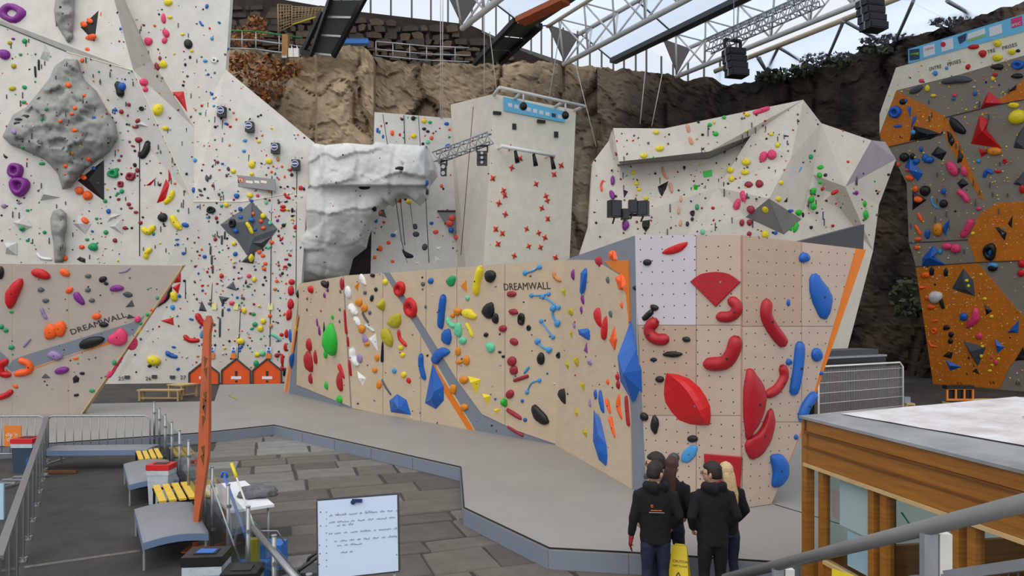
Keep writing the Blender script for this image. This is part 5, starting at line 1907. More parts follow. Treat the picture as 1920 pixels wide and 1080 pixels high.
# belay gates
GL = ['left','middle','right']
for i, (ua, ub, top) in enumerate(((355,411,678),(416,470,673),(474,528,673))):
    Y = 35.6; P = G((ua+ub)/2, 585+4860/Y); Y = P.y; k = Y/F; x0, x1 = (ua-960)*k, (ub-960)*k; xm = (x0+x1)/2; zt = H-(top-HZ)*k; zs = H-(top+22-HZ)*k
    e = empty('belay_gate', P, ('leftmost orange belay gate, half hidden by the orange mast','middle orange belay gate with an exclamation mark','rightmost orange belay gate next to the plywood wall')[i], 'belay gate', 'orange belay gates at the foot of the white wall'); WLOC[e.name] = P
    out = [(x0,.0),(x1,.0),(x1,zs),(xm,zt),(x0,zs)]; y = Y
    MB().prism([Vector((a, y, b)) for a, b in out], (0,.04,0)).build('panel', mat('orange_vinyl', (226,86,22), .5, .05, 2), e)
    for a, b in zip(out, out[1:]+out[:1]): MB().bar((a[0],y-.02,a[1]+.01), (b[0],y-.02,b[1]+.01), .07, .07).build('frame_bar', M_dark, e)
    MB().prism([Vector((xm-.07,y-.012,zs-.02)), Vector((xm+.07,y-.012,zs-.02)), Vector((xm+.04,y-.012,zs-.42)), Vector((xm-.04,y-.012,zs-.42))], (0,.006,0)).build('exclamation_mark', M_logo, e)
    MB().cyl((xm,y-.012,zs-.53), (xm,y-.006,zs-.53), .06, n=10).build('exclamation_dot', M_logo, e)
    MB().box((xm,y-.01,.28), .5, .01, .14).build('label_print', M_paper, e)
# wooden benches at the far wall
def far_bench(a, b, dep, hgt, label):
    a, b = Vector(a), Vector(b); d = (b-a).normalized(); p = Vector((-d.y, d.x, 0)); e = empty('wooden_bench', (a+b)/2, label, 'bench', 'pale wooden benches by the far wall'); WLOC[e.name] = (a+b)/2
    MB().box((a+b)/2+p*dep/2+Vector((0,0,hgt-.05)), (b-a).length, dep, .05, d).build('seat', M_bench, e)
    for t in (.06, .94):
        for s in (.08, .9): MB().box(a.lerp(b, t)+p*dep*s, .07, .07, hgt-.05, d).build('leg', M_bench, e)
    MB().bar(a.lerp(b, .06)+p*dep*.1+Vector((0,0,.12)), a.lerp(b, .94)+p*dep*.1+Vector((0,0,.12)), .05).build('stretcher', M_bench, e)
far_bench(G(256,752), G(338,752), .4, .45, 'long low pale wooden bench on the dark floor strip')
far_bench(G(341,747), G(372,743), .9, .55, 'short pale wooden bench beside the orange mast')
# yellow strap lying on the mat
p = [G(430,741,MATZ), G(434,745,MATZ), G(440,747,MATZ), G(444,750,MATZ)]
tag(MB().path([q+Vector((0,0,.02)) for q in p], .02, 6).build('yellow_strap', HM['ol']), 'short yellow strap lying on the grey mat', 'strap')

# speed tower fittings
tb, tc_, tb2 = W(926,176,38.0), W(1080,206,40.0), W(893,715,38.6); TN = newell([tb, tc_, W(1058,715,40.6), tb2]); TP = tb
M_ = lambda *p: zz(780, 150, 3.085, p)
bnr = MB().prism([on_plane(u, v, TP, TN)+TN*.06 for u, v in M_((505,98),(862,183),(858,247),(505,178))], -TN*.05).build('event_banner', M_skyb); tag(bnr, 'light blue event banner across the top of the cream speed tower', 'banner')
for i in range(9):
    if i in (2, 7): c = NV
    else: c = M_paper
    a = 530+i*36; y0 = 133+(i*36)*.235
    inlay('logo_print', M_((a,y0),(a+24,y0+5),(a+24,y0+27),(a,y0+22)), TP, TN, c, bnr, .003, lift=.065)
for u, v in ((568,270),(810,316)): inlay('black_vent', M_((u-11,v-18),(u+11,v-16),(u+11,v+18),(u-11,v+16)), TP, TN, M_black, tower, .05)
for u, v in ((467,192),(722,241)): inlay('timer_display', M_((u-22,v-11),(u+22,v-6),(u+22,v+11),(u-22,v+8)), TP, TN, M_black, tower, .12)
a, b = on_plane(*M_((458,395))[0], TP, TN), on_plane(*M_((765,450))[0], TP, TN)
e = empty('light_bar', (a+b)/2, 'white cantilevered light bar with three small black lamps on the cream tower', 'light bar'); WLOC[e.name] = (a+b)/2
MB().cyl(a+TN*.8, b+TN*.8, .10, n=8).build('bar', mat('bright_white_tube', (240,240,236), .4), e)
for t in (.05, .95): MB().cyl(a.lerp(b, t)+TN*.8, a.lerp(b, t)-TN*.05, .05, n=6).build('arm', M_whitem, e)
for t in (.26, .6, .94):
    q = a.lerp(b, t)+TN*.8; MB().cyl(q-Vector((0,0,.12)), q-Vector((-.12,0,.75)), .08, .13, n=10).build('lamp', M_blackm, e)
e = empty('roof_frame', W(1000,185,39), 'white tubular frame standing proud of the top of the cream tower', 'frame'); WLOC[e.name] = W(1000,185,39)
fa, fb, fc, fd = W(937,164,36.5), W(1095,199,38.5), W(926,178,38.0), W(1078,207,40.0)
for p, q in ((fa, fb), (fa, fc), (fb, fd), (fa.lerp(fb,.25), fc.lerp(fd,.25)), (fa.lerp(fb,.75), fc.lerp(fd,.75))): MB().cyl(p, q, .09, n=8).build('tube', M_whitem, e)
for t in (.27, .77):
    q = fa.lerp(fb, t); MB().cyl(q, q-Vector((0,0,.55)), .05, n=6).build('drop_arm', M_whitem, e); MB().ell(q-Vector((0,0,.7)), .2, .2, .22, 10, 6).build('lamp_head', M_blackm, e)
a, b = W(889,205,38.9), W(866,480,39.6)
tag(MB().cyl(a-Vector((.02,.5,0)), b-Vector((.02,.5,0)), .02, n=5).build('belay_rope', mat('dark_red_rope', (120,50,44), .9)), 'thin dark red rope hanging down the side of the cream tower', 'rope')
# black stage lamps hanging from the short truss and the big cluster
def stage_lamp(u, v, Y, w, h, label, n=3):
    c = W(u, v, Y); k = Y/F; e = empty('stage_lamp', c-Vector((0,0,h*k/2)), label, 'stage light', 'black stage lights'); WLOC[e.name] = Vector(e.location)
    W_, H_ = w*k, h*k
    MB().bar(c+Vector((-W_/2,0,H_*.5)), c+Vector((W_/2,0,H_*.5)), .07).build('yoke', M_blackm, e)
    for s in (-1, 1): MB().bar(c+Vector((s*W_/2,0,H_*.5)), c+Vector((s*W_/2,0,H_*.2)), .07).build('yoke_arm', M_blackm, e)
    for i in range(n):
        z = H_*.22-i*H_*.72/n; b = MB().box(c+Vector((0,-.05*i,z-H_*.2)), W_*.95, .4, H_*.6/n).build('lamp_box', M_black, e)
        MB().cyl(c+Vector((0,-.22-.05*i,z-H_*.12)), c+Vector((0,-.28-.05*i,z-H_*.12)), H_*.22/n, n=12).build('lens', M_steel, b)
stage_lamp(904, 293, 33, 20, 38, 'stack of black stage lamps on the cream tower side', 3)
stage_lamp(832, 318, 34, 11, 34, 'slim black stage lamp below the short lattice truss', 2)
for i, (u, v, w, h, rz) in enumerate(((1152,392,23,32,.35),(1186,388,15,25,0),(1206,391,20,28,-.4),(1172,402,13,20,.1))):
    c = W(u, v, 23.5); k = 23.5/F; d = Vector((math.cos(rz), math.sin(rz), 0))
    e = empty('floodlight', c-Vector((0,0,h*k/2)), ['leftmost black floodlight of the cluster before the faceted wall','middle upright black floodlight of the cluster before the faceted wall','rightmost black floodlight of the cluster before the faceted wall','small low floodlight in the centre of the black cluster'][i], 'floodlight', 'black floodlight cluster'); WLOC[e.name] = Vector(e.location)
    b = MB().box(c-Vector((0,0,h*k/2)), w*k, .28, h*k, d).build('housing', M_black, e)
    f = Vector((d.y, -d.x, 0)); MB().box(c+f*.15-Vector((0,0,h*k*.42)), w*k*.84, .03, h*k*.84, d).build('front_glass', mat('dark_lamp_glass', (36,38,42), .15), b)
    MB().bar(c-Vector((0,0,h*k*.5)), c-Vector((0,-.4,h*k*.75)), .05).build('yoke', M_blackm, e)
e = tag(MB().bar(W(1150,402,23.9), W(1208,402,23.9), .12).build('floodlight_bar', M_blackm), 'black mounting bar behind the floodlight cluster', 'bar')
# ---------------------------------------------------------------- cliff top: walkway, rails, stairs, net, plants
def rail(name, pts, label, cols, hpx=None, n=4, r=.05):
    e = empty(name, W(*pts[0]), label, 'railing'); WLOC[e.name] = W(*pts[0])
    up = Vector((0,0,hpx))
    for p, q in zip(pts, pts[1:]):
        a, b = W(*p), W(*q)
        for f, c in cols: MB().cyl(a+up*f, b+up*f, r, n=6).build('rail', c, e)
        for i in range(n): MB().cyl(a.lerp(b, i/n), a.lerp(b, i/n)+up, r*.8, n=6).build('post', M_galv, e)
rail('walkway_railing', [(428,94,45.5),(480,96,45.5),(567,108,45.5)], 'steel walkway railing with a green top rail above the cliff', ((.1,M_galv),(.55,M_galv),(1.0,M_green)), 1.25, 2)
rail('walkway_railing', [(705,107,46),(800,116,46),(880,119,46)], 'plain steel walkway railing along the middle of the cliff crest', ((.1,M_galv),(.5,M_galv),(1.0,M_galv)), 1.0, 3, .04)
e = empty('metal_stair', W(600,95,46), 'dark grey metal staircase dropping from the roof to the cliff walkway', 'staircase'); WLOC[e.name] = W(600,95,46)
def quad(pts, th, m, par, nm): MB().prism([W(*p) for p in pts], (0,th,0)).build(nm, m, par)
for i in range(3):
    t0, t1 = i/3, (i+1)/3-.02; A0, A1, B0, B1 = (586,100,45), (624,104,45), (622,-2,43), (682,-2,43)
    L_ = lambda p, q, t: tuple(a+(b-a)*t for a, b in zip(p, q))
    quad([L_(A0,B0,t0), L_(A1,B1,t0), L_(A1,B1,t1), L_(A0,B0,t1)], .1, M_greyd, e, 'underside_panel')
    MB().bar(W(*L_(A0,B0,t0)), W(*L_(A1,B1,t0)), .12).build('step_edge', M_galv, e)
for p, q in (((584,101,44.8),(620,-4,42.8)), ((625,106,44.8),(684,-4,42.8)), ((568,98,45.5),(604,20,44)), ((568,98,45.5),(585,102,44.8))): MB().bar(W(*p), W(*q), .22, .3).build('stringer', M_blackm, e)
e = empty('metal_stair', W(940,105,45), 'dark metal walkway ramp climbing right towards the middle truss', 'staircase'); WLOC[e.name] = W(940,105,45)
for i in range(3):
    t0, t1 = i/3, (i+1)/3-.03; A0, A1, B0, B1 = (892,118,44), (936,116,44.5), (968,40,40), (1012,48,40.5)
    quad([L_(A0,B0,t0), L_(A1,B1,t0), L_(A1,B1,t1), L_(A0,B0,t1)], .1, M_greyd, e, 'underside_panel')
for p, q in (((890,119,43.8),(966,38,39.8)), ((938,117,44.3),(1014,48,40.3))): MB().bar(W(*p), W(*q), .25, .3).build('stringer', M_blackm, e)
MB().bar(W(975,40,40), W(1060,0,38), .8, .3).build('upper_run', M_rust, e)
# cargo net
e = empty('cargo_net', W(520,60,45), 'tan rope cargo net hanging beside the metal staircase', 'net'); WLOC[e.name] = W(520,60,45)
for (c0, c1, c2, c3, n1, n2) in (((521,8),(547,10),(547,48),(522,60),5,8), ((548,12),(612,16),(605,30),(548,46),10,7)):
    m = MB(); f = lambda s, t: W(*((c0[k]*(1-s)+c1[k]*s)*(1-t)+(c3[k]*(1-s)+c2[k]*s)*t for k in (0,1)), 45)
    for i in range(n1+1): m.cyl(f(i/n1,0), f(i/n1,1), .025, n=4)
    for j in range(n2+1): m.cyl(f(0,j/n2), f(1,j/n2), .025, n=4)
    m.build('mesh_panel', M_net, e)
MB().cyl(W(521,8,45), W(522,62,45), .04, n=6).build('edge_rope', M_net, e); MB().cyl(W(548,46,45), W(600,30,45), .05, n=6).build('edge_rope', HM['ol'], e)
e = empty('timber_post', W(535,107,44.8), 'weathered brown timber post at the cliff edge below the net', 'post'); WLOC[e.name] = W(535,107,44.8)
MB().bar(W(535,109,44.8), W(536,66,44.8), .36).build('post', mat('weathered_timber', (150,108,66), .8, .2, 5), e)
MB().bar(W(531,109,44.8), W(540,109,44.8), .5, .12).build('foot_plate', M_galv, e)
for i, (u, c) in enumerate(((546,M_galv),(556,M_galv))):
    a = W(u, 108, 44.8); tag(MB().box(a, .3, .25, .55).add([a+Vector((0,0,.56)), a+Vector((.1,0,.56)), a+Vector((0,0,.8))], [(0,1,2)]).build('white_marker', M_whitem), ('left' if i == 0 else 'right')+' one of two small white markers beside the timber post', 'marker')
e = MB(); e.bar(W(632,80,46.2), W(692,80,46.2), .5, .25); o = e.build('blue_crate', M_bluep); tag(o, 'blue plastic crate tray on the cliff top beside the staircase', 'crate')
MB().bar(W(634,76,46), W(690,76,46), .06, .3).build('rim', mat('darker_blue', (30,74,128), .5), o)
# dead leaves and ivy: stuff
def leaves(name, blobs, n, size, ms, label, cat, seed):
    r = random.Random(seed); m = MB()
    for i in range(n):
        u, v, ru, rv, Y = r.choice(blobs); a = r.uniform(0, 6.28); q = math.sqrt(r.random())
        c = W(u+ru*q*math.cos(a), v+rv*q*math.sin(a), Y-r.random()*1.2); s = size*r.uniform(.6, 1.4)
        x = Vector((r.gauss(0,1), r.gauss(0,.6), r.gauss(0,1))).normalized()*s; y = x.cross(Vector((r.gauss(0,1), r.gauss(0,1), r.gauss(0,1)))).normalized()*s*.55
        m.add([c-x, c-x*.2+y, c+x, c-x*.2-y], [(0,1,2,3)], r.randrange(len(ms)))
    o = m.build(name, ms, fixn=False); tag(o, label, cat, kind='stuff')
leaves('dead_leaf', [(470,130,45,30,45.2),(520,128,45,20,45.2),(500,160,36,26,45.2),(445,115,18,18,45.4),(480,55,20,26,50),(455,70,20,20,48),(540,135,20,10,45.2),(490,182,18,14,45.4)], 1500, .16, M_leaf, 'rust brown dead leaves of a shrub hanging over the cliff edge', 'leaves', 3)
leaves('ivy_leaf', [(1470,138,50,9,46.5),(1520,130,40,9,46),(1570,118,30,8,44),(1640,92,30,6,42),(1440,146,25,8,46.5),(1700,560,30,40,39)], 1100, .2, M_ivy, 'dark green plants along the right quarry edge', 'plants', 4)
leaves('bare_twig', [(1560,112,60,14,45.6),(1680,74,70,12,43.6),(1800,40,60,12,41.5)], 900, .16, [mat('grey_twig', (92,88,92), .9)], 'grey bare twigs seen along the quarry edge under the bright roof', 'twigs', 6)

# ---------------------------------------------------------------- right hand background: fence panel, black boards, barrier, tables
a, b = W(1535,768,18.8), W(1693,772,20.5); a.z = b.z = 0.02; hgt = 2.15
e = empty('mesh_fence', (a+b)/2, 'white framed wire mesh fence panel beside the plywood prow', 'fence'); WLOC[e.name] = (a+b)/2
up = Vector((0,0,hgt)); MB().path([a, a+up*.97, a.lerp(b,.03)+up, b.lerp(a,.04)+up, b+up*.94, b], .025, 8).build('frame', M_whitem, e)
m = MB(); N1 = 64
for i in range(1, N1): m.cyl(a.lerp(b, i/N1), a.lerp(b, i/N1)+up*.98, .004, n=4)
m.build('wire_mesh', M_galv, e)
for j in range(8): MB().cyl(a+up*(j/8+.05), b+up*(j/8+.05), .008, n=5).build('cross_wire', M_whitem, e)
d = (b-a).normalized(); p_ = Vector((-d.y, d.x, 0))
tag(MB().prism([a+p_*.1+Vector((0,0,.02)), b+p_*.1+Vector((0,0,.02)), b+p_*.1+up*.95, a+p_*.1+up*.95], p_*.03).build('debris_netting', mat('brown_grey_netting', (96,86,82), .9, .2, 9)), 'brown grey netting sheet behind the wire mesh fence', 'netting')
c = a.lerp(b, .55)+p_*.9; e = empty('flight_case', c, 'long black equipment case behind the mesh fence', 'case'); WLOC[e.name] = Vector(c)
MB().box(c, 3.0, .9, 2.3, d).build('case_body', M_black, e); MB().box(c+Vector((0,0,2.3)), 3.04, .94, .05, d).build('edge_trim', M_galv, e)
MB().box(c+Vector((0,0,2.35)), 2.6, .7, .16, d).build('folded_sheet', M_dark, e)
c = G(1704,772); e = tag(MB().box(c, .3, .3, .32).build('wooden_crate', M_bench), 'small pale wooden crate at the end of the mesh fence', 'crate'); MB().box(c+Vector((0,-.152,.06)), .22, .01, .2).build('opening', M_woodd, e)
MB().box(c+Vector((-.1,0,.32)), .22, .2, .22).build('grey_unit', M_galv, e)
c = G(1800,757); e = empty('crowd_barrier', c, 'orange framed barrier with a black padded top below the orange wall', 'barrier'); WLOC[e.name] = Vector(c); k = c.y/F
x0, x1, zt = c.x-24*k, c.x+24*k, 33*k
for x in (x0, c.x-8*k, c.x+8*k, x1): MB().bar((x,c.y,.12), (x,c.y,zt*.86), .06).build('post', M_orsign, e)
for z in (.16, zt*.86): MB().bar((x0,c.y,z), (x1,c.y,z), .07).build('rail', M_orsign, e)
MB().box((c.x,c.y+.1,zt*.84), 52*k, .3, zt*.2).build('padded_top', M_black, e); MB().box((c.x,c.y+.1,.2), 46*k, .05, zt*.6).build('dark_sheet', M_black, e)
for x in (x0, x1): MB().bar((x,c.y-.3,.03), (x,c.y+.3,.03), .06).build('foot', M_bench, e)
for i, (u, v, w) in enumerate(((1870,764,1.5),(1935,770,1.2))):
    c = G(u, v+16); e = empty('wooden_table', c, ('round pale wooden table top behind the cabin roof','pale wooden table at the right edge behind the cabin roof')[i], 'table'); WLOC[e.name] = Vector(c)
    MB().cyl(c+Vector((0,0,.45)), c+Vector((0,0,.52)), w/2, n=20).build('table_top', M_bench, e); MB().cyl(c, c+Vector((0,0,.45)), .12, n=8).build('leg', M_woodd, e)
# ---------------------------------------------------------------- near left: balustrades, benches, bins
def bal_base(t): return Vector((-6.88, 10.08, 0))+Vector((-2.87, 4.82, 0))*t
BD = Vector((-2.87, 4.82, 0)).normalized()
e = empty('glass_balustrade', bal_base(.5), 'glass balustrade with a flat steel handrail at the left edge', 'balustrade'); WLOC[e.name] = bal_base(.5)
a, b = bal_base(-.55), bal_base(1.5); up = Vector((0,0,1.06))
MB().bar(a+up, b+up, .09, .05).build('handrail', M_steel, e)
n = 10
for i in range(n+1):
    p = a.lerp(b, i/n); po = MB(); po.bar(p, p+up, .05, .02).build('post', M_steel, e)
    MB().box(p, .16, .1, .012, BD).build('foot_plate', M_steel, e)
    MB().cyl(p+Vector((0,0,.03)), p+Vector((.06,.03,.06)), .015, n=6).build('fixing', M_steel, e)
    if i < n:
        q = a.lerp(b, (i+1)/n); d = (q-p)
        MB().prism([p+d*.08+Vector((0,0,.12)), p+d*.92+Vector((0,0,.12)), p+d*.92+Vector((0,0,.95)), p+d*.08+Vector((0,0,.95))], (.012,0,0)).build('pane', M_glass, e)
        MB().bar(p+d*.1+Vector((0,0,.12)), p+d*.1+Vector((0,0,.95)), .02, .02).build('pane_edge', mat('copper_edge', (150,104,84), .4), e)
# right glass fence with steel posts
e = empty('glass_fence', F10+FD*6, 'glass fence with slim steel posts between the benches and the paving', 'fence'); WLOC[e.name] = F10+FD*6
P0, P1 = Vector(W(289,754,18.77)), Vector(W(514,1004.6,7.56)); P0.z = P1.z = 0; up = Vector((0,0,1.25))
for i in range(12):
    p = P0.lerp(P1, i/10); MB().cyl(p, p+up, .025, n=10).build('post', M_steel, e); MB().cyl(p, p+Vector((0,0,.015)), .06, n=10).build('foot_plate', M_steel, e)
    MB().cyl(p+up, p+up+Vector((0,0,.01)), .03, n=10).build('post_cap', M_galv, e)
    if i < 11:
        q = P0.lerp(P1, (i+1)/10); d = q-p
        MB().prism([p+d*.06+Vector((0,0,.1)), p+d*.94+Vector((0,0,.1)), p+d*.94+Vector((0,0,1.15)), p+d*.06+Vector((0,0,1.15))], (.012,0,0)).build('pane', M_glass, e)
        for z in (.3, .95): MB().box(p+d*.05+Vector((0,0,z)), .05, .04, .04).build('clamp', M_steel, e)
# crowd barriers
def crowd(a, b, label, n=12):
    a, b = Vector(a), Vector(b); e = empty('crowd_barrier', (a+b)/2, label, 'barrier', 'galvanised crowd barriers behind the long bench'); WLOC[e.name] = (a+b)/2
    up = Vector((0,0,1.1)); d = (b-a).normalized()
    MB().path([a+Vector((0,0,.15)), a+up*.92, a+up*.98+d*.05, a+up+d*.12, b+up-d*.12, b+up*.98-d*.05, b+up*.92, b+Vector((0,0,.15))], .022, 8).build('frame', M_galv, e)
    MB().cyl(a+Vector((0,0,.2)), b+Vector((0,0,.2)), .018, n=6).build('bottom_rail', M_galv, e)
    for i in range(1, n): MB().cyl(a.lerp(b, i/n)+Vector((0,0,.2)), a.lerp(b, i/n)+up, .009, n=6).build('bar', M_galv, e)
    for t in (.08, .92): MB().bar(a.lerp(b, t)+Vector((0,-.3,.02)), a.lerp(b, t)+Vector((0,.3,.02)), .04, .03).build('foot', M_galv, e)
crowd((-11.15,17.3,0), (-8.72,17.35,0), 'galvanised crowd barrier behind the long grey bench')
crowd((-13.6,17.2,0), (-11.25,17.3,0), 'galvanised crowd barrier at the left edge behind the orange sign')
# benches
def pad_bench(c, ax, L, Wd, label, z=.45, curve=.05, legs=True):
    c = Vector(c); ax = Vector(ax).normalized(); ay = Vector((-ax.y, ax.x, 0)); e = empty('padded_bench', c, label, 'bench', 'grey padded benches'); WLOC[e.name] = Vector(c)
    m = MB(); N1 = 8; th = .12
    rows_ = []
    for i in range(N1+1):
        t = i/N1; zc = z-curve+curve*math.sin(math.pi*t)+.02
        rows_.append([c+ax*L*(s)/2+ay*Wd*(t-.5)+Vector((0,0,zz_)) for s, zz_ in ((-1,zc-th),(-1,zc-.02),(-.97,zc),(.97,zc),(1,zc-.02),(1,zc-th))])
    for r in rows_: m.v += r
    for i in range(N1):
        for j in range(6):
            k = (j+1) % 6; m.f.append([i*6+j, i*6+k, (i+1)*6+k, (i+1)*6+j]); m.m.append(0 if j in (1,2,3) else 1); m.sm.append(j in (1,2,3))
    m.f += [[j for j in range(6)], [N1*6+j for j in reversed(range(6))]]; m.m += [1,1]; m.sm += [False, False]
    m.build('pad', [M_pad, M_padb], e)
    for s in (-1, 1):
        for t in (-1, 1): MB().bar(c+ax*s*L*.46+ay*t*Wd*.47, c+ax*s*L*.46+ay*t*Wd*.47+Vector((0,0,z-.1)), .03).build('leg', M_galv, e)
        MB().bar(c+ax*s*L*.46-ay*Wd*.47+Vector((0,0,z-.14)), c+ax*s*L*.46+ay*Wd*.47+Vector((0,0,z-.14)), .03).build('frame_rail', M_blackm, e)
def slat_bench(c, ax, L, Wd, label, n=4, z=.43):
    c = Vector(c); ax = Vector(ax).normalized(); ay = Vector((-ax.y, ax.x, 0)); e = empty('slatted_bench', c, label, 'bench', 'yellow slatted benches'); WLOC[e.name] = Vector(c)
    w = Wd/n
    for i in range(n): MB().box(c+ay*Wd*((i+.5)/n-.5)+Vector((0,0,z-.035)), L, w*.72, .035, ax).build('slat', M_yellow, e)
    for s in (-1, 1):
        MB().box(c+ax*s*L*.42+Vector((0,0,z-.075)), .05, Wd*.98, .04, ax).build('cross_bar', M_blackm, e)
        for t in (-1, 1): MB().box(c+ax*s*L*.42+ay*t*Wd*.44, .04, .04, z-.075, ax).build('leg', M_blackm, e)
def at_corner(p, L, Wd): return Vector(p)+FD*L/2+FP*Wd/2
pad_bench((-9.55,16.75,0), (1,.06,0), 2.35, .7, 'long grey padded bench along the crowd barrier', curve=.02)
pad_bench(at_corner((-7.08,13.3,0), 2.1, .85), FD, 2.1, .85, 'grey padded bench in the middle between the two yellow benches')
pad_bench(at_corner((-5.11,9.96,0), 1.95, .85), FD, 1.95, .85, 'nearest grey padded bench beside the orange mast')
slat_bench(at_corner((-5.93,12.05,0), 1.3, .62), FD, 1.3, .62, 'nearer yellow slatted bench between two padded benches')
slat_bench(at_corner((-8.05,15.5,0), 1.2, .5), FD, 1.2, .5, 'farther yellow slatted bench at the end of the long bench')
# bins
def bin_(c, w, d, h, label, body, lid, ax=(1,0,0), liner=True, lidm=None, slot=True):
    c = Vector(c); e = empty('waste_bin', c, label, 'bin', 'waste bins'); WLOC[e.name] = Vector(c); ax = Vector(ax).normalized(); ay = Vector((-ax.y, ax.x, 0))
    q = [c+ax*a*w*.43+ay*b*d*.43 for a, b in ((-1,-1),(1,-1),(1,1),(-1,1))]; t = [c+ax*a*w*.5+ay*b*d*.5+Vector((0,0,h*.86)) for a, b in ((-1,-1),(1,-1),(1,1),(-1,1))]
    MB().hexa(q+t).build('body', body, e)
    if liner: MB().box(c+Vector((0,0,h*.74)), w*1.04, d*1.04, h*.12, ax).build('liner_edge', M_bagclear, e)
    l = MB().box(c+Vector((0,0,h*.87)), w*1.08, d*1.08, h*.13, ax).build('lid', lid, e)
    if slot: MB().box(c+Vector((0,0,h)), w*.6, d*.5, .01, ax).build('opening', M_black, l)
    return e
c = Vector(((303-960)/F*13.6, 13.6, 0)); bin_(c, .40, .32, .74, 'clear lined waste bin with a red lid between the benches', M_bagclear, M_red)
c = Vector(((52-960)/F*16.3, 16.3, 0)); eb = bin_(c, .46, .42, .76, 'dark blue waste bin with a red lid beside the orange sign', mat('slate_blue_bin', (50,66,88), .5), M_red)
MB().path([c+Vector((.10,-.20,.12)), c+Vector((.14,-.215,.3)), c+Vector((.2,-.215,.36)), c+Vector((.22,-.2,.2))], .02, 6).build('bin_print', M_bluep, eb)
c = Vector(((388-960)/F*8.35, 8.35, 0)); eb = bin_(c, .42, .36, .82, 'near waste bin with black square lid and pale blue body', mat('pale_blue_bag', (150,178,206), .4, .06, 6), M_black, ax=(1,.1,0))
MB().box(c+Vector((0,0,.822)), .2, .14, .012).build('bag_print', M_bluep, eb)
c = Vector(((455-960)/F*8.1, 8.1, 0)); bin_(c, .36, .36, .72, 'second near waste bin seen through the glass fence', mat('pale_blue_bag', (150,178,206), .4), M_blackm, ax=(1,.1,0))
# orange sign on the barrier
P = Vector(((24-960)/F*17.05, 17.05, .42)); k = 17.05/F
sg = MB().box(P, 32*k, .02, 39*k).build('orange_sign', M_orsign); tag(sg, 'square orange sign with white lettering on the left crowd barrier', 'sign')
text_mesh('lettering', "clip 'n", .085, P+Vector((-.16,-.012,.24)), (1,0,0), (0,0,1), M_paper, sg); text_mesh('lettering', 'climb', .085, P+Vector((-.13,-.012,.13)), (1,0,0), (0,0,1), M_paper, sg)
# floor ramp grating, blue panel at the frame edge
c = G(28,905); e = empty('metal_grating', c, 'small metal step grating on the dark floor at the left edge', 'grating'); WLOC[e.name] = Vector(c)
for i in range(5): MB().box(c+Vector((-.1+.05*i,-.55+.27*i,.05)), .5, .05, .03).build('grating_bar', M_galv, e)
for s in (-1, 1): MB().bar(c+Vector((s*.25-.1,-.55,.04)), c+Vector((s*.25+.1,.55,.04)), .03).build('side_bar', M_galv, e)
tag(MB().box(Vector(((0-960)/F*12.5, 12.5, 0)), .14, .03, .62).build('leaning_board', mat('pale_blue_board', (172,206,228), .5)), 'pale blue board leaning at the left frame edge', 'board')
# worn line on floor
a, b = G(45,1064), G(262,1033); tag(MB().bar(a+Vector((0,0,.004)), b+Vector((0,0,.004)), .1, .006).build('floor_strip', mat('worn_white_strip', (108,102,96), .8, .3, 9)), 'worn pale strip across the dark floor on the left', 'floor strip')
a, b = Vector((-10.6,16.0,0)), Vector((-9.7,16.05,0)); tag(MB().bar(a+Vector((0,0,.04)), b+Vector((0,0,.04)), .06).build('timber_batten', M_woodd), 'thin timber batten on the floor under the long bench', 'batten')
# orange steel mast
prof = [(366,1026,.05),(371,960,.09),(377,905,.13),(383,850,.15),(384.5,800,.15),(386,740,.13),(387,680,.11),(389,625,.09),(391,605,.12),(392.5,592,.03)]
Ym = 10.9; e = empty('orange_mast', W(366,1026,Ym)*1, 'tall tapering orange steel mast with triangular cut-outs', 'mast'); mloc = Vector(((366-960)/F*Ym, Ym, 0)); e.location = mloc; WLOC[e.name] = mloc
m = MB(); ps = [(W(u, v, Ym), w) for u, v, w in prof]; ps = [(Vector((ps[0][0].x, Ym, 0)), .10)]+ps
for p, w in ps: m.v += [p+Vector((-w/2,-.05,0)), p+Vector((w/2,-.05,0)), p+Vector((w/2,.05,0)), p+Vector((-w/2,.05,0))]
for i in range(len(ps)-1):
    for j in range(4): k = (j+1) % 4; m.f.append([i*4+j, i*4+k, (i+1)*4+k, (i+1)*4+j]); m.m.append(0); m.sm.append(False)
m.f += [[0,1,2,3],[(len(ps)-1)*4+j for j in range(4)]]; m.m += [0,0]; m.sm += [False]*2
m.build('shaft', M_rust, e)
for u, v, s in ((383,846,1),(382,862,1),(385,790,-1),(385.5,770,1),(386,758,-1),(387,745,1),(388,700,1),(388.5,680,-1)):
    p = W(u, v, Ym)-Vector((0,.052,0)); MB().prism([p+Vector((-.03*s,0,.07)), p+Vector((.03*s,0,.1)), p+Vector((.02*s,0,-.09))], (0,.004,0)).build('cut_out', M_woodd, e)
for i in range(7):
    p = W(375.5+i*.2, 848+i*9, Ym); MB().cyl(p-Vector((.05,.06,0)), p-Vector((.05,.02,0)), .012, n=6).build('bolt', M_steel, e)
MB().box(mloc, .3, .3, .02).build('base_plate', M_rust, e)
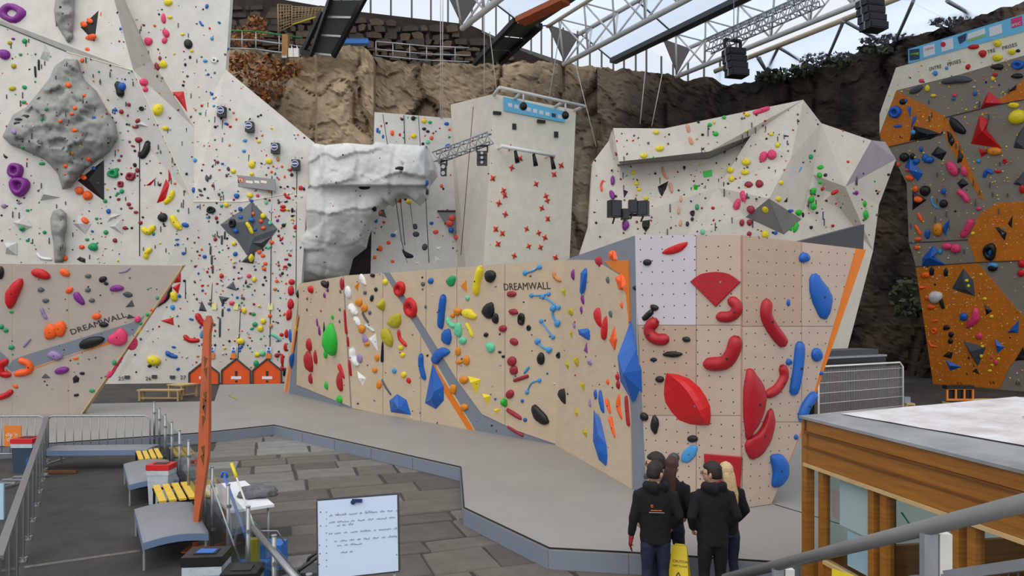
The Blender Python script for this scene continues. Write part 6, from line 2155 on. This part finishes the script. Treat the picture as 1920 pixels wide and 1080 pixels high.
# white table with a grey jacket, cleaning tools
tcs = [Vector((-4.08,10.4,.73)), Vector((-3.55,10.75,.73)), Vector((-4.55,12.26,.73)), Vector((-5.15,11.9,.73))]
cen = sum(tcs, Vector())/4; cen.z = 0; e = empty('white_table', cen, 'white folding table standing just beyond the glass fence', 'table'); WLOC[e.name] = Vector(cen)
MB().prism(tcs, (0,0,-.04)).build('table_top', M_paper, e)
for p in tcs:
    q = p.lerp(Vector((cen.x,cen.y,p.z)), .15); MB().cyl((q.x,q.y,0), (q.x,q.y,.7), .02, n=8).build('leg', M_galv, e)
m = MB(); jc = Vector((-3.98,11.25,.73)); r = random.Random(4)
m.ell(jc+Vector((0,0,.05)), .30, .26, .12, 22, 12, fn=lambda p: 1+.3*noise.noise(p*2.1+Vector((3,1,5)))+.12*noise.noise(p*6)+(-.5 if p.z < -.4 else 0))
tag(m.build('grey_jacket', mat('grey_marl_cloth', (104,104,108), .9, .25, 14, .4)), 'crumpled grey jacket lying on the white table', 'jacket')
a, b = W(434,869,11.0), W(464,952,10.6); e = empty('broom', Vector((b.x,b.y,0)), 'broom with a white shaft and yellow grip leaning by the glass fence', 'broom'); WLOC[e.name] = Vector((b.x,b.y,0))
bb = b+(b-a).normalized()*.75; bb.z = max(bb.z, .05)
MB().cyl(a.lerp(b,.3), bb, .015, n=8).build('shaft', M_whitem, e); MB().cyl(a, a.lerp(b,.32), .026, n=8).build('grip', HM['ye'], e); MB().box(Vector((bb.x,bb.y,0)), .35, .1, .08).build('brush_head', M_bluep, e)
a, b = W(421,893,10.3), W(455,990,9.9); bb = b+(b-a).normalized()*.5; e = empty('mop', Vector((bb.x,bb.y,0)), 'mop with a blue handle leaning against the glass fence', 'mop'); WLOC[e.name] = Vector((bb.x,bb.y,0))
MB().cyl(a, bb, .022, n=8).build('handle', mat('violet_blue_plastic', (84,112,186), .4), e); MB().path([a+Vector((-.04,0,-.02)), a+Vector((-.03,0,.06)), a+Vector((.03,0,.06)), a+Vector((.04,0,-.02))], .018, 6).build('hanging_loop', M_bluep, e); MB().box(Vector((bb.x,bb.y,0)), .4, .12, max(.05,bb.z)).build('mop_head', M_bluep, e)
a, b = W(395,900,9.6), W(438,972,9.4); tag(MB().cyl(a, (b.x+.2,b.y,.02), .012, n=8).build('metal_pole', M_galv), 'thin steel pole leaning behind the glass fence', 'pole')
c = Vector(((474-960)/F*8.9, 8.9, 0)); tag(MB().box(c, .14, .1, .8).build('yellow_tool', HM['ol']), 'upright yellow cleaning tool behind the near glass pane', 'tool')
c = Vector(((500-960)/F*10.2, 10.2, 0)); e = MB().box(c, .5, .3, .34).build('blue_bucket', M_bluep); tag(e, 'blue plastic bucket on the paving behind the glass fence', 'bucket')
MB().path([c+Vector((-.25,0,.34)), c+Vector((-.15,0,.5)), c+Vector((.15,0,.5)), c+Vector((.25,0,.34))], .01, 6).build('handle', M_steel, e)
# slanted rail near the bottom of the fence
a, b = W(475,990,8.3), W(560,1090,6.6); tag(MB().cyl(a, b, .035, n=10).build('steel_rail', M_steel), 'inclined steel tube rail at the near end of the glass fence', 'rail')
# black chair part at the bottom, flipchart
YB = 6.2; cs = [W(594,940,YB), W(746,928,YB), W(748.5,1070,YB), W(596,1087,YB)]; cen = sum(cs, Vector())/4; fl_ = Vector((cen.x, YB+.1, 0))
e = empty('flipchart', fl_, 'white flipchart board with blue handwriting on an easel', 'flipchart'); WLOC[e.name] = Vector(fl_)
bo = MB().prism(cs, (0,.025,0)).build('board', M_board, e)
for p, q in zip(cs, cs[1:]+cs[:1]): MB().bar(p+Vector((0,.012,0)), q+Vector((0,.012,0)), .012, .03).build('board_edge', M_dark, e)
cp = W(670,938.5,YB)-Vector((0,.012,0)); MB().box(cp-Vector((0,0,.012)), .085, .02, .028).build('clip', mat('navy_clip', (36,50,96), .4), e); MB().cyl(cp+Vector((-.035,-.005,-.012)), cp+Vector((-.035,.0,-.012)), .02, n=10).build('clip_hook', mat('navy_clip', (36,50,96), .4), e)
for s in (-.3, .3): MB().cyl((cen.x+s,YB+.05,cs[2].z+.1), (cen.x+s*1.25,YB-.05,0), .015, n=8).build('leg', M_galv, e)
MB().cyl((cen.x,YB+.06,cs[0].z-.05), (cen.x,YB+.7,0), .015, n=8).build('rear_leg', M_galv, e)
xa = (cs[1]-cs[0]).normalized(); ya = Vector((0,0,1)); r = random.Random(8)
def scribble(u0, v0, words):
    """illegible handwriting: short joined-up strokes, word by word"""
    x = 0; base = W(u0, v0, YB)-Vector((0,.004,0)); k = YB/F
    for w in words:
        pts = []; n = max(3, int(w/2.2))
        for i in range(n*2): pts.append(base+xa*(x+w*i/(n*2))*k+ya*(r.uniform(.5, 3.6)*(1 if i % 2 else .15)+(2 if r.random() < .1 else 0))*k)
        MB().path(pts, .0016, 4).build('handwriting', M_ink, bo); x += w+r.uniform(3, 6)
scribble(617, 968, (8,22,16,5,24,9,10,14)); scribble(617, 981, (12,22,8,14,12,20,12)); scribble(632, 987, (7,6,10))
scribble(617, 1002, (7,13,7,14,20,4,24,8)); scribble(627, 1016, (5,14,10,6,12,12,6,14)); scribble(632, 1024, (10,8,22)); scribble(640, 1037, (12,6))
for v in (960,973,986,999,1012,1024,1037,1050,1062):
    p = W(612, v, YB); MB().cyl(p-Vector((0,.004,0)), p, .004, n=6).build('punch_hole', M_dark, bo)
for u, v in ((601,960),(601,986),(599,1022),(600,1038),(598,1058),(743,1006),(744,1040)):
    p = W(u, v, YB); MB().cyl(p-Vector((0,.004,0)), p, .005, n=6).build('pin', M_dark, bo)
c = Vector(((560-960)/F*6.9, 6.9, 0)); e = empty('folding_chair', c, 'dark folding chair half hidden behind the flipchart', 'chair'); WLOC[e.name] = Vector(c)
for s in (0, .35): MB().path([c+Vector((-.25,s,.0)), c+Vector((-.18,s,.6)), c+Vector((.0,s,1.12)), c+Vector((.22,s,1.28))], .018, 8).build('frame_tube', M_black, e)
MB().box(c+Vector((.05,.18,.5)), .45, .4, .04).build('seat', M_black, e); MB().box(c+Vector((.1,.2,1.05)), .3, .3, .03).build('backrest', M_dark, e)
# ---------------------------------------------------------------- cabin on the right
Zc = 2.35; CD = Vector((-.19, 1, 0)).normalized(); CX = Vector((CD.y, -CD.x, 0)); C0 = Vector((3.47, 8.44, 0))      # far front corner; front runs towards the eye
near = -CD; Lc = 5.4; Dc = 3.2
e = empty('wooden_cabin', C0+near*2.5, 'varnished pine cabin with windows and a grey felt roof at the right', 'cabin'); WLOC[e.name] = C0+near*2.5
up = Vector((0,0,1))
def cpt(s, z, o=0): return C0+near*s+up*z-CX*o
def board(z0, z1, nm='fascia_board', s0=0, s1=Lc, o=.03, m=M_wood): return MB().hexa([cpt(s0,z0,o),cpt(s1,z0,o),cpt(s1,z0,-.02),cpt(s0,z0,-.02),cpt(s0,z1,o),cpt(s1,z1,o),cpt(s1,z1,-.02),cpt(s0,z1,-.02)]).build(nm, m, e)
for z0, z1, o in ((2.21,2.345,.05),(2.04,2.20,.035),(1.84,2.03,.045)): board(z0, z1, o=o)
board(1.80,1.835,'drip_edge', o=.07, m=M_bench); board(2.185,2.205,'moulding', o=.06, m=M_woodd); board(2.02,2.04,'moulding', o=.06, m=M_woodd)
MB().box(cpt(0,0,0), .10, .10, 2.36, CX).build('corner_post', M_wood, e)
for s in (.28, 1.12, 1.30, 2.2, 2.38, 3.4, 4.4): MB().box(cpt(s,0,-.02), .09, .09, 1.82, CX).build('window_post', M_wood, e)
for s0, s1 in ((.32,1.08),(1.34,2.16),(2.42,3.36),(3.44,4.36)):
    MB().prism([cpt(s0,.8,-.02),cpt(s1,.8,-.02),cpt(s1,1.8,-.02),cpt(s0,1.8,-.02)], CX*.01).build('window_pane', M_glass, e)
    MB().prism([cpt(s0,0,.0),cpt(s1,0,.0),cpt(s1,.78,.0),cpt(s0,.78,.0)], CX*.04).build('lower_panel', M_wood, e)
    MB().hexa([cpt(s0,.76,.03),cpt(s1,.76,.03),cpt(s1,.76,-.06),cpt(s0,.76,-.06),cpt(s0,.80,.03),cpt(s1,.80,.03),cpt(s1,.80,-.06),cpt(s0,.80,-.06)]).build('window_sill', M_bench, e)
rz = .16
r0, r1, r2, r3 = cpt(-.06,Zc,.08), cpt(Lc,Zc,.08), cpt(Lc,Zc+rz,-Dc), cpt(-.06,Zc+rz,-Dc)
MB().prism([r0, r1, r2, r3], (0,0,.03)).build('felt_roof', M_roof, e)
for z0, z1 in ((0,.8),(1.82,2.36)):
    MB().prism([cpt(-.02,z0,-.05), cpt(-.02,z0,-Dc), cpt(-.02,z1,-Dc), cpt(-.02,z1,-.05)], near*.06).build('end_wall', M_wood, e)
    MB().prism([cpt(0,z0,-Dc), cpt(Lc,z0,-Dc), cpt(Lc,z1+.05,-Dc), cpt(0,z1+.05,-Dc)], CX*.05).build('back_wall', M_wood, e)
MB().prism([cpt(-.01,.8,-.05), cpt(-.01,.8,-Dc), cpt(-.01,1.82,-Dc), cpt(-.01,1.82,-.05)], near*.01).build('window_pane', M_glass, e)
MB().prism([cpt(0,.8,-Dc), cpt(Lc,.8,-Dc), cpt(Lc,1.82,-Dc), cpt(0,1.82,-Dc)], CX*.01).build('window_pane', M_glass, e)
for o_ in (1.1, 2.2, 3.15): MB().box(cpt(0,0,-o_), .08, .08, 1.85, CX).build('end_post', M_wood, e)
for s_ in (1.3, 2.6, 3.9): MB().box(cpt(s_,0,-Dc), .08, .08, 1.85, CX).build('back_post', M_wood, e)
MB().prism([cpt(0,.02,-.06), cpt(Lc,.02,-.06), cpt(Lc,.02,-Dc), cpt(0,.02,-Dc)], (0,0,-.02)).build('cabin_floor', M_woodd, e)
def roofpt(s, o): return cpt(s, Zc+.035+rz*o/Dc, -o)
sh = MB(); r = random.Random(2); n1, n2 = 14, 8; q0, q1, q2, q3 = (.10,.36),(5.2,.95),(5.2,3.0),(-.04,2.9)
for i in range(n1+1):
    for j in range(n2+1):
        s, t = i/n1, j/n2; a = (q0[0]*(1-s)+q1[0]*s)*(1-t)+(q3[0]*(1-s)+q2[0]*s)*t; b = (q0[1]*(1-s)+q1[1]*s)*(1-t)+(q3[1]*(1-s)+q2[1]*s)*t
        sh.v.append(roofpt(a, b)+up*(.012+.012*noise.noise(Vector((a*2,b*2,1)))))
for i in range(n1):
    for j in range(n2): k = i*(n2+1)+j; sh.f.append([k, k+1, k+n2+2, k+n2+1]); sh.m.append(0); sh.sm.append(True)
Mp = mat('printed_white_sheet', (222,222,224), .6, .2, 2.2, rgb2=(188,176,176), detail=9); so2 = sh.build('printed_sheet', Mp); tag(so2, 'large crumpled printed white sheet spread on the cabin roof', 'sheet')
for a, b, w, h, m_ in ((1.2,1.7,.5,.22,mat('brown_print',(150,110,90),.7)),(2.6,1.5,.9,.3,mat('pale_red_print',(206,150,146),.7)),(3.3,1.35,.5,.35,mat('grey_blue_print',(130,140,160),.7)),(1.9,2.2,.8,.12,mat('grey_print',(120,116,120),.7))):
    MB().prism([roofpt(a,b)+up*.028, roofpt(a+w,b)+up*.028, roofpt(a+w,b+h)+up*.028, roofpt(a,b+h)+up*.028], (0,0,.002)).build('print_patch', m_, so2)
# things inside the cabin windows
MB().prism([cpt(.5,1.25,-.06), cpt(.98,1.25,-.06), cpt(.98,1.74,-.06), cpt(.5,1.74,-.06)], CX*.004).build('taped_paper', M_paper, e)
MB().prism([cpt(.62,.84,-.07), cpt(1.02,.84,-.07), cpt(1.02,1.22,-.07), cpt(.62,1.22,-.07)], CX*.004).build('taped_paper', M_board, e)
MB().prism([cpt(.36,1.3,-.07), cpt(.48,1.3,-.07), cpt(.48,1.6,-.07), cpt(.36,1.6,-.07)], CX*.004).build('taped_notice', mat('pink_notice',(208,170,176),.7), e)
c = cpt(1.75,0,-.5); o = MB().box(c, .5, .4, .72, CX).build('cabin_counter', M_woodd); tag(o, 'dark wooden counter inside the second cabin window', 'counter')
m = MB(); m.ell(c+up*.94, .2, .18, .26, 14, 9, fn=lambda p: 1+.15*noise.noise(p*3)); o = m.build('black_rucksack', M_black); tag(o, 'black rucksack standing on the counter inside the cabin', 'bag'); MB().path([c+Vector((-.1,-.15,1.1)), c+Vector((-.12,-.22,1.25)), c+Vector((.05,-.2,1.2))], .015, 6).build('strap', M_dark, o)
tag(MB().path([cpt(1.38,1.62,-.12), cpt(1.6,1.45,-.12), cpt(1.85,1.3,-.12), cpt(2.14,1.28,-.12)], .008, 6).build('green_cable', HM['gr']), 'thin green cable drooping inside the second cabin window', 'cable')
c = cpt(2.7,0,-.5); o = MB().box(c, .8, .5, .80, CX).build('cabin_counter', M_woodd); tag(o, 'dark wooden counter inside the third cabin window', 'counter')
for i, (ds, m_, w, lab) in enumerate(((-.28,M_bluep,.14,'blue drum shaped container on the counter in the third cabin window'),(.05,mat('dark_red_bag',(126,22,30),.6),.2,'dark red bag on the counter in the third cabin window'))):
    q = c+near*ds+up*.80; m = MB(); m.cyl(q, q+up*.34, w, w*.85, n=14); m.ell(q+up*.34, w*.85, w*.85, .06, 14, 6); tag(m.build('container', m_), lab, 'container')
tag(MB().box(c+near*.45+up*.80, .35, .3, .12, CX).build('paper_stack', M_paper), 'stack of white papers on the counter in the third cabin window', 'papers')
# ---------------------------------------------------------------- near handrail with posts and infill at bottom right
a, b = W(1360,1084,4.3), W(1990,926,1.86)
e = empty('stair_handrail', Vector((b.x,b.y,0)), 'thick grey tubular handrail rising to the right in the foreground', 'handrail'); WLOC[e.name] = Vector((b.x,b.y,0))
MB().cyl(a, b, .026, n=18).build('rail_tube', mat('grey_painted_tube', (112,112,112), .4, .06, 4), e)
for t, w in ((.30,.05),(.78,.045)):
    p = a.lerp(b, t); MB().bar(p-up*.02, Vector((p.x,p.y,1.1)), w, .03).build('post', M_galv, e); MB().bar(p+Vector((w*1.1,0,-.02)), Vector((p.x+w*1.1,p.y,1.1)), w*.9, .03).build('post', M_whitem, e)
    MB().cyl(p+Vector((w*1.1,-.02,-.16)), p+Vector((w*1.1,-.01,-.16)), .007, n=8).build('bolt', M_black, e)
Mm = mat('grey_mesh_infill', (88,88,92), .6, .1, 30)
for t0, t1 in ((.36,.76),(.82,1.0)):
    p, q = a.lerp(b, t0)-up*.17, a.lerp(b, t1)-up*.17; d = Vector((0,0,-.5))
    for x, y in ((p,q),(p,p+d),(q,q+d)): MB().bar(x, y, .03, .03).build('infill_frame', M_galv, e)
    m = MB()
    for i in range(1, 12): m.cyl(p.lerp(q, i/12), p.lerp(q, i/12)+d, .0025, n=4)
    for i in range(1, 14): m.cyl(p+d*(i/14), q+d*(i/14), .0025, n=4)
    m.build('infill_mesh', Mm, e)
p = W(1560,1066,3.2); tag(MB().prism([p, p+Vector((.09,-.05,-.02)), p+Vector((.09,-.05,-.14)), p+Vector((0,0,-.12))], (0,.004,0)).build('yellow_notice', HM['ye']), 'small yellow notice fixed below the handrail', 'notice')
# ---------------------------------------------------------------- people
def loft(mb, rings, n=14):
    """closed tube through rings (centre, rx, ry, axis direction)"""
    o = len(mb.v)
    for i, (c, rx, ry) in enumerate(rings):
        c = Vector(c); d = (Vector(rings[min(i+1, len(rings)-1)][0])-Vector(rings[max(i-1, 0)][0])).normalized()
        x = Vector((1,0,0)); x = (x-d*x.dot(d)).normalized() if abs(d.x) < .9 else (Vector((0,1,0))-d*d.y).normalized(); y = d.cross(x)
        for k in range(n): t = 2*math.pi*k/n; mb.v.append(c+x*math.cos(t)*rx+y*math.sin(t)*ry)
    for i in range(len(rings)-1):
        for k in range(n): j = (k+1) % n; mb.f.append([o+i*n+k, o+i*n+j, o+(i+1)*n+j, o+(i+1)*n+k]); mb.m.append(0); mb.sm.append(True)
    mb.f.append([o+k for k in reversed(range(n))]); mb.f.append([o+(len(rings)-1)*n+k for k in range(n)]); mb.m += [0,0]; mb.sm += [True, True]
def fuse(mb, name, m, parent, base, rot, sc, vox=.014, smooth=6, extra=None):
    """fuse the overlapping tubes into one continuous skin"""
    me = bpy.data.meshes.new(name); me.from_pydata([tuple(v) for v in mb.v], [], mb.f)
    bm = bmesh.new(); bm.from_mesh(me); bmesh.ops.recalc_face_normals(bm, faces=bm.faces); bm.to_mesh(me); bm.free()
    o = bpy.data.objects.new(name, me); COL.objects.link(o)
    r = o.modifiers.new('r', 'REMESH'); r.mode = 'VOXEL'; r.voxel_size = vox; r.use_smooth_shade = True
    s = o.modifiers.new('s', 'SMOOTH'); s.iterations = smooth; s.factor = .5
    bpy.context.view_layer.update()
    nm = bpy.data.meshes.new_from_object(o.evaluated_get(bpy.context.evaluated_depsgraph_get()))
    bpy.data.objects.remove(o); bpy.data.meshes.remove(me)
    nm.materials.clear(); nm.materials.append(m)
    if extra:
        for v in nm.vertices: v.co = extra(v.co)
    return put(nm, name, parent, base, rot, sc)
def put(nm, name, parent, base, rot, sc):
    for p in nm.polygons: p.use_smooth = True
    M = Matrix.Rotation(rot, 4, 'Z') @ Matrix.Scale(sc, 4); nm.transform(M)
    o = bpy.data.objects.new(name, nm); COL.objects.link(o); o.parent = parent; WLOC[o.name] = Vector(base); return o
def raw(mb, name, mats, parent, base, rot, sc):
    nm = bpy.data.meshes.new(name); nm.from_pydata([tuple(v) for v in mb.v], [], mb.f)
    for m in (mats if isinstance(mats, (list, tuple)) else [mats]): nm.materials.append(m)
    nm.polygons.foreach_set('material_index', mb.m)
    bm = bmesh.new(); bm.from_mesh(nm); bmesh.ops.recalc_face_normals(bm, faces=bm.faces); bm.to_mesh(nm); bm.free()
    return put(nm, name, parent, base, rot, sc)
def hand(mb, wr, dirn, side, curl=.5, s=1.0):
    """palm and five unequal, bent fingers; wr wrist, dirn pointing direction"""
    wr = Vector(wr); d = Vector(dirn).normalized(); out = Vector((side,0,0)); fwd = Vector((0,1,0)); fwd = (fwd-d*fwd.dot(d)).normalized(); nrm = d.cross(fwd)*side
    loft(mb, [(wr-d*.03, .024, .028), (wr, .026, .030), (wr+d*.04, .020, .040), (wr+d*.085, .018, .042)], 10)
    for i, (off, L) in enumerate(((.030,.070),(.010,.080),(-.010,.074),(-.029,.058))):
        p = wr+d*.08+fwd*off; pts = [p]; a = 0
        for k, seg in enumerate((.45,.3,.25)):
            a += curl*.55; q = pts[-1]+(d*math.cos(a)-out*math.sin(a))*L*seg; pts.append(q)
        loft(mb, [(pts[0]-d*.012, .0095, .0095)]+[(q, .009-.001*k, .009-.001*k) for k, q in enumerate(pts)], 8)
    p = wr+d*.02+fwd*.030; q = p+d*.032+fwd*.028-out*.01; r_ = q+d*.034+fwd*.006-out*.012
    loft(mb, [(p-fwd*.01, .012, .012), (q, .0105, .0105), (r_, .008, .008)], 8)
def person(u, vtop, Y, rot, hgt, label, hoodm, trousm, hairm, yaw, hair='short', arms='down', hoodie=True, glasses=False, women=False, glove=False):
    base = Vector(((u-960)/F*Y, Y, 0)); sc = hgt/1.80; e = empty('person', base, label, 'person'); WLOC[e.name] = base
    sw = .88 if women else 1.0
    # arm joints
    A = {}
    for s in (-1, 1):
        if arms == 'pockets' or (arms == 'mixed' and s == 1): A[s] = [(s*.185*sw,0,1.43),(s*.285*sw,-.07,1.17),(s*.215*sw,.10,.98)]
        else: A[s] = [(s*.185*sw,0,1.43),(s*.265*sw,-.02,1.14),(s*.295*sw,.03,.88)]
    # body
    b = MB(); hc = Vector((0,.02,1.665))
    loft(b, [((0,0,.86),.14,.10),((0,0,1.0),.145,.10),((0,0,1.2),.15,.10),((0,0,1.4),.165,.10),((0,0,1.47),.10,.075),((0,.005,1.52),.056,.06),((0,.015,1.60),.054,.06)])
    for s in (-1, 1):
        a = A[s]; loft(b, [(a[0],.05,.05),(a[1],.04,.04),(a[2],.03,.03)], 10)
        loft(b, [((s*.09,0,.9),.08,.08),((s*.1,.01,.5),.055,.055),((s*.11,0,.09),.04,.04),((s*.115,.08,.04),.04,.03)], 10)
    cy, sy = math.cos(yaw), math.sin(yaw)
    HS = 1.17
    def hd(x, y, z): return hc+Vector((x*cy-y*sy, x*sy+y*cy, z))*HS
    o_ = len(b.v); b.ell(hc, .078, .098, .118, 18, 14)
    for i in range(o_, len(b.v)):
        p = b.v[i]-hc
        if p.z < -.03: k = 1-.22*min(1, (-p.z-.03)/.09); p.x *= k      # jaw
        b.v[i] = hd(p.x, p.y, p.z)
    loft(b, [(hd(0,.075,.02),.010,.012),(hd(0,.108,-.02),.014,.013),(hd(0,.088,-.035),.014,.010)], 8)        # nose
    loft(b, [(hd(-.022,.088,-.064),.008,.008),(hd(0,.094,-.062),.009,.009),(hd(.022,.088,-.064),.008,.008)], 6)  # lips
    for s in (-1, 1):
        loft(b, [(hd(s*.074,-.004,-.035),.010,.012),(hd(s*.083,-.010,-.005),.012,.020),(hd(s*.080,-.010,.022),.010,.016)], 8)   # ears
        dirn = Vector(A[s][2])-Vector(A[s][1])
        hand(b, Vector(A[s][2])+dirn.normalized()*.02, dirn, s, .9 if arms != 'down' else .6)
    body = fuse(b, 'body', M_skin, e, base, rot, sc, .0085, 3)
    for s in (-1, 1):    # eyes
        m = MB(); m.ell(hd(s*.031,.083,.008), .012, .010, .010, 10, 6); raw(m, 'eye', mat('eye_dark', (40,32,30), .2), body, base, rot, sc)
    # top
    t = MB()
    hem = .80 if hoodie else .84; w = sw
    loft(t, [((0,0,hem),.188*w,.135),((0,0,hem+.05),.195*w,.140),((0,0,1.0),.192*w,.135),((0,-.005,1.2),.198*w,.138),((0,-.01,1.36),.215*w,.135),((0,-.01,1.44),.19*w,.115),((0,-.01,1.50),.11*w,.095),((0,0,1.54),.08,.085)], 20)
    for s in (-1, 1):
        a = [Vector(p) for p in A[s]]; sh_ = Vector((s*.15*w,0,1.425))
        loft(t, [(sh_,.085,.085),(a[0]+Vector((s*.02,0,-.02)),.080,.082),(a[0].lerp(a[1],.5),.068,.070),(a[1],.062,.066),(a[1].lerp(a[2],.5),.054,.058),(a[2].lerp(a[1],.05),.046,.05),(a[2],.040,.044)], 14)
    if hoodie:
        loft(t, [((-.125,-.02,1.535),.05,.055),((-.09,-.10,1.525),.060,.068),((0,-.135,1.515),.066,.085),((.09,-.10,1.525),.060,.068),((.125,-.02,1.535),.05,.055)], 12)
        loft(t, [((-.11,-.02,1.52),.035,.045),((-.07,.07,1.50),.03,.04),((0,.095,1.47),.03,.04),((.07,.07,1.50),.03,.04),((.11,-.02,1.52),.035,.045)], 10)
    fold = lambda c: c+Vector((c.x, c.y, 0)).normalized()*.006*noise.noise(Vector((c.x*9, c.y*9, c.z*14))) if abs(c.x)+abs(c.y) > .01 else c
    top = fuse(t, 'hoodie' if hoodie else 'jumper', hoodm, e, base, rot, sc, .014, 7, fold)
    # trousers
    t = MB(); loft(t, [((0,0,.96),.165*w,.118),((0,0,.88),.178*w,.130),((0,-.005,.80),.176*w,.130)], 18)
    for s in (-1, 1): loft(t, [((s*.075,0,.92),.09,.11),((s*.092,-.01,.78),.098,.110),((s*.098,0,.62),.084,.092),((s*.102,.01,.48),.068,.076),((s*.108,-.02,.30),.064,.070),((s*.112,-.01,.06),.055,.062)], 14)
    fuse(t, 'trousers', trousm, e, base, rot, sc, .014, 5, fold)
    for s in (-1, 1):
        t = MB(); loft(t, [((s*.112,-.09,.045),.035,.04),((s*.112,-.04,.05),.046,.05),((s*.115,.06,.04),.046,.04),((s*.118,.15,.03),.040,.03),((s*.118,.18,.025),.02,.02)], 12)
        raw(t, 'shoe', M_black, e, base, rot, sc)
    # hair
    t = MB(); o_ = len(t.v)
    t.ell((0,0,0), .087, .107, .127, 26, 18)
    for i in range(o_, len(t.v)):
        p = t.v[i].copy(); face = p.y > .035 and p.z < .055; nape = p.z < -.055
        k = .80 if face or nape else 1+.05*noise.noise(p*55+Vector((u,0,0)))+(.07 if p.z > .06 else 0)
        if abs(p.x) > .06 and -.05 < p.z < .02 and -.03 < p.y < .05: k = min(k, .9)
        p = Vector((p.x*k, p.y*k, p.z*k)); t.v[i] = hd(p.x, p.y-.004, p.z+.004)
    ho = raw(t, 'hair', hairm, e, base, rot, sc)
    if hair == 'long':
        t = MB(); loft(t, [(hd(0,-.035,.06),.075,.06),(hd(0,-.075,-.02),.090,.055),(hd(0,-.095,-.12),.098,.05),(hd(.01,-.115,-.22),.095,.042),(hd(.015,-.13,-.31),.082,.034),(hd(.02,-.14,-.38),.05,.02)], 18)
        for i, p in enumerate(t.v): t.v[i] = p+Vector((.012*noise.noise(p*18), .012*noise.noise(p*18+Vector((5,0,0))), 0))
        raw(t, 'long_hair', hairm, ho, base, rot, sc)
    if glasses:
        t = MB()
        for s in (-1, 1):
            pts = [hd(s*.034+.024*math.cos(a), .103, .006+.018*math.sin(a)) for a in [i*math.pi/5 for i in range(11)]]; t.path(pts, .003, 6)
            t.path([hd(s*.058,.100,.012), hd(s*.080,.06,.012), hd(s*.084,-.01,.006)], .003, 6)
        t.path([hd(-.010,.105,.008), hd(.010,.105,.008)], .003, 6); raw(t, 'glasses', M_black, e, base, rot, sc)
    return e, base, sc, A, top
p1, pb, psc, A1, top1 = person(1229, 861, 8.77, math.radians(-6), 1.765, 'person in a black hoodie with a small orange logo on the back, seen from behind', M_hood, M_jeans, M_hairb, math.radians(-38), arms='mixed')
# print on the hoodie's back
def backpt(x, z): 
    a = math.radians(-6); y = -.158; return pb+Vector((x*math.cos(a)-y*math.sin(a), x*math.sin(a)+y*math.cos(a), z))
xa = Vector((math.cos(math.radians(-6)), math.sin(math.radians(-6)), 0))
tx = text_mesh('logo_print', 'e', .055, backpt(-.075,1.26), xa, (0,0,1), mat('orange_print', (226,96,44), .7), top1)
MB().bar(backpt(-.07,1.225), backpt(.06,1.225), .004, .010).build('logo_line', mat('orange_print', (226,96,44), .7), top1)
MB().bar(backpt(-.09,1.20), backpt(.09,1.20), .004, .008).build('logo_line', mat('grey_print_line', (150,150,156), .7), top1)
# red glove held in the left hand
gl_ = MB(); w = Vector(A1[-1][2]); d = (w-Vector(A1[-1][1])).normalized(); hand(gl_, w+d*.02, d, -1, .35)
for i, v in enumerate(gl_.v): 
    c = w+d*.1; gl_.v[i] = c+(v-c)*1.28+Vector((0,0,-.02))
raw(gl_, 'work_glove', M_glove, p1, pb, math.radians(-6), psc)
person(1336, 866, 8.70, math.radians(4), 1.775, 'person in a dark navy hoodie and glasses with hands in front, seen from behind', M_hood2, M_hood, M_hairb, math.radians(52), arms='pockets', glasses=True)
person(1232, 850, 9.15, math.radians(60), 1.80, 'person in glasses looking left behind the person in the black hoodie', M_hood2, M_jeans, M_hairb, math.radians(15), arms='pockets', hoodie=False, glasses=True)
person(1259, 868, 9.45, math.radians(-20), 1.68, 'person with long auburn hair half hidden behind the black hoodie', M_hood2, M_jeans, M_hairr, math.radians(-10), hair='long', arms='pockets', hoodie=False, women=True)
person(1362, 884, 9.20, math.radians(8), 1.66, 'person with long blonde hair half hidden behind the navy hoodie', M_hood, M_jeans, M_hairy, math.radians(5), hair='long', arms='pockets', hoodie=False, women=True)
# wet floor sign between them
c = Vector(((1274-960)/F*8.95, 8.95, 0)); e = empty('wet_floor_sign', c, 'yellow folding caution sign standing between the two people', 'sign'); WLOC[e.name] = Vector(c)
Mys = mat('yellow_sign_plastic', (228,200,34), .4); ax = Vector((.93,-.36,0)); ay = Vector((.36,.93,0)); zt = .70
for s in (-1, 1):
    q = [c+ax*-.15+ay*s*.17, c+ax*.15+ay*s*.17, c+ax*.09+ay*s*.015+Vector((0,0,zt)), c+ax*-.09+ay*s*.015+Vector((0,0,zt))]
    pn = MB().prism(q, ay*.012*-s).build('panel', Mys, e)
    if s == -1:
        fx = ax; fy = (q[3]-q[0]+ax*.0).normalized(); mid = lambda t: (q[0]+q[1])/2*(1-t)+(q[2]+q[3])/2*t
        fy = ((q[2]+q[3])/2-(q[0]+q[1])/2).normalized(); nn = fx.cross(fy); nn = nn if nn.dot(EYE-c) > 0 else -nn
        text_mesh('lettering', 'CAUTION', .030, mid(.72)-fx*.075+nn*.004, fx, fy, M_black, pn, thick=.002); text_mesh('lettering', 'WET FLOOR', .022, mid(.65)-fx*.072+nn*.004, fx, fy, M_black, pn, thick=.002)
        tri = [mid(.56)+nn*.005, mid(.34)-fx*.085+nn*.005, mid(.34)+fx*.085+nn*.005]
        for a, b in zip(tri, tri[1:]+tri[:1]): MB().bar(a, b, .012, .004, up=tuple(nn)).build('warning_triangle', M_black, pn)
        MB().bar(mid(.49)+nn*.005, mid(.40)-fx*.02+nn*.005, .012, .004, up=tuple(nn)).build('warning_figure', M_black, pn)
MB().path([c+ax*-.05+Vector((0,0,zt-.06)), c+ax*-.05+Vector((0,0,zt+.01)), c+ax*.05+Vector((0,0,zt+.01)), c+ax*.05+Vector((0,0,zt-.06))], .012, 6).build('handle', Mys, e)
